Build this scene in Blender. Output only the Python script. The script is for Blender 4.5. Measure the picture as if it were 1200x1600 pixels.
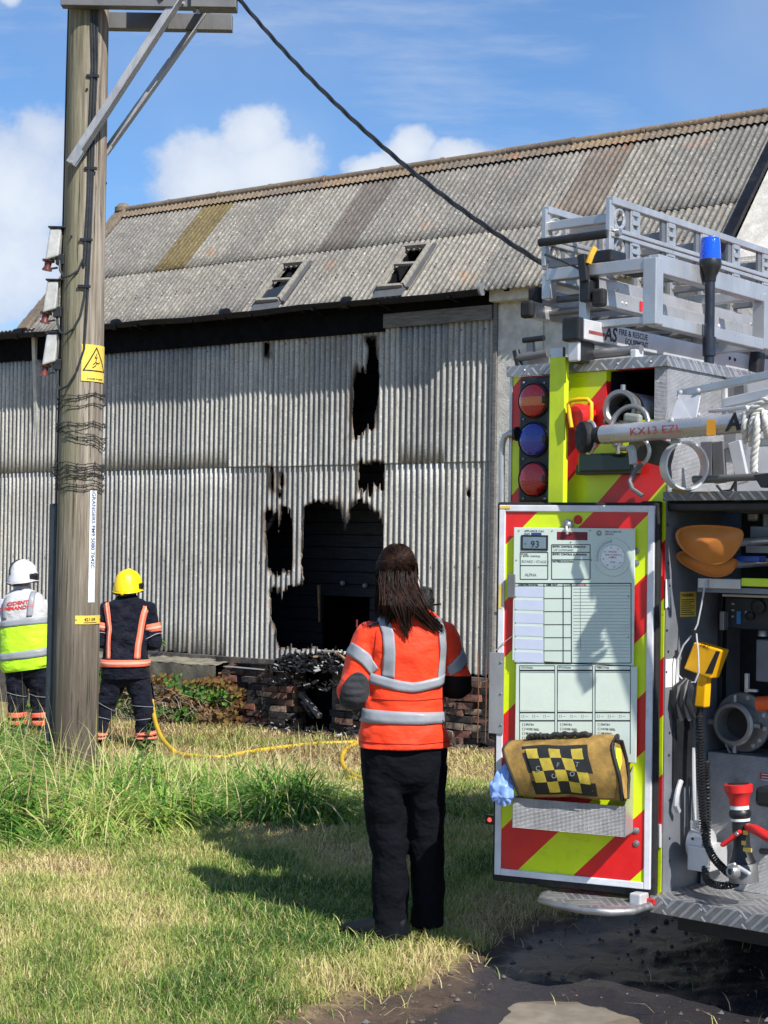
import bpy, bmesh, math, random
import numpy as np
from mathutils import Vector, Matrix, noise as mnoise
random.seed(7); rng = np.random.default_rng(7)
S = bpy.context.scene
for o in list(bpy.data.objects): bpy.data.objects.remove(o)
COL = S.collection
R = math.radians

# ------------------------------------------------------------- camera
EYE = Vector((0, 0, 1.67)); FPX = 2500.0
cd = bpy.data.cameras.new('camera'); cam = bpy.data.objects.new('camera', cd); COL.objects.link(cam)
cd.sensor_fit = 'VERTICAL'; cd.sensor_height = 24; cd.lens = 24 * FPX / 1600
cd.clip_start = .05; cd.clip_end = 3000
CR = Matrix.Rotation(R(90 + 1.26), 3, 'X') @ Matrix.Rotation(R(.9), 3, 'Z')
cam.matrix_world = Matrix.Translation(EYE) @ CR.to_4x4()
S.camera = cam

# ------------------------------------------------------------- sun, sky, exposure
SH = Vector((-.61, .85, -1.04)).normalized()           # the way the sunlight travels
sl = bpy.data.lights.new('sun', 'SUN'); sl.energy = 5.0; sl.angle = R(.55); sl.color = (1, .955, .89)
so = bpy.data.objects.new('sun', sl); COL.objects.link(so); so.location = (8, -8, 14)
so.rotation_euler = SH.to_track_quat('-Z', 'Y').to_euler()
SUN_EL = math.asin(-SH.z); SUN_AZ = math.atan2(-SH.x, -SH.y)     # azimuth from +Y towards +X
S.view_settings.view_transform = 'Standard'; S.view_settings.look = 'None'
S.view_settings.exposure = 0.43; S.view_settings.gamma = 1.0; S.view_settings.use_curve_mapping = False

def world():
    w = bpy.data.worlds.new('World'); S.world = w; w.use_nodes = True
    nt = w.node_tree; N = nt.nodes; L = nt.links; N.clear()
    out = N.new('ShaderNodeOutputWorld'); bg = N.new('ShaderNodeBackground'); bg.inputs[1].default_value = .07
    L.new(bg.outputs[0], out.inputs[0])
    sky = N.new('ShaderNodeTexSky'); sky.sky_type = 'NISHITA'; sky.sun_disc = False
    sky.sun_elevation = SUN_EL; sky.sun_rotation = SUN_AZ
    sky.altitude = 0; sky.air_density = 1.0; sky.dust_density = .3; sky.ozone_density = 3.5
    tc = N.new('ShaderNodeTexCoord'); sp = N.new('ShaderNodeSeparateXYZ'); L.new(tc.outputs['Generated'], sp.inputs[0])
    def m(op, a, b=None, c=None, clamp=False):
        n = N.new('ShaderNodeMath'); n.operation = op; n.use_clamp = clamp
        for i, v in enumerate((a, b, c)):
            if v is None: continue
            if isinstance(v, (int, float)): n.inputs[i].default_value = v
            else: L.new(v, n.inputs[i])
        return n.outputs[0]
    def ss(v, lo, hi):
        n = N.new('ShaderNodeMapRange'); n.interpolation_type = 'SMOOTHSTEP'
        L.new(v, n.inputs[0]); n.inputs[1].default_value = lo; n.inputs[2].default_value = hi; return n.outputs[0]
    y = m('MAXIMUM', m('ABSOLUTE', sp.outputs[1]), .06)
    u = m('DIVIDE', sp.outputs[0], y); v = m('DIVIDE', sp.outputs[2], y)
    cb = N.new('ShaderNodeCombineXYZ'); L.new(u, cb.inputs[0]); L.new(v, cb.inputs[1])
    def nz(scale, det=8, rough=.6, vec=cb.outputs[0], off=(0, 0, 0), sc=(1, 1, 1)):
        mp = N.new('ShaderNodeMapping'); L.new(vec, mp.inputs[0]); mp.inputs[1].default_value = off; mp.inputs[3].default_value = sc
        n = N.new('ShaderNodeTexNoise'); L.new(mp.outputs[0], n.inputs[0])
        n.inputs['Scale'].default_value = scale; n.inputs['Detail'].default_value = det; n.inputs['Roughness'].default_value = rough
        return n.outputs[0]
    edge = nz(16, 12, .62); shade = nz(9, 6, .55, off=(3, 1, 0))
    # cumulus: rounded heaps (tangent-plane centre and radii), broken up by noise
    heaps = [(-.235,.225,.05,.055),(-.245,.17,.06,.045),(-.22,.255,.028,.024),
             (-.118,.228,.038,.034),(-.083,.258,.026,.024),(-.075,.235,.034,.034),(-.1,.205,.05,.02),
             (.014,.25,.020,.020),(.040,.246,.028,.014),(-.008,.236,.022,.012),(-.24,.345,.012,.012),
             (.45,.17,.1,.05),(-.5,.16,.12,.06),(.75,.25,.12,.07),(-.85,.24,.14,.08)]
    acc = None
    for (cx, cy, rx, ry) in heaps:
        d = m('SQRT', m('ADD', m('POWER', m('ABSOLUTE', m('DIVIDE', m('SUBTRACT', u, cx), rx)), 2),
                        m('POWER', m('ABSOLUTE', m('DIVIDE', m('SUBTRACT', v, cy), ry)), 2)))
        g = m('SUBTRACT', 1.25, d)
        acc = g if acc is None else m('MAXIMUM', acc, g)
    body = m('ADD', acc, m('MULTIPLY', m('SUBTRACT', edge, .5), 1.9))
    cum = ss(body, .12, .62)
    wisp = m('MULTIPLY', ss(nz(7, 10, .62, sc=(.5, 2.4, 1), off=(.3, .45, 0)), .44, .74), .60)
    wisp2 = m('MULTIPLY', ss(nz(3, 5, .5, off=(7, 2, 0)), .42, .7), .34)
    wm = m('ADD', m('MAXIMUM', wisp, wisp2), .05)
    cov = m('MAXIMUM', m('MULTIPLY', cum, .90), wm)
    cr = N.new('ShaderNodeMix'); cr.data_type = 'RGBA'
    L.new(ss(m('ADD', m('MULTIPLY', shade, .7), m('MULTIPLY', body, .32)), .3, .85), cr.inputs[0])
    cr.inputs[6].default_value = (5.6, 6.7, 8.8, 1); cr.inputs[7].default_value = (9.2, 9.7, 10.4, 1)
    # the photograph's sky is a clear saturated blue: keep the sky texture's gradient, lift its blue
    tint = N.new('ShaderNodeMix'); tint.data_type = 'RGBA'; tint.blend_type = 'MULTIPLY'; tint.inputs[0].default_value = 1
    L.new(sky.outputs[0], tint.inputs[6]); tint.inputs[7].default_value = (.98, 1.34, 1.66, 1)
    mx = N.new('ShaderNodeMix'); mx.data_type = 'RGBA'
    L.new(cov, mx.inputs[0]); L.new(tint.outputs[2], mx.inputs[6]); L.new(cr.outputs[2], mx.inputs[7])
    L.new(mx.outputs[2], bg.inputs[0])
world()

# ------------------------------------------------------------- measuring
def ray(x, y): return CR @ Vector(((x - 600) / FPX, -(y - 800) / FPX, -1))
def at(x, y, D):                                   # the point seen at that spot, D metres away (along world Y)
    r = ray(x, y); return EYE + r * (D / r.y)
class Frame:                                       # an upright local frame
    def __init__(s, o, ang): s.o = Vector(o); s.ang = ang; s.M = Matrix.Rotation(ang, 3, 'Z'); s.I = s.M.inverted()
    def px(s, x, y, off=0.0):                      # seen spot -> local point on the plane local y = off
        e = s.I @ (EYE - s.o); r = s.I @ ray(x, y); return e + r * ((off - e.y) / r.y)
    def plane(s, x, y, p, n):
        e = s.I @ (EYE - s.o); r = s.I @ ray(x, y); return e + r * ((Vector(p) - e).dot(Vector(n)) / r.dot(Vector(n)))
    def onx(s, x, y, xo): 
        e = s.I @ (EYE - s.o); r = s.I @ ray(x, y); return e + r * ((xo - e.x) / r.x)
    def w(s, p): return s.o + s.M @ Vector(p)
def sstep(a, b, x): t = min(1, max(0, (x - a) / (b - a))); return t * t * (3 - 2 * t)
def hnoise(x, y, s=1.0, seed=0.0): return mnoise.noise(Vector((x * s + seed, y * s - seed * .7, seed * .3)))
def ground_z(x, y):
    z = -.45 * sstep(9.8, 15.2, y) 
    z += .035 * hnoise(x, y, .55, 3) * sstep(3, 6, y)
    m = mudmask(x, y)
    z -= .05 * m; z += m * (.03 * hnoise(x, y, 3.1, 1) + .013 * hnoise(x, y, 8, 2) + .007 * hnoise(x, y, 19, 3)) + .12 * math.exp(-((x + 3.76) ** 2 + (y - 16.8) ** 2) / 1.2)
    pd = ((x - .68) / .40) ** 2 + ((y - 5.84) / .52) ** 2
    z -= .10 * max(0, 1 - pd)
    return z
MUD = [(-.62, 5.0), (-.40, 5.45), (-.12, 5.85), (.22, 6.18), (.42, 6.6), (.62, 7.05), (.95, 7.5), (1.5, 7.7), (2.6, 7.9), (6, 9), (6, 2), (-.6, 2)]
def mudmask(x, y):
    # the track: lower right of the view
    if x < -1.5 or y > 9.5: return 0
    ins = False; d = 1e9; n = len(MUD)
    for i in range(n):
        x1, y1 = MUD[i]; x2, y2 = MUD[(i + 1) % n]
        if (y1 > y) != (y2 > y) and x < (x2 - x1) * (y - y1) / (y2 - y1) + x1: ins = not ins
        dx, dy = x2 - x1, y2 - y1; t = max(0, min(1, ((x - x1) * dx + (y - y1) * dy) / (dx * dx + dy * dy)))
        d = min(d, math.hypot(x - x1 - t * dx, y - y1 - t * dy))
    return sstep(-.16, .2, (d if ins else -d) + .12 * hnoise(x, y, 2.2, 9) + .05 * hnoise(x, y, 7, 5))
def on_ground(x, y):
    D = 8.0
    for _ in range(30):
        p = at(x, y, D); r = ray(x, y); D = (ground_z(p.x, p.y) - EYE.z) / (r.z / r.y)
    p = at(x, y, D); p.z = ground_z(p.x, p.y); return p

# ------------------------------------------------------------- objects
def tag(o, label=None, cat=None, group=None, kind=None):
    if label: o['label'] = label
    if cat: o['category'] = cat
    if group: o['group'] = group
    if kind: o['kind'] = kind
    return o
def root(name, frame=None, loc=None, rz=0, label=None, cat=None, group=None, parent=None):
    o = bpy.data.objects.new(name, None); COL.objects.link(o); o.empty_display_size = .1
    if frame: o.location = frame.o; o.rotation_euler.z = frame.ang
    if loc is not None: o.location = loc; o.rotation_euler.z = rz
    o.parent = parent; return tag(o, label, cat, group)
class MB:
    def __init__(s): s.v = []; s.f = []; s.m = []; s.cur = 0
    def add(s, vs, fs, m=None):
        n = len(s.v); s.v += [tuple(v) for v in vs]; s.f += [tuple(i + n for i in f) for f in fs]; s.m += [s.cur if m is None else m] * len(fs); return s
    def box(s, a, b, m=None):
        x0, y0, z0 = [min(a[i], b[i]) for i in range(3)]; x1, y1, z1 = [max(a[i], b[i]) for i in range(3)]
        return s.add([(x0,y0,z0),(x1,y0,z0),(x1,y1,z0),(x0,y1,z0),(x0,y0,z1),(x1,y0,z1),(x1,y1,z1),(x0,y1,z1)],
              [(0,3,2,1),(4,5,6,7),(0,1,5,4),(1,2,6,5),(2,3,7,6),(3,0,4,7)], m)
    def bar(s, p, q, w, h, up=(0,0,1), m=None, taper=1):       # rectangular bar from p to q
        p = Vector(p); q = Vector(q); d = (q - p).normalized(); up = Vector(up)
        if abs(d.dot(up.normalized())) > .98: up = Vector((0, 1, 0)) if abs(d.y) < .9 else Vector((1, 0, 0))
        sx = d.cross(up).normalized(); uy = sx.cross(d).normalized(); vs = []
        for c, k in ((p, 1), (q, taper)):
            for a, b in ((-1,-1),(1,-1),(1,1),(-1,1)): vs.append(c + sx * a * w / 2 * k + uy * b * h / 2 * k)
        return s.add(vs, [(0,1,2,3),(7,6,5,4),(0,4,5,1),(1,5,6,2),(2,6,7,3),(3,7,4,0)], m)
    def tube(s, pts, r, n=8, cap=True, m=None, closed=False):
        pts = [Vector(p) for p in pts]; k = len(pts); rr = r if isinstance(r, (list, tuple)) else [r] * k
        u = None; vs = []; fs = []
        for i, p in enumerate(pts):
            if closed: t = (pts[(i + 1) % k] - pts[i - 1]).normalized()
            else: t = (pts[min(i + 1, k - 1)] - pts[max(i - 1, 0)]).normalized()
            if u is None: u = t.orthogonal().normalized()
            u = (u - t * u.dot(t)); u = u.normalized() if u.length > 1e-6 else t.orthogonal().normalized()
            w = t.cross(u)
            for j in range(n):
                a = 2 * math.pi * j / n; vs.append(p + (u * math.cos(a) + w * math.sin(a)) * rr[i])
        for i in range(k if closed else k - 1):
            for j in range(n):
                a = i * n + j; b = i * n + (j + 1) % n; i2 = (i + 1) % k
                fs.append((a, b, i2 * n + (j + 1) % n, i2 * n + j))
        if cap and not closed: fs.append(tuple(range(n))[::-1]); fs.append(tuple((k - 1) * n + j for j in range(n)))
        return s.add(vs, fs, m)
    def lathe(s, p, d, prof, n=24, m=None, cap=True):           # prof: (distance along d, radius)
        p = Vector(p); d = Vector(d).normalized(); u = d.orthogonal().normalized(); w = d.cross(u); vs = []; fs = []
        for (h, r) in prof:
            for j in range(n):
                a = 2 * math.pi * j / n; vs.append(p + d * h + (u * math.cos(a) + w * math.sin(a)) * r)
        for i in range(len(prof) - 1):
            for j in range(n):
                fs.append((i * n + j, i * n + (j + 1) % n, (i + 1) * n + (j + 1) % n, (i + 1) * n + j))
        if cap: fs.append(tuple(range(n))[::-1]); fs.append(tuple((len(prof) - 1) * n + j for j in range(n)))
        return s.add(vs, fs, m)
    def prism(s, poly, off, m=None):                            # polygon of 3-D points pushed by the vector off
        n = len(poly); off = Vector(off); vs = [Vector(p) for p in poly] + [Vector(p) + off for p in poly]
        return s.add(vs, [tuple(range(n)), tuple(range(2 * n - 1, n - 1, -1))] + [(i, i + n, (i + 1) % n + n, (i + 1) % n) for i in range(n)], m)
    def grid(s, fn, nu, nv, m=None, wrap=False):
        vs = [fn(i / nu, j / nv) for i in range(nu + (0 if wrap else 1)) for j in range(nv + 1)]; fs = []
        for i in range(nu):
            i2 = (i + 1) % nu if wrap else i + 1
            for j in range(nv): fs.append((i * (nv + 1) + j, i2 * (nv + 1) + j, i2 * (nv + 1) + j + 1, i * (nv + 1) + j + 1))
        return s.add(vs, fs, m)
    def mesh(s, name):
        me = bpy.data.meshes.new(name); me.from_pydata(s.v, [], s.f); 
        if any(s.m): me.polygons.foreach_set('material_index', s.m)
        me.update(); return me
    def build(s, name, mats, parent=None, smooth=False, bevel=0, solid=0, recalc=True):
        me = s.mesh(name)
        if recalc:
            b = bmesh.new(); b.from_mesh(me); bmesh.ops.recalc_face_normals(b, faces=b.faces); b.to_mesh(me); b.free()
        for x in (mats if isinstance(mats, (list, tuple)) else [mats]): me.materials.append(x)
        if smooth:
            me.polygons.foreach_set('use_smooth', [True] * len(me.polygons))
            try: me.set_sharp_from_angle(angle=R(smooth if smooth is not True else 38))
            except Exception: pass
        o = bpy.data.objects.new(name, me); COL.objects.link(o); o.parent = parent
        if solid: md = o.modifiers.new('solid', 'SOLIDIFY'); md.thickness = solid; md.offset = 0
        if bevel: md = o.modifiers.new('bevel', 'BEVEL'); md.width = bevel; md.segments = 2; md.limit_method = 'ANGLE'; md.angle_limit = R(40)
        return o
def copy_of(o, parent=None):
    c = o.copy(); COL.objects.link(c); c.parent = parent
    for ch in o.children: copy_of(ch, c)
    return c
def lettering(text, size, mat, parent, loc, rot, name='lettering', depth=.0006, align='LEFT', shear=0, bold=0, sx=1, spacing=1):
    cu = bpy.data.curves.new('t', 'FONT'); cu.body = text; cu.size = size; cu.extrude = depth; cu.align_x = align; cu.shear = shear
    cu.offset = bold; cu.space_character = spacing; cu.resolution_u = 3
    t = bpy.data.objects.new('t', cu); COL.objects.link(t)
    bpy.context.view_layer.update(); dg = bpy.context.evaluated_depsgraph_get()
    me = bpy.data.meshes.new_from_object(t.evaluated_get(dg)); me.name = name
    bpy.data.objects.remove(t); me.materials.clear(); me.materials.append(mat)
    o = bpy.data.objects.new(name, me); COL.objects.link(o); o.parent = parent; o.location = loc; o.rotation_euler = rot; o.scale = (sx, 1, 1)
    return o
UPR = (R(90), 0, 0)                               # text standing upright, read from local -y
# ------------------------------------------------------------- materials
def rgb(h):                                        # sRGB 0-255 -> linear
    return tuple(((c / 255) / 12.92 if c / 255 <= .04045 else ((c / 255 + .055) / 1.055) ** 2.4) for c in h) + (1,)
class Mat:
    def __init__(s, name):
        s.m = bpy.data.materials.new(name); s.m.use_nodes = True; nt = s.m.node_tree; s.N = nt.nodes; s.L = nt.links
        s.b = s.N['Principled BSDF']; s.tc = s.N.new('ShaderNodeTexCoord')
    def noise(s, scale, det=5, rough=.55, sc=(1,1,1), off=(0,0,0), co='Object'):
        mp = s.N.new('ShaderNodeMapping'); s.L.new(s.tc.outputs[co], mp.inputs[0]); mp.inputs[3].default_value = sc; mp.inputs[1].default_value = off
        n = s.N.new('ShaderNodeTexNoise'); s.L.new(mp.outputs[0], n.inputs[0]); n.inputs['Scale'].default_value = scale
        n.inputs['Detail'].default_value = det; n.inputs['Roughness'].default_value = rough; return n.outputs[0]
    def voro(s, scale, sc=(1,1,1), feat='F1', out=0, co='Object'):
        mp = s.N.new('ShaderNodeMapping'); s.L.new(s.tc.outputs[co], mp.inputs[0]); mp.inputs[3].default_value = sc
        n = s.N.new('ShaderNodeTexVoronoi'); n.feature = feat; s.L.new(mp.outputs[0], n.inputs[0]); n.inputs['Scale'].default_value = scale; return n.outputs[out]
    def rng(s, v, a, b, c=0, d=1, smooth=True):
        n = s.N.new('ShaderNodeMapRange'); n.interpolation_type = 'SMOOTHSTEP' if smooth else 'LINEAR'
        s.L.new(v, n.inputs[0]); n.inputs[1].default_value = a; n.inputs[2].default_value = b; n.inputs[3].default_value = c; n.inputs[4].default_value = d; return n.outputs[0]
    def math(s, op, a, b=0.0):
        n = s.N.new('ShaderNodeMath'); n.operation = op
        for i, v in enumerate((a, b)):
            if isinstance(v, (int, float)): n.inputs[i].default_value = v
            else: s.L.new(v, n.inputs[i])
        return n.outputs[0]
    def mix(s, f, a, b, mode='MIX'):
        n = s.N.new('ShaderNodeMix'); n.data_type = 'RGBA'; n.blend_type = mode
        for i, v in ((0, f), (6, a), (7, b)):
            if isinstance(v, (int, float, tuple)): n.inputs[i].default_value = v
            else: s.L.new(v, n.inputs[i])
        return n.outputs[2]
    def set(s, name, v):
        i = s.b.inputs[name]
        if isinstance(v, (int, float, tuple)): i.default_value = v
        else: s.L.new(v, i)
        return s
    def bump(s, h, st=.3, dist=.01):
        n = s.N.new('ShaderNodeBump'); n.inputs['Strength'].default_value = st; n.inputs['Distance'].default_value = dist
        s.L.new(h, n.inputs['Height']); s.L.new(n.outputs[0], s.b.inputs['Normal']); return s
    def attr(s, name):
        n = s.N.new('ShaderNodeAttribute'); n.attribute_name = name; return n
def simple(name, col, rough=.55, metal=0, var=.18, scale=9, bump=.12, bscale=90, dist=.002, dirt=0, dirtcol=(.03,.025,.02,1), spec=None, sc=(1,1,1)):
    M = Mat(name); c = col if len(col) == 4 else tuple(col) + (1,)
    lo = tuple(x * (1 - var) for x in c[:3]) + (1,); hi = tuple(min(1, x * (1 + var * .7)) for x in c[:3]) + (1,)
    base = M.mix(M.rng(M.noise(scale, 6, .65, sc), .3, .7), lo, hi)
    if dirt: base = M.mix(M.rng(M.noise(scale * .6, 9, .7, off=(5,2,1)), .62 - dirt * .25, .8, 0, min(1, dirt + .25)), base, dirtcol)
    M.set('Base Color', base).set('Metallic', metal)
    M.set('Roughness', M.rng(M.noise(scale * 2.3, 5, .6, off=(1,7,3)), .3, .7, max(.04, rough - .1), min(1, rough + .12)))
    if bump: M.bump(M.noise(bscale, 4, .6), bump, dist)
    if spec is not None: M.set('Specular IOR Level', spec)
    return M.m
def metalm(name, v=.55, rough=.38, metal=.85, dirt=.25, tint=(1, 1, 1.01)):
    M = Mat(name)
    a = tuple(v * .88 * t for t in tint) + (1,); b = tuple(min(1, v * 1.15 * t) for t in tint) + (1,)
    base = M.mix(M.rng(M.noise(6, 4, .5, (1, 1, 1)), .2, .8), a, b)
    base = M.mix(M.rng(M.noise(22, 9, .75, off=(4, 4, 1)), .6, .85, 0, dirt * 2), base, (.09, .085, .08, 1))
    M.set('Base Color', base).set('Metallic', metal)
    M.set('Roughness', M.rng(M.noise(30, 6, .7, (1, 1, .3)), .3, .75, rough - .1, rough + .2))
    M.bump(M.noise(160, 3, .6), .06, .001); return M.m

def corr_mat(name, base_a, base_b, speck, lichen=0, orange=0, streak=.5, metallic=0, valley=0):
    M = Mat(name)
    st = M.noise(3.0, 8, .7, (6, 6, .35)); c = M.mix(M.rng(st, .3, .72), base_a, base_b)
    bl = M.noise(1.1, 6, .65, off=(3, 3, 3)); c = M.mix(M.rng(bl, .4, .75, 0, .55), c, tuple(x * .62 for x in base_a[:3]) + (1,))
    f1 = M.rng(M.noise(60, 4, .8), .52, .62); c = M.mix(M.math('MULTIPLY', f1, .55), c, tuple(x * .45 for x in base_a[:3]) + (1,))
    c = M.mix(M.rng(M.noise(24, 6, .85, off=(2, 9, 4)), .5, .68, 0, .6), c, tuple(x * .4 for x in base_a[:3]) + (1,)); c = M.mix(M.rng(M.noise(34, 5, .8, off=(6, 2, 1)), .56, .66, 0, .75), c, speck)
    f2 = M.rng(M.voro(38), .0, .2, 1, 0); f2 = M.math('MULTIPLY', f2, M.rng(M.noise(20, 3, .6, off=(9, 1, 1)), .45, .6)); c = M.mix(f2, c, speck)
    if lichen: c = M.mix(M.rng(M.noise(2.1, 10, .75, off=(1, 5, 2)), .58, .74, 0, lichen), c, rgb((168, 140, 62)))
    if orange: c = M.mix(M.rng(M.noise(1.9, 12, .8, off=(7, 2, 6)), .56, .70, 0, orange), c, rgb((176, 112, 62)))
    if valley:  # valleys coloured darker: gathered dirt plus the shade that grazing sun leaves there
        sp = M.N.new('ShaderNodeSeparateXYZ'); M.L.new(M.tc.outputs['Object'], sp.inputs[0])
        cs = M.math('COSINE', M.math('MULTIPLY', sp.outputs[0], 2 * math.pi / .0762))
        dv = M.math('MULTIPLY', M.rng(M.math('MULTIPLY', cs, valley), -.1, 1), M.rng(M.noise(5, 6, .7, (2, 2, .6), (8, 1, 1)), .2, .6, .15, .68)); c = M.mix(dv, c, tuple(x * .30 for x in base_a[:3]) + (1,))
    oi = M.N.new('ShaderNodeObjectInfo'); hv = M.N.new('ShaderNodeHueSaturation'); M.L.new(M.math('ADD', M.math('MULTIPLY', oi.outputs['Random'], .34), .80), hv.inputs['Value']); M.L.new(M.math('ADD', M.math('MULTIPLY', oi.outputs['Random'], .4), .8), hv.inputs['Saturation']); M.L.new(c, hv.inputs['Color']); c = hv.outputs[0]
    c = M.mix(M.rng(M.noise(1.3, 9, .72, (1.4, 1.4, .55), (4, 1, 7)), .52, .78, 0, .6), c, tuple(x * .38 for x in base_a[:3]) + (1,))
    a = M.attr('char'); c = M.mix(M.rng(M.math('ADD', a.outputs['Fac'], M.math('MULTIPLY', M.math('SUBTRACT', M.noise(11, 6, .7, (3, 3, 1)), .5), .7)), .24, .62, 0, .85), c, rgb((112, 92, 74)))
    c = M.mix(M.rng(M.math('ADD', a.outputs['Fac'], M.math('MULTIPLY', M.math('SUBTRACT', M.noise(9, 6, .7, (4, 4, 1)), .5), .8)), .5, .85), c, (.018, .016, .016, 1))
    M.set('Base Color', c).set('Roughness', .82).set('Metallic', metallic)
    M.bump(M.math('ADD', M.noise(70, 5, .8), M.math('MULTIPLY', f2, .5)), .45, .006); return M.m

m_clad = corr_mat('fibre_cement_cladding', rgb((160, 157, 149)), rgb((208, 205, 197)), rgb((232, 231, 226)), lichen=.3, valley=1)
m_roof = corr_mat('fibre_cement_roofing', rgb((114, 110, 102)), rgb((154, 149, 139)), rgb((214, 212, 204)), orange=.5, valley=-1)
m_roof_orange = corr_mat('lichened_flashing', rgb((112, 98, 82)), rgb((140, 122, 100)), rgb((180, 172, 156)), orange=.75)
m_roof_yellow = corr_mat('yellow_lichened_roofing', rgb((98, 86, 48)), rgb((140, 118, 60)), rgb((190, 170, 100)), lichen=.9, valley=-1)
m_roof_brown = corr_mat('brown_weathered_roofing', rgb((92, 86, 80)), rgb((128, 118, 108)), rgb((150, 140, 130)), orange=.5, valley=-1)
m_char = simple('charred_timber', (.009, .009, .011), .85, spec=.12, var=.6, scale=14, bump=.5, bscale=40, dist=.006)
m_soot = simple('sooty_fascia', (.004, .0045, .006), .8, spec=.1, var=.5, scale=4, bump=.2, bscale=30)
m_gutter = simple('black_gutter_paint', (.007, .008, .012), .5, spec=.25, var=.4, scale=6, dirt=.25, dirtcol=(.06,.06,.06,1))
m_weathered = simple('weathered_grey_timber', (.16, .15, .14), .8, var=.4, scale=5, bump=.4, bscale=30, dist=.004, sc=(1, 6, 12), dirt=.3)
m_render = simple('pebbledash_render', rgb((196, 192, 182))[:3], .92, var=.22, scale=7, bump=.6, bscale=45, dist=.01, dirt=.2, dirtcol=(.2,.18,.14,1))
m_frame = simple('weathered_window_frame', (.27, .25, .21), .8, var=.3, scale=20, bump=.3, dirt=.3)
m_glass = Mat('dusty_glass').set('Base Color', (.02,.025,.03,1)).set('Roughness', .12).m
m_concrete = simple('mossy_concrete', (.20, .18, .13), .9, var=.4, scale=4, bump=.5, bscale=35, dist=.008, dirt=.4, dirtcol=(.06,.07,.03,1))
m_brick = []
for nm, c in (('red_brick', (.23,.10,.07)), ('brown_brick', (.16,.09,.065)), ('sooty_brick', (.05,.042,.038)), ('pale_brick', (.30,.22,.16))):
    m_brick.append(simple(nm, c, .9, var=.5, scale=18, bump=.5, bscale=60, dist=.005, dirt=.5, dirtcol=(.015,.014,.014,1)))
m_mortar = simple('crumbling_mortar', (.12, .105, .09), .95, var=.5, scale=10, bump=.6, bscale=50, dist=.006, dirt=.4)
m_ash = simple('ash_and_cinders', (.028, .028, .03), .95, spec=.08, var=.8, scale=30, bump=.5)
m_ashpale = simple('pale_ash_flakes', (.35, .35, .34), .9, var=.4, scale=30, bump=.4)
m_rawwood = simple('split_raw_timber', (.45, .26, .13), .8, var=.35, scale=9, sc=(1,1,5))
m_rust = simple('rusty_iron', (.14, .06, .03), .8, var=.4, scale=40)
def pole_material():
    M = Mat('weathered_pole_timber')
    g = M.noise(6, 9, .7, (5, 5, .25)); c = M.mix(M.rng(g, .3, .7), rgb((116, 104, 90)), rgb((172, 162, 146)))
    sp = M.N.new('ShaderNodeSeparateXYZ'); M.L.new(M.tc.outputs['Object'], sp.inputs[0])
    gr = M.math('MULTIPLY', M.rng(M.math('ADD', sp.outputs[0], M.math('MULTIPLY', M.math('SUBTRACT', M.noise(2, 5, .6, (1,1,.6)), .5), .25)), .07, -.05), M.rng(sp.outputs[2], 1.2, 2.2))
    c = M.mix(M.math('MULTIPLY', gr, .5), c, rgb((112, 116, 78))); c = M.mix(M.rng(M.noise(26, 6, .75, (1, 1, .025), (3, 3, 1)), .42, .62, 0, .5), c, rgb((84, 74, 62)))
    c = M.mix(M.rng(sp.outputs[2], 2.2, .1, 0, .8), c, rgb((62, 52, 45)))
    crk = M.rng(M.noise(9, 6, .6, (4, 4, .13), (2, 2, 2)), .60, .66); c = M.mix(M.math('MULTIPLY', crk, .75), c, (.02, .016, .012, 1))
    fine = M.noise(60, 4, .6, (1, 1, .04)); c = M.mix(M.rng(fine, .45, .7, 0, .35), c, (.05, .04, .03, 1))
    M.set('Base Color', c).set('Roughness', .85); M.bump(M.math('SUBTRACT', M.math('MULTIPLY', fine, .6), crk), .6, .006); return M.m
m_pole = pole_material()
m_galv = metalm('galvanised_steel', .40, .5, .7, .3)
m_galvdark = metalm('weathered_galvanised_steel', .16, .55, .5, .3)
m_black = simple('black_plastic', (.014, .015, .017), .42, var=.3, scale=12, bump=.08)
m_rubber = simple('black_rubber', (.012, .012, .013), .75, var=.4, scale=20)
m_cable = simple('grey_black_cable', (.03, .032, .036), .5, var=.3)
m_porcelain = simple('brown_glazed_ceramic', (.14, .035, .025), .25, var=.2, bump=0)
m_cutout = simple('grey_cutout_housing', (.42, .42, .40), .5, var=.2, dirt=.3)
m_signyel = simple('yellow_sign_plate', rgb((232, 200, 84))[:3], .4, var=.1, dirt=.12, bump=.03)
m_signwhite = simple('white_label_strip', (.75, .77, .78), .4, var=.1, bump=.03)
m_ink = simple('black_print', (.012, .012, .014), .5, var=.1, bump=0)
m_blueink = simple('blue_print', (.02, .06, .2), .5, var=.1, bump=0)
m_redink = simple('red_print', (.55, .03, .02), .5, var=.1, bump=0)
m_greyink = simple('grey_print', (.22, .24, .25), .5, var=.1, bump=0)
m_hose = simple('yellow_hose_rubber', rgb((205, 170, 40))[:3], .5, var=.15, dirt=.25)
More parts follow.
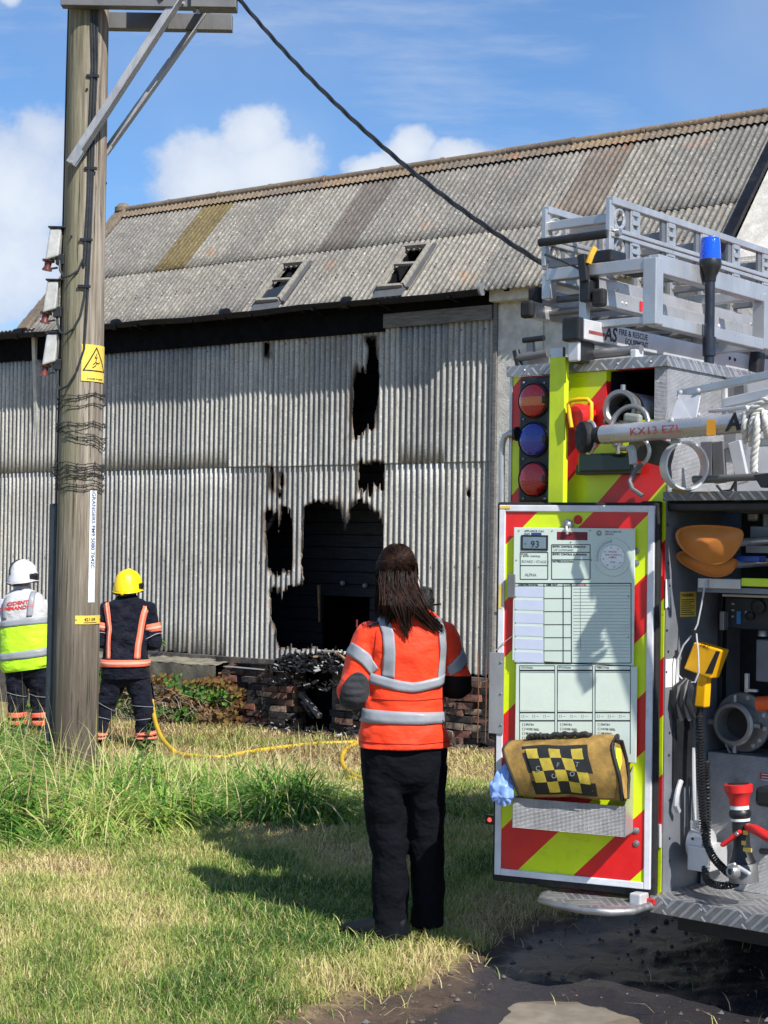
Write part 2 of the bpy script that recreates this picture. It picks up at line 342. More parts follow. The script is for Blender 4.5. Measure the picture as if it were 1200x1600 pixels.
# ------------------------------------------------------------- ground
def ground_material():
    M = Mat('dry_turf_and_soil')
    a = M.attr('mud').outputs['Fac']
    c = M.mix(M.rng(M.noise(3.2, 8, .7), .35, .7), rgb((124, 106, 74)), rgb((160, 140, 102)))
    c = M.mix(M.rng(M.noise(40, 5, .7), .45, .7, 0, .7), c, rgb((70, 62, 38)))
    c = M.mix(M.rng(M.noise(1.6, 7, .7, off=(5,5,5)), .5, .7, 0, .6), c, rgb((72, 82, 36)))
    mud = M.mix(M.rng(M.noise(5, 9, .75), .3, .7), rgb((52, 43, 37)), rgb((98, 80, 64)))
    mud = M.mix(M.rng(M.attr('wet_dark').outputs['Fac'], .1, .9, 0, .7), mud, (.022, .019, .018, 1)); mud = M.mix(M.rng(M.noise(70, 4, .7, off=(3,1,1)), .55, .7, 0, .6), mud, rgb((104, 86, 68)))
    edge = M.rng(M.math('ADD', a, M.math('MULTIPLY', M.math('SUBTRACT', M.noise(9, 7, .7), .5), .8)), .18, .5)
    c = M.mix(edge, c, mud)
    wet_dark = M.math('MULTIPLY', M.rng(M.math('ADD', M.attr('wet_dark').outputs['Fac'], M.math('MULTIPLY', M.math('SUBTRACT', M.noise(4.3, 7, .7, off=(2,8,1)), .5), 1.5)), .35, .8), .97)
    c = M.mix(M.math('MULTIPLY', wet_dark, .7), c, (.028, .029, .037, 1))  # bluish tone painted in for the sky sheen on the wet lumps
    M.set('Base Color', c); M.set('Roughness', M.math('SUBTRACT', .92, M.math('MULTIPLY', wet_dark, .62)))
    M.bump(M.math('MULTIPLY', M.math('ADD', M.noise(45, 8, .75), M.math('MULTIPLY', M.voro(90), .4)), M.math('SUBTRACT', 1.0, M.math('MULTIPLY', wet_dark, .15))), .6, .012); return M.m
m_ground = ground_material()
def axis_samples(lo, hi, flo, fhi, fine, grow=1.22):
    a = list(np.arange(flo, fhi, fine)); st = fine; v = a[-1]
    while v < hi: st *= grow; v += st; a.append(v)
    st = fine; v = a[0]
    while v > lo: st *= grow; v -= st; a.insert(0, v)
    return a
xs = axis_samples(-500, 500, -.8, 1.9, .02, 1.12); ys = axis_samples(-300, 900, 5.5, 7.6, .02, 1.06)
vs = []; md = []
for yy in ys:
    for xx in xs:
        vs.append((xx, yy, ground_z(xx, yy) if abs(xx) < 30 and yy < 60 else -.45 * (yy > 12))); md.append(mudmask(xx, yy) if abs(xx) < 30 and yy < 30 else 0)
nx = len(xs); fs = [(j * nx + i, j * nx + i + 1, (j + 1) * nx + i + 1, (j + 1) * nx + i) for j in range(len(ys) - 1) for i in range(nx - 1)]
me = bpy.data.meshes.new('ground'); me.from_pydata(vs, [], fs); me.polygons.foreach_set('use_smooth', [True] * len(fs))
wt = [0.0 if (abs(v[0]) > 8 or v[1] > 12 or m_ < .5) else sstep(-.05, .22, (v[0] - .22) * .75 - (v[1] - 6.05) * .30 + .1 * hnoise(v[0], v[1], 2.2, 8)) for v, m_ in zip(vs, md)]  # mud towards the lower right, made both wetter and darker
aw = me.attributes.new('wet_dark', 'FLOAT', 'POINT'); aw.data.foreach_set('value', wt)
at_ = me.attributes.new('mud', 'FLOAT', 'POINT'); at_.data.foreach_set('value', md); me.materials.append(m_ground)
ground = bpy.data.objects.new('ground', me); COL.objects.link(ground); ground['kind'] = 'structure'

# puddle on the track: a level sheet of muddy water lying in the hollow
PZ = -.078
M = Mat('muddy_water'); M.set('Base Color', rgb((122, 108, 88))).set('Roughness', .06).set('IOR', 1.33)
M.set('Base Color', M.mix(M.rng(M.noise(6, 5, .6), .35, .7), rgb((112, 103, 90)), rgb((142, 131, 114)))); M.bump(M.noise(14, 3, .5, (1, 2, 1)), .12, .004); m_water = M.m
mb = MB(); pr = []
for k in range(60):
    a = k / 60 * math.tau; r = .60 + .14 * hnoise(math.cos(a) * 1.5, math.sin(a) * 1.5, 1.8, 4) + .05 * hnoise(math.cos(a) * 5, math.sin(a) * 5, 1.8, 7)
    pr.append((.68 + r * math.cos(a), 5.84 + r * math.sin(a), PZ))
mb.add([(.68, 5.84, PZ)] + pr, [(0, i + 1, (i + 1) % 60 + 1) for i in range(60)])
pud = mb.build('puddle', m_water); pud['kind'] = 'structure'

# ------------------------------------------------------------- grass
def blade_material(name, cols, trans=.25):
    M = Mat(name); a = M.attr('tone').outputs['Fac']
    r = M.N.new('ShaderNodeValToRGB'); M.L.new(a, r.inputs[0]); e = r.color_ramp.elements
    while len(e) < len(cols): e.new(.5)
    for i, c in enumerate(cols): e[i].position = i / (len(cols) - 1); e[i].color = c
    M.set('Base Color', r.outputs[0]).set('Roughness', .55).set('Specular IOR Level', .3)
    tr = M.N.new('ShaderNodeBsdfTranslucent'); M.L.new(r.outputs[0], tr.inputs[0]); ms = M.N.new('ShaderNodeMixShader'); ms.inputs[0].default_value = trans
    out = [n for n in M.N if n.type == 'OUTPUT_MATERIAL'][0]; M.L.new(M.b.outputs[0], ms.inputs[1]); M.L.new(tr.outputs[0], ms.inputs[2]); M.L.new(ms.outputs[0], out.inputs[0]); return M.m
m_lawn = blade_material('lawn_blades', [rgb((120,96,62)), rgb((224,206,156)), rgb((206,196,128)), rgb((166,176,92)), rgb((124,152,66)), rgb((70,108,42))])
def blades(name, P, H, W, tone, lean, seg, mat, label=None, droop=.9):
    # P (n,3) roots, H heights, W widths, tone 0..1, lean fraction; all blades in one mesh (nobody could count them)
    n = len(P); az = rng.uniform(0, 2 * np.pi, n); fa = az + rng.normal(0, .5, n) + np.pi / 2
    ld = np.stack([np.cos(az), np.sin(az)], 1); wd = np.stack([np.cos(fa), np.sin(fa)], 1)
    vv = np.zeros((n, 2 * seg + 1, 3)); 
    for k in range(seg + 1):
        t = k / seg; out = lean * H * (t ** 1.8); z = H * (t - droop * lean * .55 * t ** 3)
        c = P.copy(); c[:, 0] += ld[:, 0] * out; c[:, 1] += ld[:, 1] * out; c[:, 2] += z
        if k == seg: vv[:, 2 * seg] = c
        else:
            w = W * (1 - .75 * t ** 1.5) * .5
            vv[:, 2 * k] = c; vv[:, 2 * k, :2] += wd * w[:, None]; vv[:, 2 * k + 1] = c; vv[:, 2 * k + 1, :2] -= wd * w[:, None]
    K = 2 * seg + 1; base = (np.arange(n) * K)[:, None]; quads = []
    for k in range(seg - 1): quads.append(base + np.array([[2 * k, 2 * k + 1, 2 * k + 3, 2 * k + 2]]))
    Q = np.concatenate(quads, 0) if quads else np.zeros((0, 4), int); T = base + np.array([[2 * seg - 2, 2 * seg - 1, 2 * seg]])
    nf = len(Q) + len(T); me = bpy.data.meshes.new(name); me.vertices.add(n * K); me.vertices.foreach_set('co', vv.reshape(-1))
    li = np.concatenate([Q.reshape(-1), T.reshape(-1)]); me.loops.add(len(li)); me.loops.foreach_set('vertex_index', li.astype(np.int32))
    st = np.concatenate([np.arange(len(Q)) * 4, len(Q) * 4 + np.arange(len(T)) * 3]).astype(np.int32)
    me.polygons.add(nf); me.polygons.foreach_set('loop_start', st); me.update(calc_edges=True)
    a = me.attributes.new('tone', 'FLOAT', 'POINT'); a.data.foreach_set('value', np.repeat(np.clip(tone, 0, 1), K).astype(np.float32))
    me.materials.append(mat); o = bpy.data.objects.new(name, me); COL.objects.link(o); return o
def scatter(n, y0, y1, keep, xk=.34):
    # evenly spread over the piece of ground that the view covers
    out = []; 
    while len(out) < n:
        y = math.sqrt(random.random() * (y1 * y1 - y0 * y0) + y0 * y0); x = random.uniform(-xk, xk) * y
        if keep(x, y): out.append((x, y, ground_z(x, y) - .004))
    return np.array(out)
BAR_O = (1.156, 17.0)
def before_wall(x, y):                               # metres in front of the barn wall
    return -((x - BAR_O[0]) * .581 + (y - BAR_O[1]) * .814)
def patch(x, y): return .5 + .9 * (hnoise(x, y, .9, 2) + .5 * hnoise(x, y, 2.6, 7))
TG = [(-3.1, 11.4, 1.2), (-1.2, 9.9, .75), (-.8, 10.3, .6), (-2.6, 9.0, .6), (-1.55, 9.55, .75), (-.55, 9.9, .55), (-3.4, 9.3, .85), (-2.9, 10.6, 1.0), (-2.0, 11.3, 1.1), (-2.3, 9.7, 1.0), (-1.4, 10.2, 1.0), (-.95, 10.9, .8), (-1.75, 12.1, .9), (-3.2, 12.2, 1.3), (-.75, 10.4, .5)]
def tallmask(x, y):
    d = max((1 - math.hypot((x - a), (y - b) * .9) / r) for a, b, r in TG) + .22 * hnoise(x, y, 1.7, 6)
    return d
def keep_lawn(x, y):
    if before_wall(x, y) < .5: return False
    m = mudmask(x, y) + .35 * hnoise(x, y, 6, 3)
    if m > .32 and random.random() < .93 + .07 * min(1, m): return False
    if y > 12.5 and random.random() < .45 + .5 * hnoise(x, y, 1.3, 5): return False
    if (math.hypot(x - .02, y - 6.75) < .19 or math.hypot(x + .10, y - 6.76) < .15) and random.random() < .65: return False
    return random.random() < .35 + .75 * sstep(.1, .55, patch(x, y))
P = np.concatenate([scatter(136000, 5.2, 9.4, keep_lawn), scatter(96000, 9.4, 18.5, keep_lawn)])
pt = np.array([patch(p[0], p[1]) for p in P]); n = len(P); far = np.clip((P[:, 1] - 11.5) / 5, 0, 1)
tone = .70 + 1.0 * (pt - .5) + rng.normal(0, .15, n) - .42 * far; dry = rng.random(n) < .17 + .3 * np.clip(.5 - pt, 0, 1) + .25 * far; tone[dry] = rng.uniform(.05, .38, dry.sum()) * (1 - .85 * far[dry])
H = (.045 + .04 * rng.random(n) + .03 * np.clip(pt, 0, 1)) * (1 + .3 * far); W = .0042 * (P[:, 1] / 6.5)
lawn = blades('lawn_grass', P, H, W, tone, rng.uniform(.2, 1.1, n), 3, m_lawn); tag(lawn, 'short sun-dried lawn grass spread over the whole yard', 'grass', kind='stuff')
P = scatter(19000, 5.3, 12.5, lambda x, y: before_wall(x, y) > .5 and mudmask(x, y) < .2 and patch(x, y) + .3 * hnoise(x, y, 5, 4) > .70); n = len(P)
tf = blades('lawn_tufts', P, rng.uniform(.06, .13, n), np.full(n, .0055) * P[:, 1] / 6.5, .72 + rng.normal(0, .16, n), rng.uniform(.3, 1.3, n), 4, m_lawn); tag(tf, 'taller green tufts in the lush patches of the lawn', 'grass', kind='stuff')
# matted straw lying flat between the blades
P = scatter(33000, 5.2, 17.5, lambda x, y: before_wall(x, y) > .2 and (mudmask(x, y) < .25 or (mudmask(x, y) < .8 and random.random() < .22) or random.random() < .02) and patch(x, y) < .75); n = len(P)
straw = blades('cut_straw', P + np.array([0, 0, .012]), np.full(n, .05) * rng.uniform(.6, 1.6, n), .0035 * P[:, 1] / 6.5, rng.uniform(.1, .34, n), rng.uniform(1.6, 3, n), 2, m_lawn, droop=.55)
tag(straw, 'pale cut straw lying flat among the lawn grass', 'straw', kind='stuff')
# long rank grass round the pole foot
P = scatter(40000, 8.0, 13.4, lambda x, y: tallmask(x, y) > .02 and random.random() < .55 + tallmask(x, y), .30)
n = len(P); tm = np.array([tallmask(p[0], p[1]) for p in P]); lf = np.clip((-P[:, 0] - 1.9) / .8, 0, 1)
H = (.09 + .27 * np.clip(tm * 1.5, 0, 1)) * rng.uniform(.45, 1.3, n) * (1 + .95 * lf) * np.array([.75 + .6 * hnoise(p[0], p[1], 2.4, 21) for p in P])
tone = .76 + .6 * (np.array([patch(p[0] * 1.6 + 9, p[1] * 1.6) for p in P]) - .5) + rng.normal(0, .15, n); dry = rng.random(n) < .17; tone[dry] = rng.uniform(.15, .45, dry.sum())
H = H * np.array([1 - .55 * math.exp(-(((p[0] + 2.2) / .32) ** 2 + ((p[1] - 10.7) / .9) ** 2)) for p in P])
m_tall = blade_material('rank_grass_blades', [rgb((130,104,66)), rgb((224,208,156)), rgb((196,204,116)), rgb((150,186,84)), rgb((104,156,62)), rgb((52,100,38))], .35)
tg = blades('long_grass', P, H, np.full(n, .0105) * rng.uniform(.4, 1.8, n), tone, rng.uniform(.3, 2.0, n), 6, m_tall, droop=1.15)
tag(tg, 'long rank green grass around the foot of the utility pole', 'long grass', kind='stuff')
# seed stalks
P = scatter(420, 8.6, 12.6, lambda x, y: tallmask(x, y) > .1, .30); n = len(P); lf = np.clip((-P[:, 0] - 1.6) / 1.0, 0, 1)
stk = blades('seed_stalks', P, (.32 + .3 * rng.random(n)) * (1 + .5 * lf), np.full(n, .007), rng.uniform(.08, .35, n), rng.uniform(.1, .6, n), 6, m_tall)
tag(stk, 'dry straw-coloured seed stalks rising out of the long grass', 'grass stalks', kind='stuff')
# leafy weeds (nettles) among the long grass: each its own plant
m_leaf = blade_material('weed_leaf', [rgb((150,150,60)), rgb((110,150,55)), rgb((78,125,45)), rgb((48,95,34))], .35)
def weed(h, nleaf, lw, seed, droop=.25):
    r = random.Random(seed); mb = MB(); pts = [Vector((0, 0, 0))]; b = Vector((r.uniform(-.12, .12), r.uniform(-.12, .12), 0))
    for k in range(1, 7): pts.append(Vector((b.x * (k / 6) ** 2, b.y * (k / 6) ** 2, h * k / 6)))
    for k in range(nleaf):
        t = .15 + .85 * k / nleaf; i = min(5, int(t * 6)); p = pts[i].lerp(pts[i + 1], t * 6 - i); a = k * 2.4 + r.uniform(-.3, .3); L = lw * r.uniform(.7, 1.2) * (1.15 - .6 * t)
        d = Vector((math.cos(a), math.sin(a), 0)); w = Vector((-d.y, d.x, 0)) * L * .27
        c1 = p + d * L * .4 + Vector((0, 0, L * .12)); tip = p + d * L + Vector((0, 0, -L * droop)); q = p + d * L * .08
        mb.add([q, c1 + w, tip, c1 - w, c1 - Vector((0, 0, L * .06))], [(0, 4, 1), (1, 4, 2), (2, 4, 3), (3, 4, 0)])
    me_l = mb; st = MB().tube(pts, [.006 - .0007 * i for i in range(7)], 5); return st, me_l
m_stem = simple('weed_stem', (.13, .17, .05), .7)
WEEDS = [(212, 1272, .56, 'tall leafy nettle standing right of the utility pole foot'), (248, 1262, .42, 'shorter leafy nettle right beside the tall nettle'),
         (372, 1235, .36, 'leafy weed at the back of the long grass below the hose'), (415, 1250, .28, 'leafy weed near the right end of the long grass'),
         (40, 1300, .45, 'leafy weed in the long grass at the left edge'), (92, 1322, .3, 'low broad weed in front of the utility pole foot'),
         (165, 1240, .3, 'small leafy weed just right of the pole behind the long grass'), (300, 1290, .3, 'low weed in the front of the long grass, mid clump')]
rw = random.Random(21); k_ = 0
while k_ < 24:
    a_, b_ = rw.uniform(5, 500), rw.uniform(1205, 1335); q_ = on_ground(a_, b_)
    if tallmask(q_.x, q_.y) > .12: WEEDS.append((a_, b_, rw.uniform(.2, .42), 'broad-leaved weed growing among the long grass by the pole')); k_ += 1
for i, (px, py, h, lb) in enumerate(WEEDS):
    p = on_ground(px, py); w = root('leafy_weed', loc=p, rz=i * 1.3, label=lb, cat='weed', group='leafy weeds in the long grass')
    st, lf_ = weed(h, 26, .085, i); st.build('stem', m_stem, w); o = lf_.build('foliage', m_leaf, w)
    a = o.data.attributes.new('tone', 'FLOAT', 'POINT'); a.data.foreach_set('value', [random.Random(k // 5 + i * 77).uniform(.1, .9) for k in range(len(o.data.vertices))])
# clods, gravel and twigs on the bare soil at the bottom of the view
mb = MB(); r = random.Random(3)
for k in range(1500):
    y = r.uniform(5.3, 7.6); x = r.uniform(-.3, .26 * y)
    if mudmask(x, y) < .03 or (x > .5 and r.random() < .7) or ((x - .68) ** 2 + (y - 5.84) ** 2 < .18): continue
    s = r.choice((.003, .004, .006, .008, .013)) * r.uniform(.7, 1.3); z = ground_z(x, y) + s * .3
    ring = [(x + s * math.cos(a) * r.uniform(.7, 1.2), y + s * math.sin(a) * r.uniform(.7, 1.2), z) for a in (0, 1.3, 2.5, 3.8, 5)]
    mb.add(ring + [(x, y, z + s * .75), (x, y, z - s)], [(i, (i + 1) % 5, 5) for i in range(5)] + [((i + 1) % 5, i, 6) for i in range(5)], m=r.choice((0, 0, 1, 2)))
gv = mb.build('gravel', [simple('brown_stone', (.10,.075,.058), .85), simple('grey_stone', (.12,.115,.11), .8), simple('reddish_stone', (.13,.07,.05), .85)], recalc=False)
tag(gv, 'small stones and soil crumbs over the muddy track', 'gravel', kind='stuff')
# ------------------------------------------------------------- barn
BF = Frame((1.156, 17.0, 0), math.atan2(-.581, .814))     # local x along the wall to the right, y into the barn
barn = root('barn', BF, label='long derelict barn with corrugated grey cladding burnt through and a lichened corrugated roof', cat='barn')
PITCH = .0762
def poly_dist(p, poly):
    x, y = p; ins = False; d = 1e9; n = len(poly)
    for i in range(n):
        x1, y1 = poly[i]; x2, y2 = poly[(i + 1) % n]
        if (y1 > y) != (y2 > y) and x < (x2 - x1) * (y - y1) / (y2 - y1) + x1: ins = not ins
        dx, dy = x2 - x1, y2 - y1; t = max(0, min(1, ((x - x1) * dx + (y - y1) * dy) / (dx * dx + dy * dy + 1e-12)))
        d = min(d, math.hypot(x - x1 - t * dx, y - y1 - t * dy))
    return -d if ins else d
def bl(pts): return [(lambda q: (q.x, q.z))(BF.px(a, b, 0)) for a, b in pts]
HOLES = [bl(h) for h in (
 [(572,527),(577,545),(573,580),(567,576),(564,586),(559,573),(555,592),(553,650),(555,683),(568,683),(572,664),(576,660),(579,668),(586,668),(588,640),(592,600),(590,560),(588,527)],
 [(561,722),(592,722),(598,740),(591,762),(583,752),(578,772),(573,755),(566,771),(561,765)],
 [(424,732),(428,740),(427,766),(423,760)], [(438,739),(443,742),(443,757),(439,757)], [(434,766),(439,768),(437,775)], [(594,722),(599,724),(599,737),(595,735)],
 [(596,740),(599,745),(598,764),(595,762)],[(590,577),(594,588),(591,600)],[(414,538),(420,540),(420,556),(415,556)],[(731,764),(734,766),(734,773),(731,773)],
 [(415,803),(424,798),(428,805),(433,800),(436,828),(440,792),(452,798),(455,830),(458,880),(453,896),(440,890),(430,899),(419,888),(415,850)],
 [(475,792),(484,786),(500,784),(529,788),(533,800),(536,826),(543,812),(546,800),(552,785),(572,784),(586,802),(592,800),(598,822),(599,900),(600,1012),(436,1012),(431,990),(423,962),(421,922),(428,917),(432,932),(436,920),(440,940),(446,917),(455,920),(468,913),(476,903),(472,892),(470,880),(473,835)])]
HB = [(min(p[0] for p in h), max(p[0] for p in h), min(p[1] for p in h), max(p[1] for p in h)) for h in HOLES]
def hole_d(x, z):
    d = 1e9
    for h, b in zip(HOLES, HB):
        if x < b[0] - .5 or x > b[1] + .5 or z < b[2] - .5 or z > b[3] + .5: continue
        d = min(d, poly_dist((x, z), h))
    return d
def corr_sheet(name, x0, x1, s0, s1, fn, mat, parent, amp=.0135, per=8, ns=6, hole=None, char=None, ragh=False, ragged=0, solid=0, phase=0.0):
    nxs = max(2, int(round((x1 - x0) / PITCH * per))); st = ns if not hole else max(ns, int((s1 - s0) / .016))
    vs = []; ch = []; fs = []; row = st + 1; keepc = []
    for i in range(nxs + 1):
        x = x0 + (x1 - x0) * i / nxs; a = amp * math.cos(2 * math.pi * x / PITCH); rg = ragged * (mnoise.noise(Vector((x * 23, 1.3, s0))) )
        for j in range(st + 1):
            s = s0 + (s1 - s0) * j / st
            if j == 0: s += rg
            d = hole(x, s) if hole else 1e9
            vs.append(fn(x, s, a)); ch.append(char(x, s, d) if char else 0)
            keepc.append((d if d > .13 or not ragh else hole(x, s + .10 * mnoise.noise(Vector((math.floor(x / PITCH * 2) * 3.7, 5.1, .3))))) + .022 * mnoise.noise(Vector((x * 55, s * 9, 2))) > 0)
    for i in range(nxs):
        for j in range(st):
            q = (i * row + j, (i + 1) * row + j, (i + 1) * row + j + 1, i * row + j + 1)
            if sum(keepc[k] for k in q) >= 3: fs.append(q)
    if not fs: return None
    me = bpy.data.meshes.new(name); me.from_pydata(vs, [], fs); me.polygons.foreach_set('use_smooth', [True] * len(fs))
    at = me.attributes.new('char', 'FLOAT', 'POINT'); at.data.foreach_set('value', ch); me.materials.append(mat)
    o = bpy.data.objects.new(name, me); COL.objects.link(o); o.parent = parent
    if solid: md = o.modifiers.new('solid', 'SOLIDIFY'); md.thickness = solid; md.offset = -1
    return o
# --- the clad front wall: two rows of sheets lapped at the joint
zJ = BF.px(500, 722, 0).z
def clad_top(x): return 4.10 + .006 * (x + 4)
def clad_bot(x): 
    return BF.px(770, 1056, 0).z + (0 if x > -.6 else .0) + .03 * sstep(-3.5, -5, x)
xL = -11.4; k = 0; x = -.035; SW = 8 * PITCH
def charf(x, s, d):
    c = math.exp(-max(d, 0) / .04) * (.75 + .5 * mnoise.noise(Vector((x * 6, s * 2.5, 1)))) if d < 1 else 0
    # soot licked up above and between the burnt openings
    cx, cz = -1.95, 2.1; c += .50 * math.exp(-((x + 2.0) / .2) ** 2) * (.6 + .5 * mnoise.noise(Vector((x * 9, s, 4)))) * (1 if s > 1.5 else 0); c += .22 * math.exp(-((x + 3.15) / .2) ** 2) * sstep(1.0, 2.4, s)
    return c
rs = random.Random(5)
while x > xL:
    x0 = x - SW; xm = (x + x0) / 2
    near = any(b[0] - .1 < x and b[1] + .1 > x0 for b in HB)
    for (s0, s1, y) in ((clad_bot(xm), zJ + .05, .006), (zJ - .04 + rs.uniform(-.006, .006), clad_top(xm) + rs.uniform(-.015, .015), -.008)):
        tilt = rs.uniform(-.004, .004)
        o = corr_sheet('cladding_sheet', x0 - .015, x + .018, s0, s1, lambda X, s, a, y=y, t=tilt: (X, y + a + t * (s - 2), s), m_clad, barn,
                   hole=hole_d if near else None, ragh=True, char=charf, ragged=.03 if s0 < 1 else .006, solid=.006, ns=6, per=10)
    x = x0
# --- roof: ridge, slope and laps found from the view
YR = 1.6; ridge = BF.px(195, 331, YR); E0 = BF.px(770, 447, -.2)
zE = E0.z; zR = ridge.z
xrl = ridge.x; xrr = BF.px(1199, 190, YR).x + .22
sl = Vector((0, YR + .2, zR - zE)); SLEN = sl.length; su = sl.normalized(); sn = Vector((0, -su.z, su.y))
def roofpt(x, s, n=0): return (x, -.2 + su.y * s + sn.y * n, zE + su.z * s + sn.z * n)
def RP(px, py):
    q = BF.plane(px, py, (0, -.2, zE), sn); return q.x, (q - Vector((q.x, -.2, zE))).dot(su)
sLap = RP(500, 394)[1]; sTop = RP(500, 297)[1]
print('roof', zE, zR, 'len', SLEN, 'lap', sLap, sTop, 'x', xrl, xrr, 'zridge right', BF.px(1199, 165, YR).z)
SK = []
for quad in (((445,416),(475,416),(440,475),(408,472)), ((635,389),(667,389),(635,453),(597,451))):
    a = [RP(*q) for q in quad]; x0 = (a[0][0] + a[3][0]) / 2; x1 = (a[1][0] + a[2][0]) / 2; s0 = (a[2][1] + a[3][1]) / 2; s1 = (a[0][1] + a[1][1]) / 2
    SK.append((x0, x1, s0, s1))
print('skylights', SK)
def sk_hole(x, s):
    d = 1e9
    for x0, x1, s0, s1 in SK:
        dx = max(x0 + .03 - x, x - x1 + .03); ds = max(s0 + .03 - s, s - s1 + .03); d = min(d, max(dx, ds))
    return d
SWR = 7 * PITCH; x = xrl + .02; xyel = RP(292, 385)[0]; xbr = RP(585, 335)[0]; xbr2 = RP(962, 250)[0]
while x < xrr:
    x1 = min(x + SWR, xrr); xm = (x + x1) / 2
    nearsk = any(x - .05 < k[1] and x1 + .05 > k[0] for k in SK)
    mt = m_roof_yellow if abs(xm - xyel) < SWR / 2 else m_roof_brown if abs(xm - xbr) < SWR / 2 or abs(xm - xbr2) < SWR / 2 else m_roof
    for (s0, s1, nn, m_) in ((-.06, sLap + .07, .0, m_roof), (sLap, sTop + .06, .007, mt)):
        nn += rs.uniform(-.003, .003)
        corr_sheet('roof_sheet', x - .02, x1 + .02, s0, s1, lambda X, s, a, nn=nn: roofpt(X, s, nn + a), m_, barn, amp=.0115, ns=5, per=8, ragged=.02 if s0 < 0 else .008,
                   hole=sk_hole if (nearsk and s0 < 0.5) or (nearsk and s0 > .5 and SK[0][3] > s0) else None, solid=.005)
    x = x1
# flashing row below the ridge and half-round ridge pieces
x = xrl
while x < xrr:
    x1 = min(x + .9, xrr)
    corr_sheet('ridge_flashing', x, x1 + .02, sTop, SLEN - .02, lambda X, s, a: roofpt(X, s, .034 + a), m_roof_orange, barn, amp=.009, ns=2, per=6)
    mb = MB(); j = rs.uniform(-.006, .006)
    mb.tube([roofpt(x + .005, SLEN, .02 + j), roofpt(x1 - .01, SLEN, .02 + j)], .052, 12); mb.tube([roofpt(x1 - .05, SLEN, .02 + j), roofpt(x1 - .012, SLEN, .02 + j)], .060, 12)
    mb.build('ridge_piece', m_roof_orange, barn, smooth=True); x = x1
# lichened verge at the left end, finial lump at the ridge end
q = 0
while q < SLEN:
    MB().box((-.09, -.005, 0), (.09, .012, 0)).v
    mb = MB(); a = roofpt(xrl - .02, q, .03); b = roofpt(xrl - .02, min(q + .2, SLEN), .03 + .012)
    mb.bar(a, b, .20, .05, up=sn); mb.build('verge_tile', m_roof_orange, barn, bevel=.01); q += .19
mb = MB(); mb.lathe(roofpt(xrl - .03, SLEN, .0), (0, 0, 1), [(0, .12), (.06, .12), (.11, .07), (.13, .02)], 12); mb.build('ridge_end_cap', m_roof_orange, barn, smooth=True)
# far slope, end gables, back wall: keep the inside dark
mb = MB(); yb = YR * 2 + .2
mb.prism([(xrl, YR, zR - .01), (xrr, YR, zR - .01), (xrr, yb + .1, zE), (xrl, yb + .1, zE)], (0, 0, -.03)); mb.build('back_roof_slope', m_roof, barn)
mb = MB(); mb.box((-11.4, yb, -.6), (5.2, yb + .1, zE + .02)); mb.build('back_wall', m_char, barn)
mb = MB()
for xx in (xrl + .02,): mb.prism([(xx, .06, 2), (xx, yb, 2), (xx, yb, zE), (xx, YR, zR - .05), (xx, -.1, zE)], (.06, 0, 0))
mb.prism([(-11.4, .05, -.6), (-11.4, yb, -.6), (-11.4, yb, zE), (-11.4, .05, zE - .1)], (.06, 0, 0))
mb.prism([(5.1, .05, -.6), (5.1, yb, -.6), (5.1, yb, zE), (5.1, .05, zE - .1)], (.06, 0, 0)); mb.build('gable_wall', m_render, barn)
# the lower lean-to roof that carries the wall on to the left of the main roof
mb = MB(); corr_sheet('lean_to_roof_sheet', -11.4, xrl + .2, 0, 3.2, lambda X, s, a: (X, -.22 + s, zE + .02 + s * .02 + a), m_roof, barn, amp=.012, ns=2, solid=.006)
# under-roof ply of purlins so no light leaks between sheets
mb = MB(); mb.prism([roofpt(xrl + .03, .05, -.05), roofpt(xrr, .05, -.05), roofpt(xrr, SLEN, -.05), roofpt(xrl + .03, SLEN, -.05)], (0, 0, -.01))
for (x0, x1, s0, s1) in SK: pass
# rafters seen through the skylights
mb = MB()
for i in range(24):
    xx = xrl + .2 + i * .55
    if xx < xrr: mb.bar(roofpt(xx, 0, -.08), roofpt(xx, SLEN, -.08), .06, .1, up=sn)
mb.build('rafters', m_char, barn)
# skylights: timber frames standing proud, with a bar and remains of glass
for i, (x0, x1, s0, s1) in enumerate(SK):
    sk = root('skylight', parent=barn); w = .04
    for (a, b) in (((x0, s0), (x0, s1)), ((x1, s0), (x1, s1)), ((x0, s0), (x1, s0)), ((x0, s1), (x1, s1))):
        MB().bar(roofpt(a[0], a[1], .05), roofpt(b[0], b[1], .04), w, .05, up=sn).build('frame', m_frame, sk, bevel=.004)
    xm = x0 + (x1 - x0) * .1
    MB().bar(roofpt(x0, (s0 + s1) / 2 + .05, .045), roofpt(x1, (s0 + s1) / 2 + .02, .045), .035, .03, up=sn).build('glazing_bar', m_frame, sk)
    MB().bar(roofpt(x1 + .06, s0 - .03, .03), roofpt(x1 + .06, s1 + .02, .03), .05, .02, up=sn).build('flashing_strip', m_galvdark, sk)
    MB().prism([roofpt(x0 - .03, s0 - .02, .03), roofpt(x1 + .05, s0 - .02, .03), roofpt(x1 + .05, s0 - .14, .02), roofpt(x0 - .03, s0 - .14, .02)], (0, -.008, -.008)).build('apron_flashing', m_galvdark, sk)
    if i == 0: MB().prism([roofpt(x0 + .03, s0 + .02, .04), roofpt(x1 - .03, s0 + .02, .04), roofpt(x1 - .03, s0 + (s1 - s0) * .42, .04), roofpt(x0 + .03, s0 + (s1 - s0) * .3, .04)], (0, 0, -.004)).build('pane', m_glass, sk)
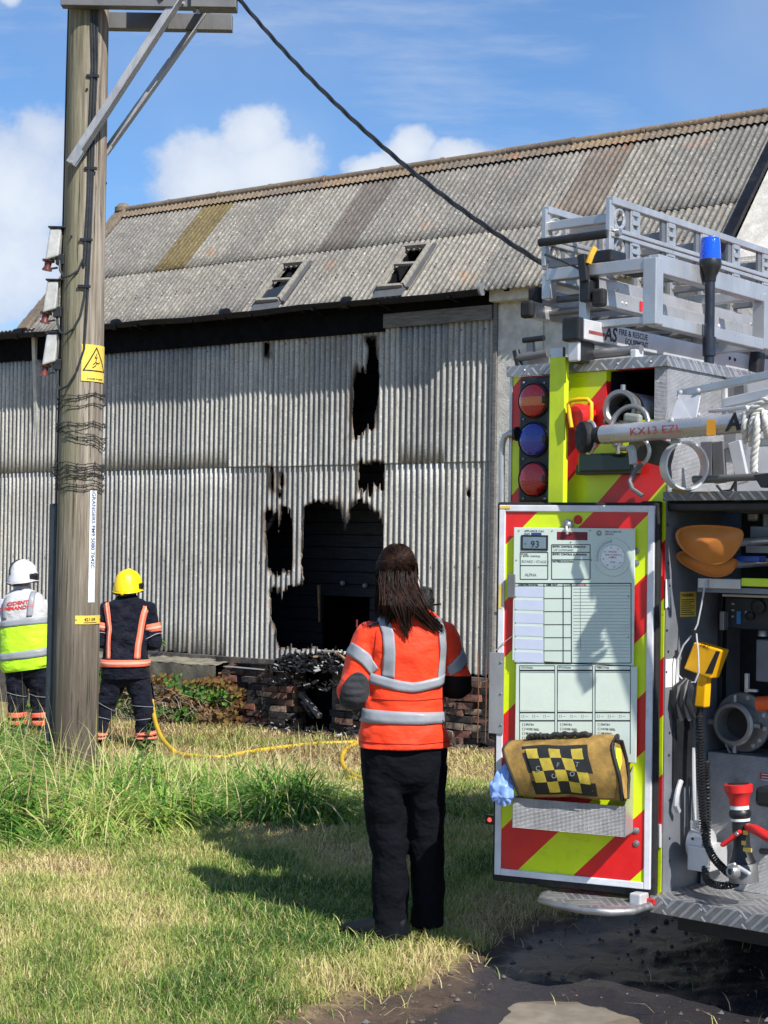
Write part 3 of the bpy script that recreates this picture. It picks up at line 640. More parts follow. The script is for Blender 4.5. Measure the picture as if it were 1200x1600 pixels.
# --- gutter, brackets, fascia
def gutter(xa, xb, nm='gutter'):
    mb = MB(); r = .062; z0 = zE - .035; y0 = -.26; N = 10; prof = []
    for i in range(N + 1):
        a = math.pi + math.pi * i / N; prof.append((y0 + r * math.cos(a), z0 + r * math.sin(a)))
    inner = [(y0 + (r - .006) * math.cos(math.pi + math.pi * i / N), z0 + .0 + (r - .006) * math.sin(math.pi + math.pi * i / N)) for i in range(N, -1, -1)]
    ring = prof + inner; nst = max(2, int((xb - xa) / .5))
    vs = []; fs = []
    for i in range(nst + 1):
        X = xa + (xb - xa) * i / nst; dz = .010 * math.sin(X * 2.1) + .006 * math.sin(X * 5)
        vs += [(X, p[0], p[1] + dz) for p in ring]
    n = len(ring)
    for i in range(nst):
        for j in range(n): fs.append((i * n + j, i * n + (j + 1) % n, (i + 1) * n + (j + 1) % n, (i + 1) * n + j))
    fs += [tuple(range(n)), tuple(nst * n + j for j in range(n))]
    return mb.add(vs, fs).build(nm, m_gutter, barn, smooth=True)
X = -.02
for i in range(7): gutter(X - 1.78, X); MB().tube([(X - 1.78 - .03, -.26, zE - .04), (X - 1.78 + .05, -.26, zE - .04)], .07, 12).build('gutter_joint', m_gutter, barn, smooth=True); X -= 1.8
MB().tube([(-.03, -.26, zE - .036), (-.005, -.26, zE - .036)], .066, 14).build('gutter_stop_end', simple('faded_grey_paint', (.16,.17,.18), .6), barn, smooth=True)
for i in range(12):
    xx = -.4 - i * .92; MB().bar((xx, -.32, zE - .09), (xx, -.03, zE - .13), .025, .02).build('gutter_bracket', m_gutter, barn)
xf = BF.px(601, 500, -.03).x
MB().box((-11.4, -.045, zE - .36), (xf, -.02, zE - .02)).build('fascia_board', m_soot, barn)
o = MB().box((xf, -.06, BF.px(690, 504, -.05).z - .01), (-.015, -.03, BF.px(690, 483, -.05).z)).build('fascia_board', m_weathered, barn, bevel=.003); o['label'] = 'weathered grey board'
MB().box((xf + .01, -.045, BF.px(690, 483, -.05).z + .003), (-.0, -.025, zE - .01)).build('soffit_board', m_soot, barn)
# wall plate and studs behind the sheets, charred
mb = MB()
for zz in (4.0, 2.62, 1.5): mb.box((-10.5, .03, zz), (-.1, .11, zz + .09))
for i in range(9): mb.box((-.4 - i * 1.22, .03, .3), (-.32 - i * 1.22, .12, 4.1))
mb2 = MB()
for zz in (4.0, 2.62): mb2.box((-10.5, .03, zz), (-3.7, .11, zz + .09)); mb2.box((-1.2, .03, zz), (-.1, .11, zz + .09))
mb2.box((-3.7, .05, 4.0), (-1.2, .13, 4.09))
for xx in (-.5, -1.3, -3.75, -4.9, -6.1, -7.3, -8.5): mb2.box((xx, .03, .3), (xx + .08, .12, 4.1))
mb2.build('wall_studs', m_char, barn)
# inside: a charred boarded partition with a black doorway
m_burntboard = simple('burnt_blue_black_boards', (.016, .019, .028), .55, var=.55, scale=10, bump=.5, bscale=30, dist=.006, sc=(.4, 1, 3))
inz0 = .32
dx0 = BF.px(503, 950, 1.0).x; dx1 = BF.px(577, 950, 1.0).x; dzt = BF.px(540, 915, 1.0).z
z = inz0
while z < 4.3:
    h = .15; yj = 1.0 + rs.uniform(-.01, .01)
    if z + h < dzt:
        MB().box((-5.0, yj, z), (dx0, yj + .03, z + h - .012)).build('partition_board', m_burntboard, barn); MB().box((dx1, yj, z), (-.1, yj + .03, z + h - .012)).build('partition_board', m_burntboard, barn)
    else: MB().box((-5.0, yj, z), (-.1, yj + .03, z + h - .012)).build('partition_board', m_burntboard, barn)
    z += h
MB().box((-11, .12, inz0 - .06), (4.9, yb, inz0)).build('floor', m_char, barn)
a = BF.px(498, 914, .96); b = BF.px(499, 972, .96)
MB().bar(a, b + Vector((.0, 0, .0)), .03, .03, taper=.5).build('scorched_post', m_rawwood, barn)
for (px, py) in ((571, 915), (536, 911)):
    c = BF.px(px, py, .95); MB().lathe(c, (0, -1, 0), [(0, .03), (.03, .026), (.04, .01)], 7).build('insulation_fragment', m_ashpale, barn)
mb = MB(); xx = -.12
while xx > -11:
    for zz in (zJ + .012, 4.02, 1.52, 3.3):
        if hole_d(xx, zz) > .03: mb.lathe((xx, -.012, zz + rs.uniform(-.01, .01)), (0, -1, 0), [(0, .011), (.004, .010), (.010, .004)], 7)
    xx -= PITCH * 4
mb.build('sheet_bolts', m_rust, barn, recalc=False)['kind'] = 'stuff'
mb = MB(); xx = xrl + .1
while xx < xrr:
    for ss_ in (.5, sLap + .03, sLap + .6, sTop + .03):
        if sk_hole(xx, ss_) > .1: mb.lathe(roofpt(xx, ss_ + rs.uniform(-.01, .01), .015), sn, [(0, .012), (.005, .010), (.012, .004)], 7)
    xx += PITCH * 3
mb.build('roof_bolts', m_rust, barn, recalc=False)['kind'] = 'stuff'
# --- rendered wall right of the cladding, with a capping
xr0 = BF.px(777, 600, 0).x; capz = BF.px(810, 470, -.03).z
mb = MB(); mb.box((.035, .0, -.5), (5.1, .2, capz + .02)); mb.build('rendered_wall', m_render, barn)
for i in range(9): MB().box((.04 + i * .57, -.012, 1.0), (.04 + i * .57 + .55, -.001, capz - .02)).build('wall_panel', m_render, barn, bevel=.004)
MB().box((-.005, -.04, .2), (.04, .06, zE - .05)).build('corner_trim', m_weathered, barn, bevel=.004)
mb = MB(); mb.box((.0, -.14, capz), (5.0, .22, capz + .135)); mb.box((-.03, -.17, capz + .137), (5.0, .22, capz + .17)); mb.build('wall_capping', m_render, barn, bevel=.008)
# --- brick plinth, brick by brick, with the burnt-out gap
gz = ground_z(0, 17) - .15
pl = MB(); pl.box((-11.4, -.055, -.7), (BF.px(459, 1100, -.1).x, .12, .34)); pl.box((BF.px(515, 1100, -.1).x, -.055, -.7), (5.0, .12, .30))
pl.build('plinth_core', m_mortar, barn)
shared = []
for kk in range(14):
    rr = random.Random(kk); mb = MB(); L, Hh, D = .215, .066, .1; mb.box((-L / 2, -D / 2, -Hh / 2), (L / 2, D / 2, Hh / 2))
    mb.v = [(a + rr.uniform(-.008, .008), b + rr.uniform(-.008, .008), c + rr.uniform(-.006, .006)) for a, b, c in mb.v]
    me = mb.mesh('brick'); me.materials.append(m_brick[(0, 1, 2, 2, 1, 3, 2)[kk % 7]]); shared.append(me)
nb = 0; gx0 = BF.px(459, 1100, -.1).x; gx1 = BF.px(517, 1100, -.1).x
for c in range(12):
    zc = -.52 + c * .076
    xx = -.1 - (.11 if c % 2 else 0)
    xx = 1.0 + (.11 if c % 2 else 0)
    while xx > -4.1:
        xx -= .226
        if gx0 - .03 < xx < gx1 + .03: continue
        if c == 11 and rs.random() < .6: continue
        if rs.random() < .05: continue
        if abs(xx - gx0) < .3 and c > 9: continue
        if gx1 < xx < gx1 + .5 and c > 5: continue
        if xx < -3.75 and c > 8: continue
        nb += 1
        if nb > 285: break
        o = bpy.data.objects.new('brick', rs.choice(shared)); COL.objects.link(o); o.parent = barn
        o.location = (xx, -.085 + rs.uniform(-.035, .018), zc + rs.uniform(-.009, .009) + .015 * math.sin(xx * 1.7)); o.rotation_euler = (rs.uniform(-.06, .06), rs.uniform(-.06, .06), rs.uniform(-.12, .12))
        if rs.random() < .07: o.location.y -= .05; o.rotation_euler.y += rs.uniform(-.2, .2)
print('bricks', nb)
# projecting brick pier left of the gap
for c in range(9):
    for i in range(3):
        o = bpy.data.objects.new('brick', shared[(c * 3 + i) % 14]); COL.objects.link(o); o.parent = barn
        o.location = (gx0 - .1 - i * .226 + (.1 if c % 2 else 0), -.21 + rs.uniform(-.015, .015), -.50 + c * .076); o.rotation_euler = (0, rs.uniform(-.03, .03), rs.uniform(-.07, .07))
MB().box((gx0 - .62, -.16, -.7), (gx0 + .02, -.06, .16)).build('pier_core', m_mortar, barn)
# sooty cavity behind the gap
MB().box((gx0, .25, -.7), (gx1, .3, .3)).build('cavity_wall', m_char, barn)
# mossy ledge under the sheets on the left
mb = MB(); xa = BF.px(60, 1030, -.2).x; xb = BF.px(352, 1035, -.2).x
mb.grid(lambda u, v: (xa + (xb - xa) * u, -.03 - .34 * v + .02 * hnoise(u * 20, v * 3), .30 - .05 * v + .02 * hnoise(u * 30, v * 5, 1, 4)), 60, 5)
mb.grid(lambda u, v: (xa + (xb - xa) * u, -.37 + .03 * hnoise(u * 25, v * 4, 1, 9), .25 - .8 * v + .0), 60, 6)
mb.build('mossy_ledge', m_concrete, barn, smooth=True, recalc=False)
print('gap', gx0, gx1)

# ------------------------------------------------------------- taller rendered building behind, at the right
hb = root('rendered_outbuilding', BF, label='pale rendered slope beyond the right verge of the barn roof', cat='building')
mb = MB(); mb.prism([(xrr + .10, -.1, 0), (xrr + .10, 2 * YR + .3, 0), (xrr + .10, YR + .1, zR + .12), (xrr + .10, -.15, zE + .06)], (5, 0, 0)); mb.build('rendered_slope', m_render, hb)
MB().bar((xrr + .04, -.25, zE + .03), (xrr + .04, YR + .2, zR + .25), .10, .05, up=sn).build('verge_flashing', m_gutter, hb)

# ------------------------------------------------------------- rubble and loose burnt timber (each plank its own thing)
def plank(px0, py0, px1, py1, off0, off1, w, h, mat, label, nm='charred_plank', cat='plank', grp=None):
    a = BF.px(px0, py0, off0); b = BF.px(px1, py1, off1); mb = MB().bar((0, 0, 0), b - a, w, h)
    o = mb.build(nm, mat, bevel=.003); o.location = BF.w(a); o.rotation_euler.z = BF.ang; tag(o, label, cat, grp); return o
g = 'loose timbers at the burnt opening'
plank(462, 1052, 482, 1045, -.28, -.2, .05, .02, m_weathered, 'short grey scorched board sticking up left of the rubble', grp=g)
plank(498, 1018, 526, 1018, -.06, -.05, .06, .02, m_frame, 'pale flat board on top of the charred rubble', nm='pale_board', grp=g)
plank(490, 1026, 506, 1026, -.15, -.12, .04, .02, m_rawwood, 'small orange split batten on the rubble front', nm='split_batten', grp=g)
plank(524, 1020, 541, 1030, -.12, -.14, .03, .02, m_rawwood, 'orange splintered batten at the right of the rubble, beside her sleeve', nm='split_batten', grp=g)
plank(470, 1083, 500, 1120, -.13, -.24, .06, .05, m_weathered, 'pale scorched post leaning in the gap of the brick wall', nm='leaning_post', grp=g)
plank(466, 1092, 489, 1122, -.2, -.27, .04, .03, m_char, 'black charred stick leaning below the pale post in the gap', grp=g)
plank(505, 1050, 545, 1044, -.22, -.2, .05, .02, m_weathered, 'grey board end jutting out under the rubble near her elbow', grp=g)
plank(342, 1052, 368, 1050, -.3, -.28, .03, .02, m_rawwood, 'brown stick at the left end of the metal strip', nm='broken_stick', grp=g)
a = BF.px(352, 1041, -.33); b = BF.px(452, 1050, -.27); mb = MB().bar((0, 0, 0), b - a, .09, .008, up=(0, 0, 1)); o = mb.build('metal_strip', m_galv, bevel=.002); o.location = BF.w(a); o.rotation_euler.z = BF.ang
tag(o, 'long flat grey metal strip lying along the top of the brick plinth', 'metal strip')
a = BF.px(372, 1036, -.1); b = BF.px(470, 1042, -.22); mb = MB().bar((0, 0, 0), b - a, .14, .012, up=(0, 0, 1)); o = mb.build('charred_board', m_char, bevel=.002); o.location = BF.w(a); o.rotation_euler.z = BF.ang
tag(o, 'wide black burnt board lying above the metal strip', 'plank')
# heap of cinders: countless pieces
mb = MB(); r = random.Random(11)
x0 = BF.px(436, 1020, -.1).x; x1 = BF.px(604, 1020, -.1).x
mb.grid(lambda u, v: (x0 + (x1 - x0) * u, -.30 + .9 * v, .22 + .17 * math.sin(min(1, v * 1.6) * math.pi * .6) + .04 * hnoise(u * 12, v * 9, 1, 3) + .05 * math.sin(u * 3)), 70, 26, m=1)
for k in range(2300):
    u = r.random(); v = r.random(); X = x0 + (x1 - x0) * u; Y = -.36 + .8 * v; Z = .22 + .17 * math.sin(min(1, (v) * 1.6) * math.pi * .6) + .04 * hnoise(u * 12, v * 9, 1, 3) + .05 * math.sin(u * 3)
    if r.random() < .16: Y = -.3 - r.random() * .35; Z = ground_z(0, 17) + .02 + r.random() * .12 * (1 + Y + .3) if r.random() < .5 else .1 + .1 * r.random()
    L = r.choice((.02, .03, .05, .08)) * r.uniform(.6, 1.3); d = Vector((r.uniform(-1, 1), r.uniform(-1, 1), r.uniform(-.5, .5))).normalized() * L
    mb.bar((X, Y, Z), Vector((X, Y, Z)) + d, L * .35, L * .18, up=(r.random(), r.random(), 1), m=2 if r.random() < .07 else r.choice((0, 1)))
o = mb.build('charred_rubble', [m_ash, m_char, m_ashpale], recalc=False); o.location = BF.o; o.rotation_euler.z = BF.ang
tag(o, 'heap of black cinders and grey ash spilling out of the burnt opening', 'rubble', kind='stuff')
# brick and render rubble at the wall foot
mb = MB()
for k in range(900):
    X = r.uniform(-4.0, 1.0); Y = -.16 - abs(r.gauss(0, .22)); p = BF.w((X, Y, 0)); s = r.choice((.012, .02, .03, .05)) * r.uniform(.6, 1.2); z = ground_z(p.x, p.y) + s * .3
    c = Vector((X, Y, z)); d = Vector((r.uniform(-1, 1), r.uniform(-1, 1), r.uniform(-.3, .3))).normalized() * s; mb.bar(c - d, c + d, s * 1.1, s * .7, m=r.choice((0, 1, 1, 2, 3)))
o = mb.build('brick_rubble', [m_brick[0], m_brick[2], m_char, m_mortar], recalc=False); o.location = BF.o; o.rotation_euler.z = BF.ang
tag(o, 'broken brick bits and clinker strewn along the foot of the plinth', 'rubble', kind='stuff')
# ivy and brambles over the left half of the plinth
mb = MB(); tn = []
for k in range(7500):
    X = r.uniform(-6.4, -3.4) if r.random() < .93 else r.uniform(-3.4, -3.0); dep = r.random(); Z = -.42 + .66 * r.random() ** .8
    if Z > .12 + .25 * hnoise(X * 2, 0, 1, 2): continue
    Y = -.42 - .30 * (1 - (Z + .4)) * r.random() - .05 * r.random(); s = r.uniform(.018, .045)
    if hnoise(X * 1.8, Z * 4, 1, 8) < -.18 and r.random() < .8: continue
    n = Vector((r.uniform(-.6, .6), -1, r.uniform(-.2, .9))).normalized(); a = n.orthogonal().normalized(); b = n.cross(a); an = r.random() * 6.28; A = a * math.cos(an) + b * math.sin(an); B = n.cross(A)
    c = Vector((X, Y, Z)); mb.add([c - A * s, c + B * s * .7 + n * .006, c + A * s * 1.1, c - B * s * .7], [(0, 1, 2), (0, 2, 3)])
    tn += [(.2 if hnoise(X * 2.5, Z * 5, 1, 5) < .0 else .75) + r.uniform(-.25, .25)] * 4
m_ivy = blade_material('bramble_leaf', [rgb((110,74,48)), rgb((140,104,64)), rgb((128,128,60)), rgb((96,140,56)), rgb((56,104,40))], .3)
o = mb.build('brambles', m_ivy, recalc=False); at2 = o.data.attributes.new('tone', 'FLOAT', 'POINT'); at2.data.foreach_set('value', tn); o.location = BF.o; o.rotation_euler.z = BF.ang
tag(o, 'half-withered brambles and ivy covering the left part of the plinth', 'brambles', kind='stuff')
mb = MB(); 
for k in range(330):
    X = r.uniform(-5.6, -3.2); Y = -.45 - r.random() * .35; p = BF.w((X, Y, 0)); z = ground_z(p.x, p.y) + r.uniform(0, .35); d = Vector((r.uniform(-1, 1), r.uniform(-.3, .1), r.uniform(-.6, .5))) * .25
    mb.tube([(X, Y, z), Vector((X, Y, z)) + d * .5 + Vector((0, 0, .03)), Vector((X, Y, z)) + d], .0035, 3, cap=False)
for k in range(6):
    mb.tube([(-5.1 + .3 * k + .55 * j, -.75 + .05 * math.sin(j + k), ground_z(-1.5, 17) + .02 + .03 * math.sin(j * 2 + k)) for j in range(5)], .006, 4)
o = mb.build('dead_stems', simple('dead_bramble_stem', (.30,.24,.18), .8), recalc=False); o.location = BF.o; o.rotation_euler.z = BF.ang
tag(o, 'tangle of dead brown stems before the plinth left of the pier', 'dead stems', kind='stuff')
# tuft growing on the ledge
c = BF.px(252, 1012, -.15); wd = root('wall_tuft', loc=BF.w(c), label='small green weed growing on the ledge against the cladding', cat='weed')
st, lf_ = weed(.12, 30, .09, 44); o = lf_.build('foliage', m_leaf, wd); a = o.data.attributes.new('tone', 'FLOAT', 'POINT'); a.data.foreach_set('value', [.5] * len(o.data.vertices)); st.build('stem', m_stem, wd)
# two rusty rods in front of the plinth at the right
for i, px in enumerate((746, 758)):
    b = BF.px(px, 1160, -.35); t = BF.px(px + 1, 1020 + i * 8, -.3); o = MB().tube([(0, 0, 0), (t - b) * .5 + Vector((.008, 0, 0)), t - b], .007, 6).build('rusty_rod', m_rust); o.location = BF.w(b); o.rotation_euler.z = BF.ang
    tag(o, ('left one' if i == 0 else 'right one') + ' of the two thin rusty rods standing before the plinth', 'rod', 'rusty rods before the plinth')
# ------------------------------------------------------------- utility pole
PB = at(115, 1238, 11.5); PB.z = ground_z(PB.x, PB.y) - .05
PF = Frame((PB.x, PB.y, 0), 0)
pole = root('utility_pole', PF, label='thick weathered wooden utility pole with steel brackets and cut-out boxes', cat='utility pole')
ZT = PF.px(138, 2, 0).z + .12
def pr_(z): return .164 - .0042 * max(0, z)
mb = MB(); N = 40
def pf(u, v):
    z = PB.z - .2 + (ZT - PB.z + .2) * v; a = u * math.tau; cr = .004 * mnoise.noise(Vector((math.cos(a) * 6, math.sin(a) * 6, z * .35))) + .002 * mnoise.noise(Vector((math.cos(a) * 19, math.sin(a) * 19, z * .6)))
    r = pr_(z) + cr; return (r * math.cos(a), r * math.sin(a), z)
mb.grid(pf, 64, 70, wrap=True); mb.add([pf(i / 64, 1) for i in range(64)], [tuple(range(64))]); mb.build('trunk', m_pole, pole, smooth=60)
def pt(px, py, off=-.17): return PF.px(px, py, off)
# cross channel (steel), two lengths front and back of the pole, running away to the right
za = pt(138, 12).z
MB().bar((-.16, -.19, za + .055), (.95, -.19, za + .055), .09, .12).build('crossarm', m_galvdark, pole, bevel=.004)
MB().bar((-.12, .19, za + .02), (1.02, .19, za + .02), .08, .12).build('crossarm', m_galvdark, pole, bevel=.004)
# equipment hung on the arm: dark tank bottom
b = pt(250, 5, 0); MB().lathe((b.x, 0, b.z + .02), (0, 0, 1), [(-.03, .11), (.0, .13), (.5, .13)], 24).build('equipment_can', m_black, pole, smooth=True)
MB().bar((b.x - .2, -.1, b.z + .06), (b.x + .06, -.24, b.z - .05), .05, .02).build('fixing_strap', m_galvdark, pole)
# two raking braces of angle iron
def angle(p, q, w, t, up, nm='brace'):
    p = Vector(p); q = Vector(q); d = (q - p).normalized(); s = d.cross(Vector(up)).normalized(); u = s.cross(d)
    mb = MB().bar(p, q, w, t, up=up); o1 = s * (w / 2 - t / 2) + u * (w / 2); mb.bar(p + o1 + d * .12, q + o1, t, w, up=up); return mb.build(nm, m_galv, pole, bevel=.0015)
a = pt(111, 256, -.20); b = pt(283, -8, -.22); angle(a, b, .085, .009, (0, -1, .2))
a = pt(158, 248, .16); b = pt(340, -6, .2); angle(a, b, .06, .008, (0, -1, .2))
for (px, py) in ((112, 254), (287, 6), (309, 18)):
    c = pt(px, py, -.225); MB().lathe(c, (0, -1, 0), [(0, .014), (.012, .014), (.012, .008), (.025, .008)], 6).build('bolt', m_galv, pole)
MB().bar(pt(298, 4, -.2), pt(318, 14, .2), .04, .04).build('spacer', m_galv, pole)
MB().box(pt(298, 10, -.28), pt(372, -16, -.14)).build('end_plate', m_galvdark, pole, bevel=.003)
# cables down the pole with cleats, and the loops to the cut-outs
def on_pole(px, z_or_py, lift=.012):
    p = PF.px(px, z_or_py, -.17); 
    r = pr_(p.z) + lift; x = max(-r, min(r, p.x)); return Vector((x, -math.sqrt(max(0, r * r - x * x)), p.z))
CB = [((141,5),(143,100),(139,200),(137,300),(133,380),(131,415)), ((145,5),(147,100),(143,200),(140,300),(137,380),(134,440)), ((150,5),(150,100),(146,200),(143,300),(140,380),(137,445))]
ends = [((129,405),(122,422),(110,431),(98,432),(91,420),(89,404)), ((132,462),(126,492),(115,514),(102,522),(92,518),(86,504),(84,492)), ((134,500),(131,545),(121,580),(106,603),(92,608),(84,596),(82,572))]
for c, e in zip(CB, ends):
    pts = [on_pole(*q) for q in c] + [on_pole(q[0], q[1], .014 + .02 * (i > 1)) for i, q in enumerate(e)]
    MB().tube(pts, .0085, 6).build('cable', m_cable, pole, smooth=True)
for (px, py) in ((144, 117), (141, 262), (134, 374), (131, 447)):
    p = on_pole(px, py, .018); MB().box(p - Vector((.045, .006, .011)), p + Vector((.045, .014, .011))).build('cable_cleat', m_black, pole, bevel=.003)
for (px, py) in ((163, 278), (135, 138), (110, 368)):
    p = on_pole(px, py, .0); MB().lathe(p, (0, -1, 0), [(0, .009), (.012, .009)], 6).build('bolt_head', m_black, pole)
# fused cut-outs
def cutout(px, py):
    c = root('cutout', parent=pole); k = pt(px, py, -.05); x, y, z = k
    mb = MB()
    for (z0, z1, w0, w1, s0, s1) in ((0, .17, .062, .036, .0, .035),):
        mb.add([(x-.06,y-w0,z-.03),(x+.035,y-w0,z),(x+.035,y+w0,z),(x-.06,y+w0,z-.03),(x-.035,y-w1,z+.20),(x+.05,y-w1,z+.205),(x+.05,y+w1,z+.205),(x-.035,y+w1,z+.20)],
               [(0,3,2,1),(4,5,6,7),(0,1,5,4),(1,2,6,5),(2,3,7,6),(3,0,4,7)])
    mb.build('housing', m_cutout, c, bevel=.012)
    MB().box((x - .045, y - .05, z + .205), (x + .075, y + .05, z + .217)).build('lid', m_black, c, bevel=.004)
    MB().box((x + .01, y - .03, z - .055), (x + .07, y + .03, z + .02)).build('bracket', m_black, c, bevel=.004)
    MB().lathe((x - .045, y, z - .02), (-.15, 0, -1), [(0, .045), (.012, .045), (.02, .026), (.05, .024), (.07, .036), (.078, .036)], 16).build('insulator', m_porcelain, c, smooth=True)
    MB().bar((x - .07, y, z - .09), (x + .02, y, z - .075), .02, .012).build('terminal', m_black, c)
for (px, py) in ((86, 402), (82, 484), (81, 566)): cutout(px, py)
# cable guard up the left side and the thin earth strip above it
x0 = -pr_(1) - .018
MB().box((x0 - .032, -.03, -.1), (x0 + .03, .035, pt(80, 786).z)).build('cable_guard', simple('blue_black_steel_guard', (.035,.045,.06), .4, metal=.4), pole, bevel=.01)
MB().box((x0 - .02, -.02, -.12), (x0 + .04, .03, pt(80, 1190).z)).build('guard_foot', m_black, pole)
MB().tube([(-pr_(pt(90, 780).z) - .006, -.02, pt(90, 790).z), (-pr_(5) - .006, -.02, 5), (-pr_(ZT) - .004, -.02, ZT - .1)], .008, 6).build('earth_cable', m_cable, pole)
# signs fixed to the pole
def wrap(px0, py0, px1, py1, lift, name, mat, label=None, cat=None, th=.003, parent=None):
    a = on_pole(px0, py0, lift); b = on_pole(px1, py1, lift); mb = MB(); z0, z1 = min(a.z, b.z), max(a.z, b.z); zm = (z0 + z1) / 2; r = pr_(zm) + lift
    t0 = math.asin(max(-1, min(1, a.x / r))); t1 = math.asin(max(-1, min(1, b.x / r))); n = 8; vs = []
    for i in range(n + 1):
        t = t0 + (t1 - t0) * i / n
        for rr in (r, r + th):
            for zz in (z0, z1): vs.append((rr * math.sin(t), -rr * math.cos(t), zz))
    fs = []
    for i in range(n):
        k = i * 4; fs += [(k, k + 4, k + 5, k + 1), (k + 2, k + 3, k + 7, k + 6), (k, k + 2, k + 6, k + 4), (k + 1, k + 5, k + 7, k + 3)]
    fs += [(0, 1, 3, 2), (n * 4, n * 4 + 2, n * 4 + 3, n * 4 + 1)]
    rt = root(name, PF, label=label, cat=cat); mb.add(vs, fs).build('plate', mat, rt, smooth=True); return rt, (t0, t1, z0, z1, r + th)
def bent(obj_mesh, r, cx, z, rot=0, lift=.0008):        # wrap flat lettering (x right, y up) round the pole
    co = np.empty(len(obj_mesh.vertices) * 3); obj_mesh.vertices.foreach_get('co', co); co = co.reshape(-1, 3); out = co.copy()
    x, y, d = co[:, 0], co[:, 1], co[:, 2]
    if rot: x, y = y.copy(), -x.copy()
    t = cx + x / r; out[:, 0] = (r + lift + d) * np.sin(t); out[:, 1] = -(r + lift + d) * np.cos(t); out[:, 2] = z + y
    obj_mesh.vertices.foreach_set('co', out.reshape(-1)); obj_mesh.update()
def pole_text(txt, size, mat, rt, r, cx, z, rot=0, **k):
    o = lettering(txt, size, mat, rt, (0, 0, 0), (0, 0, 0), **k); bent(o.data, r, cx, z, rot); return o
def flatpoly(pts, r, cx, z, rt, mat, nm='symbol'):
    # densified flat polygon strokes wrapped on the pole
    mb = MB()
    for poly in pts: mb.prism([(a, b, 0) for a, b in poly], (0, 0, .0006))
    o = mb.build(nm, mat, rt, recalc=True); bent(o.data, r, cx, z, 0, .0016); return o
def stroke(ps, w, closed=False):
    out = []; n = len(ps)
    for i in range(n if closed else n - 1):
        a = Vector(ps[i] + (0,)); b = Vector(ps[(i + 1) % n] + (0,)); d = (b - a).normalized(); s = Vector((-d.y, d.x, 0)) * w / 2; e = d * w * .4
        m_ = 4
        for k in range(m_): p = a - e + (b - a + 2 * e) * (k / m_); q = a - e + (b - a + 2 * e) * ((k + 1) / m_); out.append([tuple((p + s)[:2]), tuple((p - s)[:2]), tuple((q - s)[:2]), tuple((q + s)[:2])])
    return out
ds, (t0, t1, z0, z1, r) = wrap(127, 537, 158.5, 595, .004, 'danger_sign', m_signyel, 'yellow danger of death sign with black triangle on the pole', 'sign')
cx = (t0 + t1) / 2; H = z1 - z0; Wd = (t1 - t0) * r; zm = z0 + H * .56
Tt = Wd * .43
flatpoly(stroke([(-Tt, -H * .27), (Tt, -H * .27), (0, H * .36)], .009, True), r, cx, zm, ds, m_ink, 'warning_triangle')
flatpoly(stroke([(.002, H * .19), (-.012, H * .08), (.006, H * .10), (-.004, -.0)], .006) + stroke([(-.025, -H * .10), (-.004, -H * .03), (.018, -H * .07), (.03, -H * .03)], .006) + stroke([(-.03, -H * .19), (-.006, -H * .13), (.004, -H * .05)], .006), r, cx, zm, ds, m_ink, 'figure_symbol')
pole_text('DANGER OF DEATH', .0155, m_ink, ds, r, cx, z0 + .012, align='CENTER', bold=.0002)
ls, (t0, t1, z0, z1, r) = wrap(139, 764, 143.5, 955, .003, 'label_strip', m_signwhite, 'tall white strip with blue sideways letters on the pole', 'label')
cx = (t0 + t1) / 2
pole_text(':GRANGERS FM9 5080 7642C', .044, m_blueink, ls, r, cx - .012 / r, z1 - .01, rot=1, sx=1, bold=.0006)
# stretch it to the strip's length
o = ls.children[-1]; co = np.array([v.co[:] for v in o.data.vertices]); L = z1 - co[:, 2].min(); f = (z1 - z0) * .93 / L
for v in o.data.vertices: v.co.z = z1 - .01 - (z1 - .01 - v.co.z) * f
tgp, (t0, t1, z0, z1, r) = wrap(117, 962, 152, 976, .003, 'number_tag', m_signyel, 'small yellow tag numbered 421159 nailed low on the pole', 'tag')
pole_text('421159', .031, m_ink, tgp, r, (t0 + t1) / 2 - .06, z0 + .022, align='CENTER', bold=.0008)
flatpoly(stroke([(-.06, 0), (.05, 0)], .004), r, (t0 + t1) / 2, z0 + .011, tgp, m_ink, 'small_print')
for s_ in (-1, 1): p = Vector(((r) * math.sin((t0 if s_ < 0 else t1) - s_ * .05), -r * math.cos((t0 if s_ < 0 else t1) - s_ * .05), (z0 + z1) / 2)); MB().lathe(p, (0, -1, 0), [(0, .004), (.004, .004)], 6).build('nail', m_black, tgp)
# barbed wire wound round the pole, two bands
def barbed(levels, label):
    bw = root('barbed_wire', PF, label=label, cat='barbed wire', group='barbed wire wound round the pole'); r_ = random.Random(len(label)); mb = MB(); bb = MB()
    for (pyl, pyr, wob) in levels:
        zl = pt(90, pyl).z; zr = pt(158, pyr).z; pts = []
        for i in range(37):
            a = math.pi * (-.08 + 2.16 * i / 36); cxx = math.cos(a - math.pi); R0 = pr_(zl) + .012 + wob * (.5 + .5 * math.sin(a * 3 + zl * 9)); z = zl + (zr - zl) * (.5 + .5 * math.cos(math.pi - a)) + .008 * math.sin(a * 5 + zl)
            pts.append(Vector((-R0 * math.cos(a), -R0 * math.sin(a), z)))
            if i % 2 == 0:
                p = pts[-1]
                for q in range(2):
                    d = Vector((r_.uniform(-1, 1), r_.uniform(-1, 1), r_.uniform(-1, 1))).normalized() * .016; bb.tube([p - d, p + d], .0022, 4)
        mb.tube(pts, .0032, 5)
    m_w = simple('old_barbed_wire', (.05, .052, .05), .6, metal=.4); mb.build('strand', m_w, bw, recalc=False); bb.build('barbs', m_w, bw, recalc=False)['kind'] = 'stuff'
barbed([(620, 614, .01), (637, 630, .004), (628, 615, .0), (661, 660, .0), (668, 664, .012), (672, 690, .004), (668, 700, .012), (664, 684, .02)], 'upper band of barbed wire wound round the pole under the danger sign')
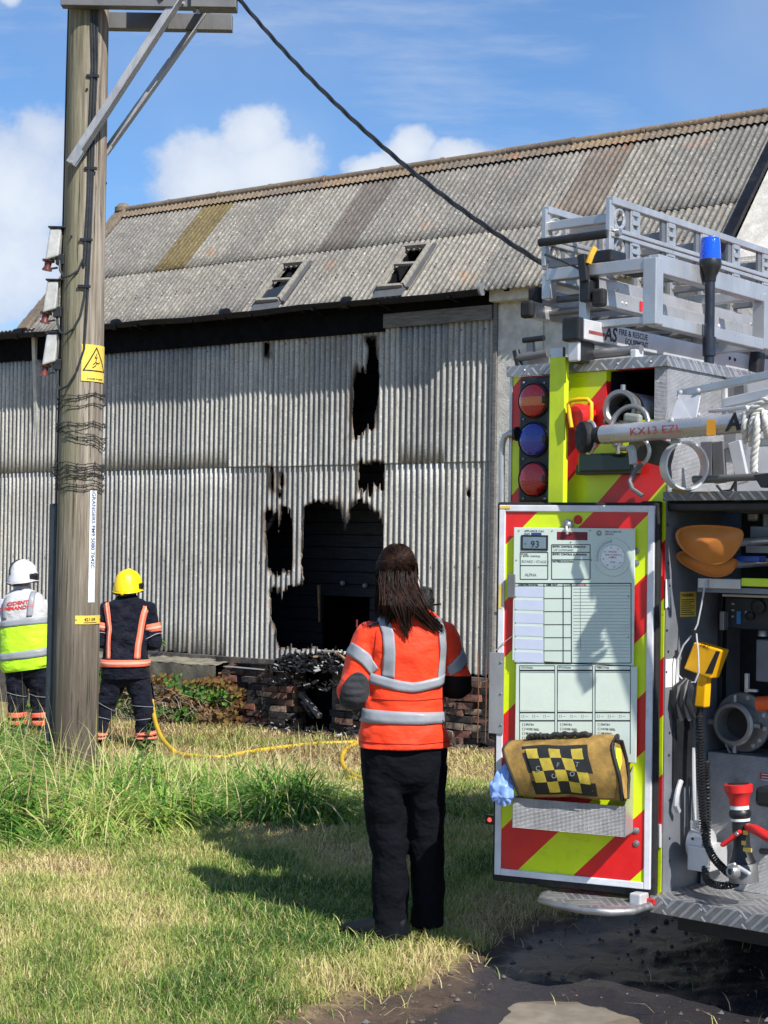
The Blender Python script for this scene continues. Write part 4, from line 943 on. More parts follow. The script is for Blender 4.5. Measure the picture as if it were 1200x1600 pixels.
barbed([(722, 726, .01), (735, 728, .006), (742, 735, .015), (748, 742, .0), (739, 746, .02), (757, 757, .003), (730, 734, .02), (762, 766, .0)], 'lower band of barbed wire wound round the pole above the white strip')
# twisted service cable from the arm end to behind the ladders
A = PF.w(pt(370, -6, -.15)); A2 = A + Vector((-.12, 0, .1)); B = at(868, 424, 8.6); pts1 = []; pts2 = []; pts3 = []
for i in range(241):
    t = i / 240; p = A.lerp(B, t); p.z -= 0.36 * 4 * t * (1 - t) * .42; d = (B - A).normalized(); u = d.orthogonal().normalized(); w = d.cross(u)
    for k, L in enumerate((pts1, pts2, pts3)): a = t * 40 + k * math.tau / 3; L.append(p + (u * math.cos(a) + w * math.sin(a)) * .0075)
oc = root('overhead_cable', loc=(0, 0, 0), label='black twisted overhead cable running from the pole down to the truck ladders', cat='cable')
for L in (pts1, pts2, pts3): MB().tube(L, .0085, 6).build('core', m_black, oc, smooth=True)
# ------------------------------------------------------------- fire engine
TF = Frame((1.075, 6.25, 0), math.atan2(-.640, .768))     # local x to the right along the rear, y forward into the engine
DF = Frame((1.042, 6.195, 0), math.atan2(-.39, .92))      # the open door, hinged at its right edge
truck = root('fire_engine', TF, label='rear of a fire engine with red and lime chevrons, open pump bay and roof gantry', cat='fire engine')
def t(px, py, off=0.0): return TF.px(px, py, off)
def tb(mb, x0, y0, x1, y1, b0, b1, m=None):
    p = t(x0, y0, b0); q = t(x1, y1, b0); return mb.box((p.x, b0, p.z), (q.x, b1, q.z), m)
def tbox(nm, x0, y0, x1, y1, b0, b1, mat, parent=None, bevel=.003, **k):
    o = tb(MB(), x0, y0, x1, y1, b0, b1).build(nm, mat, parent or truck, bevel=bevel); 
    if k.get('label'): o['label'] = k['label']
    return o
def chevron(name, ph, per=.455):
    M = Mat(name); sp = M.N.new('ShaderNodeSeparateXYZ'); M.L.new(M.tc.outputs['Object'], sp.inputs[0])
    f = M.math('FRACT', M.math('ADD', M.math('DIVIDE', M.math('SUBTRACT', sp.outputs[0], M.math('MULTIPLY', sp.outputs[2], 1.0)), per), 40 + ph)); k = M.math('LESS_THAN', f, .5)
    n = M.rng(M.noise(7, 6, .6), .3, .7)
    red = M.mix(n, rgb((206, 18, 24)), rgb((226, 30, 30))); yel = M.mix(n, rgb((204, 226, 0)), rgb((218, 238, 20)))
    c = M.mix(k, red, yel); c = M.mix(M.rng(M.noise(25, 9, .8, off=(3, 1, 2)), .66, .8, 0, .7), c, (.05, .045, .04, 1))
    low = M.math('MULTIPLY', M.rng(sp.outputs[2], .75, .3), M.rng(M.noise(9, 8, .8, (1, 1, 2)), .55, .7)); c = M.mix(M.math('MULTIPLY', low, .55), c, (.06, .05, .03, 1)); c = M.mix(M.rng(M.noise(2.2, 8, .7, (1, 1, .5), (7, 3, 3)), .45, .8, 0, .28), c, (.16, .14, .10, 1)); c = M.mix(M.rng(M.noise(60, 3, .7, (.15, 1, 1), (1, 3, 9)), .68, .72, 0, .6), c, (.05, .05, .04, 1))
    M.set('Base Color', c).set('Roughness', M.rng(M.noise(11, 5, .6), .3, .7, .28, .5)).set('Coat Weight', .3); M.bump(M.voro(330), .05, .0006); return M.m
def phase(fr, px, py, per=.455):       # the lime-to-red edge passes through that spot
    q = fr.px(px, py, 0); return .5 - ((q.x - q.z) / per) % 1
m_chev = chevron('rear_chevron_sheeting', phase(TF, 946, 598)); m_chevd = chevron('door_chevron_sheeting', phase(DF, 893, 1370))
def tread(name, v=.42, sc=26, fine=False):
    M = Mat(name)
    if fine:
        a = M.math('ABSOLUTE', M.math('SINE', M.math('MULTIPLY', M.N.new('ShaderNodeSeparateXYZ').outputs[0], 1)))
    sp = M.N.new('ShaderNodeSeparateXYZ'); M.L.new(M.tc.outputs['Object'], sp.inputs[0]); f = 1 / sc
    u = M.math('ADD', sp.outputs[0], sp.outputs[1])
    if fine:
        a = M.math('SINE', M.math('MULTIPLY', M.math('ADD', u, sp.outputs[2]), 2 * math.pi * sc * 3)); b = M.math('SINE', M.math('MULTIPLY', M.math('SUBTRACT', u, sp.outputs[2]), 2 * math.pi * sc * 3)); h = M.math('MULTIPLY', a, b)
        hh = M.rng(h, -.2, .8)
    else:
        def band(p, q):       # short raised bars lying at +-45 degrees in a chequer
            a = M.math('MULTIPLY', M.math('ADD', p, q), sc); b = M.math('MULTIPLY', M.math('SUBTRACT', p, q), sc)
            s1 = M.math('SINE', M.math('MULTIPLY', a, 2 * math.pi * 2)); s2 = M.math('SINE', M.math('MULTIPLY', b, 2 * math.pi * 2))
            ck = M.math('MULTIPLY', M.math('SINE', M.math('MULTIPLY', a, math.pi * .5)), M.math('SINE', M.math('MULTIPLY', b, math.pi * .5)))
            g = M.math('GREATER_THAN', ck, 0); return M.math('ADD', M.math('MULTIPLY', g, M.rng(s1, .1, .8)), M.math('MULTIPLY', M.math('SUBTRACT', 1, g), M.rng(s2, .1, .8)))
        hh = band(sp.outputs[0], M.math('ADD', sp.outputs[2], sp.outputs[1]))
    c = M.mix(M.rng(M.noise(9, 8, .7), .35, .7), (v * .62, v * .62, v * .64, 1), (v, v, v * 1.02, 1)); c = M.mix(M.math('MULTIPLY', hh, .5), c, (min(1, v * 1.7),) * 3 + (1,))
    c = M.mix(M.rng(M.noise(14, 8, .8, off=(4, 4, 4)), .58, .75, 0, .6), c, (.06, .055, .05, 1))
    M.set('Base Color', c).set('Metallic', .7).set('Roughness', M.rng(M.noise(20, 5, .7), .3, .7, .32, .55)); M.bump(hh, .7, .003); return M.m
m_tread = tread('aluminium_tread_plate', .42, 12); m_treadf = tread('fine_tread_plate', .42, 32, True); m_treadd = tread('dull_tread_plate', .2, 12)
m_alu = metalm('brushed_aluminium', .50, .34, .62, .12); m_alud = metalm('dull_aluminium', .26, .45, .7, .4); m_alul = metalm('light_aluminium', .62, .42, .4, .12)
m_cast = metalm('cast_alloy', .34, .42, .8, .35); m_white = simple('white_frame_paint', (.68, .69, .72), .35, var=.12, dirt=.35, dirtcol=(.25,.24,.22,1))
m_lime = simple('lime_yellow_reflective', rgb((205, 228, 40))[:3], .4, var=.08, dirt=.1)
m_red = simple('fire_engine_red', (.50, .012, .014), .25, var=.1); m_redp = simple('red_plastic', (.62, .02, .018), .4, var=.15, dirt=.12)
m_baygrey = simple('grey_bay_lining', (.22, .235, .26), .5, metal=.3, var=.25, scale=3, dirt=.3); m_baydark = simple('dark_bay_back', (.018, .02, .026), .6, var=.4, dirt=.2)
m_navy = simple('navy_painted_panel', (.012, .017, .03), .4, var=.3); m_orange = simple('orange_plastic', (.56, .19, .03), .5, var=.12, scale=4, dirt=.2)
m_yel = simple('yellow_plastic', rgb((240, 176, 10))[:3], .4, var=.1, dirt=.2); m_yelh = simple('yellow_handle_paint', rgb((245, 185, 20))[:3], .35, var=.1, dirt=.1)
def lens(nm, col, em=0):
    M = Mat(nm); M.set('Base Color', col).set('Roughness', .14).set('Coat Weight', .6)
    M.bump(M.math('SINE', M.math('MULTIPLY', M.noise(1, 0), 1)), .01) if False else M.bump(M.voro(120), .5, .003); return M.m
m_lred = lens('red_lamp_lens', (.45, .008, .01, 1)); m_lamb = lens('amber_lamp_lens', (.62, .13, .01, 1)); m_lblue = lens('blue_lamp_lens', (.012, .025, .28, 1)); m_beacon = lens('blue_beacon_lens', (.005, .09, .75, 1))
xl = t(797, 700).x; xr = t(1039, 900).x; zt = t(1030, 556).z; zb = t(1033, 1402).z; xbr = 1.55
print('truck', xl, xr, zt, zb)
# rear face of the near locker with the hose-tube opening
ox0 = t(948, 620).x; ox1 = t(1024, 620).x; oz0 = t(985, 657).z; oz1 = t(985, 576).z; zp = zt - .045
mb = MB(); mb.box((xl + .012, -.004, zb), (ox0, .03, zp)); mb.box((ox0, -.004, zb), (ox1, .03, oz0)); mb.box((ox1, -.004, zb), (xr, .03, zp)); mb.box((ox0, -.004, oz1), (ox1, .03, zp))
mb.build('rear_panel', m_chev, truck)
MB().box((ox1 - .0, -.007, oz0), (xr + .001, .0, zp - .001)).build('jamb', m_treadf, truck)
MB().box((xl, -.01, zb), (xl + .014, .04, zp)).build('corner_trim', m_alu, truck, bevel=.002)
# locker shell (sides, inner opening)
mb = MB(); mb.box((xl + .002, .03, zb), (xl + .02, 2.0, zp)); mb.box((ox0 - .012, .03, oz0 - .02), (ox0, .9, oz1 + .02)); mb.box((ox1, .03, oz0 - .02), (ox1 + .01, .9, oz1 + .02)); mb.box((ox0, .03, oz0 - .02), (ox1, .9, oz0)); mb.box((ox0, .03, oz1), (ox1, .9, oz1 + .02)); mb.box((ox0 - .02, .9, oz0 - .02), (ox1 + .02, .92, oz1 + .02))
mb.build('hose_tunnel', m_navy, truck)
MB().box((xr - .003, .0, t(1036, 780).z), (xr + .003, 1.9, zp)).build('locker_side_panel', m_treadf, truck)
# tread-plate capping
MB().box((xl - .01, -.02, zp), (xr + .012, -.012, zt)).build('capping_lip', m_tread, truck, bevel=.002)
MB().box((xl - .01, -.012, zt - .012), (xr + .012, 2.0, zt)).build('capping_plate', m_tread, truck, bevel=.002)
MB().box((xr + .005, -.012, zp), (xr + .013, 2.0, zt - .012)).build('capping_lip', m_tread, truck, bevel=.002)
for i in range(5):
    MB().lathe((xl + .08 + i * .15, -.02, (zp + zt) / 2), (0, -1, 0), [(0, .006), (.004, .004)], 8).build('rivet', m_cast, truck)
# main body forward, cab end, wheels: the rest of the vehicle
MB().box((xl + .002, 2.02, .55), (xbr, 5.4, zt + .15)).build('main_body', m_red, truck, bevel=.03)
MB().box((xl + .03, 5.5, .5), (xbr - .03, 7.2, zt + .1)).build('cab', m_red, truck, bevel=.12)
MB().box((xr + .02, 1.0, zb - .02), (xbr, 2.02, zt - .25)).build('bulkhead', m_baydark, truck)
for (wx, wy) in ((xl + .2, 1.9), (xbr - .2, 1.9), (xl + .2, 6.2), (xbr - .2, 6.2)):
    w = root('wheel', parent=truck); MB().lathe((wx - .15, wy, .45), (1, 0, 0), [(0, .3), (0, .44), (.03, .48), (.27, .48), (.3, .44), (.3, .3)], 32).build('tyre', m_rubber, w, smooth=True); MB().lathe((wx - .12, wy, .45), (1, 0, 0), [(0, .1), (.05, .28), (.2, .28), (.24, .1)], 24).build('rim', m_alud, w, smooth=True)
MB().box((xl + .3, .35, .30), (xbr - .1, 5.6, .42)).build('chassis', m_black, truck)
# light cluster
tbox('lamp_backing', 811, 590, 858, 785, -.028, -.004, m_black, bevel=.012)
for (py, kind) in ((626, 'ra'), (687, 'b'), (749, 'r')):
    c = t(834.5, py, -.03); lp = root('rear_lamp', parent=truck); 
    MB().lathe((c.x, -.028, c.z), (0, -1, 0), [(0, .074), (.012, .074), (.016, .070)], 40, cap=False).build('bezel', m_black, lp, smooth=True)
    def half(z0, z1, mat, nm='lens'):
        mb = MB(); n = 40; vs = []; ring = []
        for rr, yy in ((.069, -.036), (.064, -.046), (.045, -.052), (.0, -.055)):
            ring.append([(c.x + rr * math.cos(a / n * math.tau), yy, c.z + rr * math.sin(a / n * math.tau)) for a in range(n)])
        for r_ in ring: vs += r_
        fs = [(i * n + j, i * n + (j + 1) % n, (i + 1) * n + (j + 1) % n, (i + 1) * n + j) for i in range(3) for j in range(n)]
        me = mb.add(vs, fs).mesh(nm); b = bmesh.new(); b.from_mesh(me)
        for zz, nr in ((z0, (0, 0, -1)), (z1, (0, 0, 1))):
            if zz is not None: bmesh.ops.bisect_plane(b, geom=b.verts[:] + b.edges[:] + b.faces[:], plane_co=(0, 0, c.z + zz), plane_no=nr, clear_outer=True)
        bmesh.ops.remove_doubles(b, verts=b.verts, dist=1e-5); bmesh.ops.recalc_face_normals(b, faces=b.faces); b.to_mesh(me); b.free(); me.materials.append(mat)
        o = bpy.data.objects.new(nm, me); COL.objects.link(o); o.parent = lp; me.polygons.foreach_set('use_smooth', [True] * len(me.polygons))
    if kind == 'ra': half(.016, None, m_lred); half(-.022, .0155, m_lamb); half(None, -.0225, m_lred)
    else: half(None, None, m_lred if kind == 'r' else m_lblue)
    MB().box((c.x + .056, -.058, c.z - .015), (c.x + .074, -.03, c.z + .015)).build('clip', m_black, lp, bevel=.003)
for (px, py) in ((818, 598), (851, 598), (818, 655), (818, 717), (818, 779), (851, 779)): MB().lathe(t(px, py, -.03), (0, -1, 0), [(0, .005), (.003, .004)], 8).build('screw', m_cast, truck)
# lime bar standing before the cluster
tbox('lime_guard_bar', 859, 559, 880, 790, -.09, -.06, m_lime, bevel=.003); tbox('guard_bar_socket', 860, 543, 879, 559, -.085, -.062, m_alu)
# grab rail left of the body
p0 = t(806, 678, -.02); mb = MB().tube([p0, t(797, 677, -.02), t(789, 682, -.02), t(785, 693, -.02), t(784, 710, -.02), t(784, 830, -.02)], .0135, 12); mb.build('grab_rail', m_alu, truck, smooth=True)
MB().lathe(t(806, 678, -.02), (1, 0, 0), [(0, .03), (.01, .03)], 16).build('rail_flange', m_black, truck)
# yellow loop handle and red cap
hp = [t(a, b, -.10) for a, b in ((893, 668), (890, 650), (888, 632), (892, 626), (904, 624), (918, 624), (924, 630), (924, 650), (923, 660))]
MB().tube(hp, .0085, 10).build('loop_handle', m_yelh, truck, smooth=True)
MB().lathe(t(910, 652, -.02), (0, -1, 0), [(0, .055), (.04, .055), (.05, .04), (.06, .04)], 20).build('red_cap', m_redp, truck, smooth=True)
MB().box(t(925, 640, -.03), t(931, 660, -.008)).build('red_catch', m_redp, truck)
# suction couplings sticking out of the tunnel
def coupling(px, py, b0, r, L, dr=(0, 1, 0)):
    c = root('suction_coupling', parent=truck); p = t(px, py, b0); k = r
    MB().lathe(p, dr, [(0, k * .80), (0, k), (.012, k * 1.03), (.02, k), (.045, k * .95), (.06, k * .98), (.08, k * .86), (L * .5, k * .82), (L, k * .8), (L, k * .68), (.01, k * .72), (0, k * .8)], 36, cap=False).build('collar', m_cast, c, smooth=30)
    MB().lathe(p + Vector(dr) * .09, dr, [(-.075, k * .74), (.02, k * .7)], 24, cap=False).build('bore', m_black, c); MB().lathe(p + Vector(dr) * .12, dr, [(0, k * .75), (.004, k * .75)], 24).build('blank', m_black, c)
    mb = MB(); 
    for i in range(10): y = .085 + i * .016; mb.lathe(p, dr, [(y, k * .84), (y + .005, k * .93), (y + .01, k * .84)], 28, cap=False)
    mb.build('hose_ribs', m_alud, c, smooth=True)
    for a in (90, 210, 330): d = Vector((math.cos(R(a)), 0, math.sin(R(a)))); MB().tube([p + d * k * .97 + Vector(dr) * .03, p + d * k * 1.28 + Vector(dr) * .03], .011, 10).build('lug', m_cast, c, smooth=True)
coupling(967, 638, -.04, .075, .3)
p = t(983, 668, -.06); mb = MB(); mb.tube([p + Vector((.085 * math.cos(a / 20 * math.tau), .02 * math.sin(a / 20 * math.tau), .085 * math.sin(a / 20 * math.tau))) for a in range(20)], .011, 10, closed=True); mb.build('coupling_ring', m_cast, truck, smooth=True)
# dark scene lamp under the handle
tbox('scene_lamp', 902, 709, 985, 737, -.07, -.005, Mat('dark_smoked_lens').set('Base Color', (.012, .02, .014, 1)).set('Roughness', .1).m, bevel=.01)
tbox('scene_lamp_rim', 899, 726, 990, 740, -.065, -.004, simple('dark_olive_plastic', (.03,.04,.02), .4), bevel=.004)
# right-hand: roof of the pump bay and equipment over it
zs = t(1040, 769).z
MB().box((xr + .004, -.03, zs - .035), (xbr, -.018, zs)).build('bay_lintel', m_treadd, truck, bevel=.002)
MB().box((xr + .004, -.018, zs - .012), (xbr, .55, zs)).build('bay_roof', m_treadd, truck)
MB().box((xr + .004, -.0, zs - .075), (xbr, .05, zs - .037)).build('shutter_roll_cover', m_black, truck, bevel=.01)
MB().box((xr + .02, .55, zs), (xbr, .57, zt - .03)).build('well_back_panel', m_alul, truck)
# pump bay
xw = xr + .006; zf = t(1040, 1397).z
MB().box((xw - .022, -.001, zf - .03), (xw, .62, zs - .012)).build('bay_side_wall', m_baygrey, truck)
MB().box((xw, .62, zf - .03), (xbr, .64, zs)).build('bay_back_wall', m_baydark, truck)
MB().box((xw - .02, -.05, zf - .012), (xbr, .62, zf)).build('bay_floor', m_tread, truck)
MB().box((xw - .02, -.062, zf - .065), (xbr, -.05, zf)).build('floor_lip', m_tread, truck, bevel=.002)
MB().box((xbr - .02, -.0, zf), (xbr, .62, zs)).build('bay_side_wall', m_baygrey, truck)
MB().box((xw + .0, .12, zf - .16), (xbr, .6, zf - .07)).build('underbody', m_black, truck)
r_ = random.Random(2)
for (px, py) in ((1043, 820), (1044, 880), (1046, 915), (1043, 950), (1042, 985), (1044, 1018), (1041, 1050), (1046, 1145), (1045, 1180), (1046, 1250), (1046, 1310), (1046, 1345)):
    MB().lathe(TF.onx(px, py, xw + .0005), (1, 0, 0), [(0, .006), (.003, .004)], 8).build('rivet', m_black, truck)
def sidebox(nm, px0, py0, px1, py1, mat, th=.003, bevel=0, lift=.001):
    p = TF.onx(px0, py0, xw + lift); q = TF.onx(px1, py1, xw + lift); return MB().box((xw + lift, p.y, p.z), (xw + lift + th, q.y, q.z)).build(nm, mat, truck, bevel=bevel)
lab = sidebox('warning_label', 1063, 925, 1087, 963, m_signyel, .001)
p = TF.onx(1063, 925, xw + .003); q = TF.onx(1087, 963, xw + .003); L = q.y - p.y; Hh = p.z - q.z
lettering('! WARNING !', L * .155, m_ink, lab, (xw + .0025, p.y + L * .06, p.z - Hh * .2), (R(90), 0, R(90)))
for i in range(8): MB().box((xw + .0022, p.y + L * .08, p.z - Hh * (.3 + i * .085)), (xw + .0026, p.y + L * (.92 - .2 * (i % 3 == 2)), p.z - Hh * (.3 + i * .085) - Hh * .03)).build('text_line', m_ink, lab)
for a in ((1040, 905, 1047, 950), (1040, 1030, 1060, 1072)): sidebox('white_sticker', *a, m_signwhite, .001, lift=.0005)
# shelf with lime edge
zsh = t(1100, 905, .12).z
MB().box((t(1090, 900, .1).x, .1, zsh - .05), (xbr - .02, .6, zsh - .03)).build('shelf', m_baygrey, truck)
tbox('shelf_edge', 1090, 903, 1157, 921, .09, .1, m_alu); tbox('shelf_edge', 1158, 903, 1330, 921, .09, .1, m_lime)
# brackets and clutter on the shelf
tbox('bracket', 1172, 822, 1260, 843, .2, .3, m_alud); tbox('bracket', 1165, 852, 1300, 866, .22, .3, m_alul); tbox('bracket', 1175, 872, 1300, 880, .18, .26, m_alu); tbox('clamp', 1150, 868, 1186, 878, .1, .16, simple('blue_plastic', (.02,.08,.4), .4), bevel=.004)
for (a, b, c_, d) in ((1166, 790, 1184, 815), (1190, 795, 1230, 830)): tbox('valve_housing', a, b, c_, d, .3, .42, m_cast, bevel=.01)
MB().tube([t(1140, 795, .3), t(1330, 797, .3)], .02, 10).build('manifold_pipe', m_alud, truck, smooth=True)
# control panel under the shelf
cp = tbox('control_panel', 1132, 932, 1330, 992, .34, .40, m_navy, bevel=.006)
tbox('panel_rail', 1128, 932, 1330, 934.5, .32, .335, m_alul)
for (px, py, r) in ((1185, 948, .030), (1172, 962, .018), (1215, 955, .034), (1250, 955, .034)):
    MB().lathe(t(px, py, .338), (0, -1, 0), [(0, r), (.01, r), (.012, r * .85)], 24).build('gauge', m_black, cp, smooth=True); MB().lathe(t(px, py, .327), (0, -1, 0), [(0, r * .75), (.001, r * .75)], 24).build('gauge_face', m_navy, cp)
for (a, b, c_, d, m_) in ((1151, 955, 1157, 975, simple('blue_panel_light', (.03,.2,.5), .3)), (1164, 955, 1174, 963, simple('pale_blue_display', (.35,.5,.7), .3)), (1143, 942, 1147, 945, m_cast), (1143, 952, 1147, 955, m_cast), (1143, 962, 1147, 965, m_cast)): tb(MB(), a, b, c_, d, .333, .34).build('switch', m_, cp)
tbox('panel_bracket', 1124, 955, 1131, 985, .3, .34, m_alud)
tbox('duct', 1119, 925, 1127, 1130, .42, .46, m_black); tbox('grey_cabinet', 1181, 999, 1300, 1073, .36, .5, m_baygrey, bevel=.005)
MB().lathe(t(1192, 994, .4), (0, 0, 1), [(0, .02), (.02, .018), (.03, .01)], 14).build('lamp_stud', m_alul, truck, smooth=True)
tbox('bracket', 1163, 1052, 1168, 1082, .32, .34, m_alul); tbox('bracket', 1163, 1076, 1182, 1082, .32, .34, m_alul)
MB().tube([t(1185, 1100, .3), t(1230, 1098, .3)], .03, 14).build('orange_knob', simple('orange_red_knob', (.7,.1,.02), .4), truck, smooth=True)
# pump box of fine tread plate with the suction inlet above
pb = MB(); a = t(1106, 1174, .34); b = t(1112, 1372, .26)
pb.add([(a.x, .34, a.z), (xbr - .03, .34, a.z), (xbr - .03, .26, zf), (a.x + .015, .26, zf), (a.x, .6, a.z), (xbr - .03, .6, a.z), (xbr - .03, .6, zf), (a.x + .015, .6, zf)], [(0,1,2,3),(0,4,5,1),(4,7,6,5),(0,3,7,4),(1,5,6,2),(3,2,6,7)]); pb.build('pump_casing', m_treadf, truck, bevel=.003)
inl = root('pump_inlet', parent=truck); ic = t(1163, 1128, .42); N_ = (0, -1, 0)
MB().lathe(ic, N_, [(0, .118), (.012, .122), (.02, .118), (.022, .07)], 44, cap=False).build('flange', m_cast, inl, smooth=30)
ic2 = Vector((t(1147, 1131, .33).x, .42, t(1147, 1131, .33).z))
MB().lathe(ic2, N_, [(.0, .075), (.05, .078), (.07, .086), (.10, .088), (.108, .08), (.108, .068), (.09, .064), (.03, .06), (.03, .0)], 44, cap=False).build('inlet_collar', m_cast, inl, smooth=30)
MB().lathe(ic2 + Vector((0, -.035, 0)), N_, [(0, .061), (.002, .061)], 30).build('strainer', m_black, inl)
for ang in (90, 0, 180, 270): d = Vector((math.cos(R(ang)), 0, math.sin(R(ang)))); MB().tube([ic2 + d * .08 + Vector((0, -.085, 0)), ic2 + d * .115 + Vector((0, -.085, 0))], .0115, 10).build('lug', m_cast, inl, smooth=True)
for ang in (40, 75, 320, 350, 20, 300): d = Vector((math.cos(R(ang)), 0, math.sin(R(ang)))); MB().lathe(ic + d * .103 + Vector((0, -.022, 0)), N_, [(0, .009), (.006, .009), (.007, .004)], 8).build('bolt', m_alul, inl)
MB().bar(t(1134, 1162, .3), t(1140, 1176, .32), .006, .006).build('stay_wire', m_cast, inl)
sg = tbox('red_notice', 1187, 1207, 1260, 1224, .318, .322, m_redp)
for i in range(3): tb(MB(), 1190, 1210 + i * 4.5, 1215, 1211.5 + i * 4.5, .315, .3175).build('text_line', m_signwhite, sg)
tbox('black_outlet_cover', 1178, 1229, 1260, 1270, .2, .3, m_black, bevel=.018)
MB().tube([t(1190, 1330, .28), t(1215, 1332, .2)], .012, 10).build('drain_cock', m_black, truck, smooth=True)
# wiper-fluid style tank at the bottom left with rod above
tk = root('silver_tank', parent=truck)
def bx(px0, py0, px1, py1, b0, b1): p = t(px0, py0, b0); q = t(px1, py1, b0); return MB().box((p.x, b0, p.z), (q.x, b1, q.z))
bx(1074, 1321, 1106, 1364, .10, .26).build('tank_box', m_alul, tk, bevel=.004)
c = t(1088, 1321, .14); MB().lathe((c.x - .035, .18, c.z), (1, 0, 0), [(0, .0), (0, .062), (.07, .062), (.07, 0)], 28).build('domed_cover', m_alul, tk, smooth=30); bx(1078, 1282, 1088, 1296, .16, .2).build('filler', m_alul, tk, bevel=.003)
MB().tube([t(1085, 1286, .2), t(1083, 1168, .22)], .009, 8).build('rod', m_alul, tk, smooth=True); MB().lathe(c + Vector((-.0, -.03, .03)), (0, -1, 0), [(0, .006), (.004, .005)], 8).build('screw', m_black, tk)
p = TF.onx(1051, 1135, xw + .002); q = TF.onx(1078, 1225, xw + .002)
mb = MB(); mb.box((xw + .001, p.y, q.z), (xw + .012, q.y, p.z + .06)); mb.build('slot_pocket', m_black, truck, bevel=.002)
hp = [TF.onx(a, b, xw + .03) for a, b in ((1064, 1220), (1060, 1232), (1057, 1245), (1056, 1258), (1060, 1268))]; MB().tube(hp, .011, 8).build('pull_handle', m_alul, truck, smooth=True)
# folding step under the door, its bracket, red skirt corner and marker lamp
stp = root('rear_step', parent=truck); zst = t(920, 1402, -.12).z; a = t(858, 1402, -.18).x; b = t(992, 1402, -.18).x
out = [(b, -.05), (b + .0, -.2), (b - .05, -.27), (b - .14, -.31), (a + .12, -.31), (a + .03, -.28), (a - .01, -.2), (a, -.05)]
MB().prism([(x_, y_, zst) for x_, y_ in out], (0, 0, .008)).build('step_plate', m_tread, stp); MB().tube([(x_, y_, zst - .004) for x_, y_ in [(b + .01, -.0)] + out + [(a, .0)]], .0155, 12).build('step_rim', m_cast, stp, smooth=True)
bx(983, 1395, 1000, 1422, -.12, -.02).build('step_bracket', m_alul, stp, bevel=.006); tb(MB(), 840, 1385, 1030, 1402, .02, .1).build('step_mount', m_black, stp)
MB().box((xr - .05, -.07, zb - .018), (xw + .002, .1, zb + .004)).build('skirt_corner', m_redp, truck, bevel=.002)
ml = tbox('marker_lamp', 758, 1273, 776, 1290, .0, .03, m_black, bevel=.003); Mg = Mat('lit_red_marker'); Mg.set('Base Color', (.7, .01, .01, 1)).set('Emission Color', (1, .03, .02, 1)).set('Emission Strength', 4.0)
MB().lathe(t(765, 1281, -.002), (0, -1, 0), [(0, .009), (.004, .007), (.006, .002)], 12).build('marker_lens', Mg.m, ml, smooth=True)
MB().bar(t(776, 1281, .02), t(800, 1281, .02), .012, .02).build('marker_arm', m_black, ml)

# ------------------------------------------------------------- the open door (swings as a part of the engine)
rel = TF.I @ (DF.o - TF.o)
door = bpy.data.objects.new('door', None); COL.objects.link(door); door.parent = truck; door.location = rel; door.rotation_euler.z = DF.ang - TF.ang; door['label'] = 'open door with chevrons and white frame'
def d(px, py, off=0.0): return DF.px(px, py, off)
dx0 = d(777, 1080).x; dx1 = d(1020, 1080).x; dz1 = (d(1020, 787).z + d(777, 792).z) / 2; dz0 = (d(1020, 1387).z + d(780, 1370).z) / 2; fw = .026
print('door', dx0, dx1, dz0, dz1, d(1020, 787).z, d(777, 792).z, d(1020, 1387).z, d(780, 1370).z)
MB().box((dx0 + fw, 0, dz0 + fw), (dx1 - fw, .03, dz1 - fw)).build('door_panel', m_chevd, door)
for (a, b) in (((dx0, dz0), (dx0 + fw, dz1)), ((dx1 - fw, dz0), (dx1, dz1))): MB().box((a[0], -.008, a[1]), (b[0], .03, b[1])).build('frame_rail', m_white, door, bevel=.003)
for (a, b) in (((dx0 + fw, dz0), (dx1 - fw, dz0 + fw)), ((dx0 + fw, dz1 - fw), (dx1 - fw, dz1))): MB().box((a[0], -.0075, a[1]), (b[0], .03, b[1])).build('frame_rail', m_white, door, bevel=.003)
MB().box((dx0 - .013, .006, dz0 - .028), (dx1 + .018, .05, dz1 + .012)).build('door_edge_seal', m_rubber, door, bevel=.008)
bx(1000, 783, 1020, 1390, -.05, -.006).build('body_seal', m_rubber, truck, bevel=.008)
for (a, b) in ((862, 900), (1288, 1324)): MB().tube([t(1031, a, -.01), t(1031, b, -.01)], .007, 10).build('hinge_knuckle', m_alul, truck, smooth=True)
def dbox(nm, x0, y0, x1, y1, o0, o1, mat, par=door, bevel=0):
    p = d(x0, y0, o0); q = d(x1, y1, o0); return MB().box((p.x, o0, p.z), (q.x, o1, q.z)).build(nm, mat, par, bevel=bevel)
lp_ = dbox('latch_plate', 765, 1019, 786, 1147, -.014, -.009, m_galv, bevel=.001)
for py in (1035, 1084, 1133): MB().lathe(d(782.5, py, -.0145), (0, -1, 0), [(0, .0055), (.004, .003)], 10).build('rivet', m_alud, lp_, smooth=True)
dbox('yellow_sticker', 779.5, 913, 784.5, 951, -.0092, -.0082, m_signyel)
dbox('yellow_sticker', 781, 790.5, 797, 794.5, -.0102, -.0082, m_signyel)
dbox('side_catch', 793, 897, 804, 934, -.03, -.001, m_alud, bevel=.002)
for (px, py) in ((994, 861), (994, 880), (994, 1298), (994, 1318)): MB().lathe(d(px, py, -.001), (0, -1, 0), [(0, .013), (.002, .012), (.003, .006), (.006, .005)], 14).build('door_stud', m_cast, door, smooth=30)
MB().lathe(d(903, 812, -.001), (0, -1, 0), [(0, .018), (.004, .016), (.005, .0)], 20).build('red_reflector', m_redp, door, smooth=True)
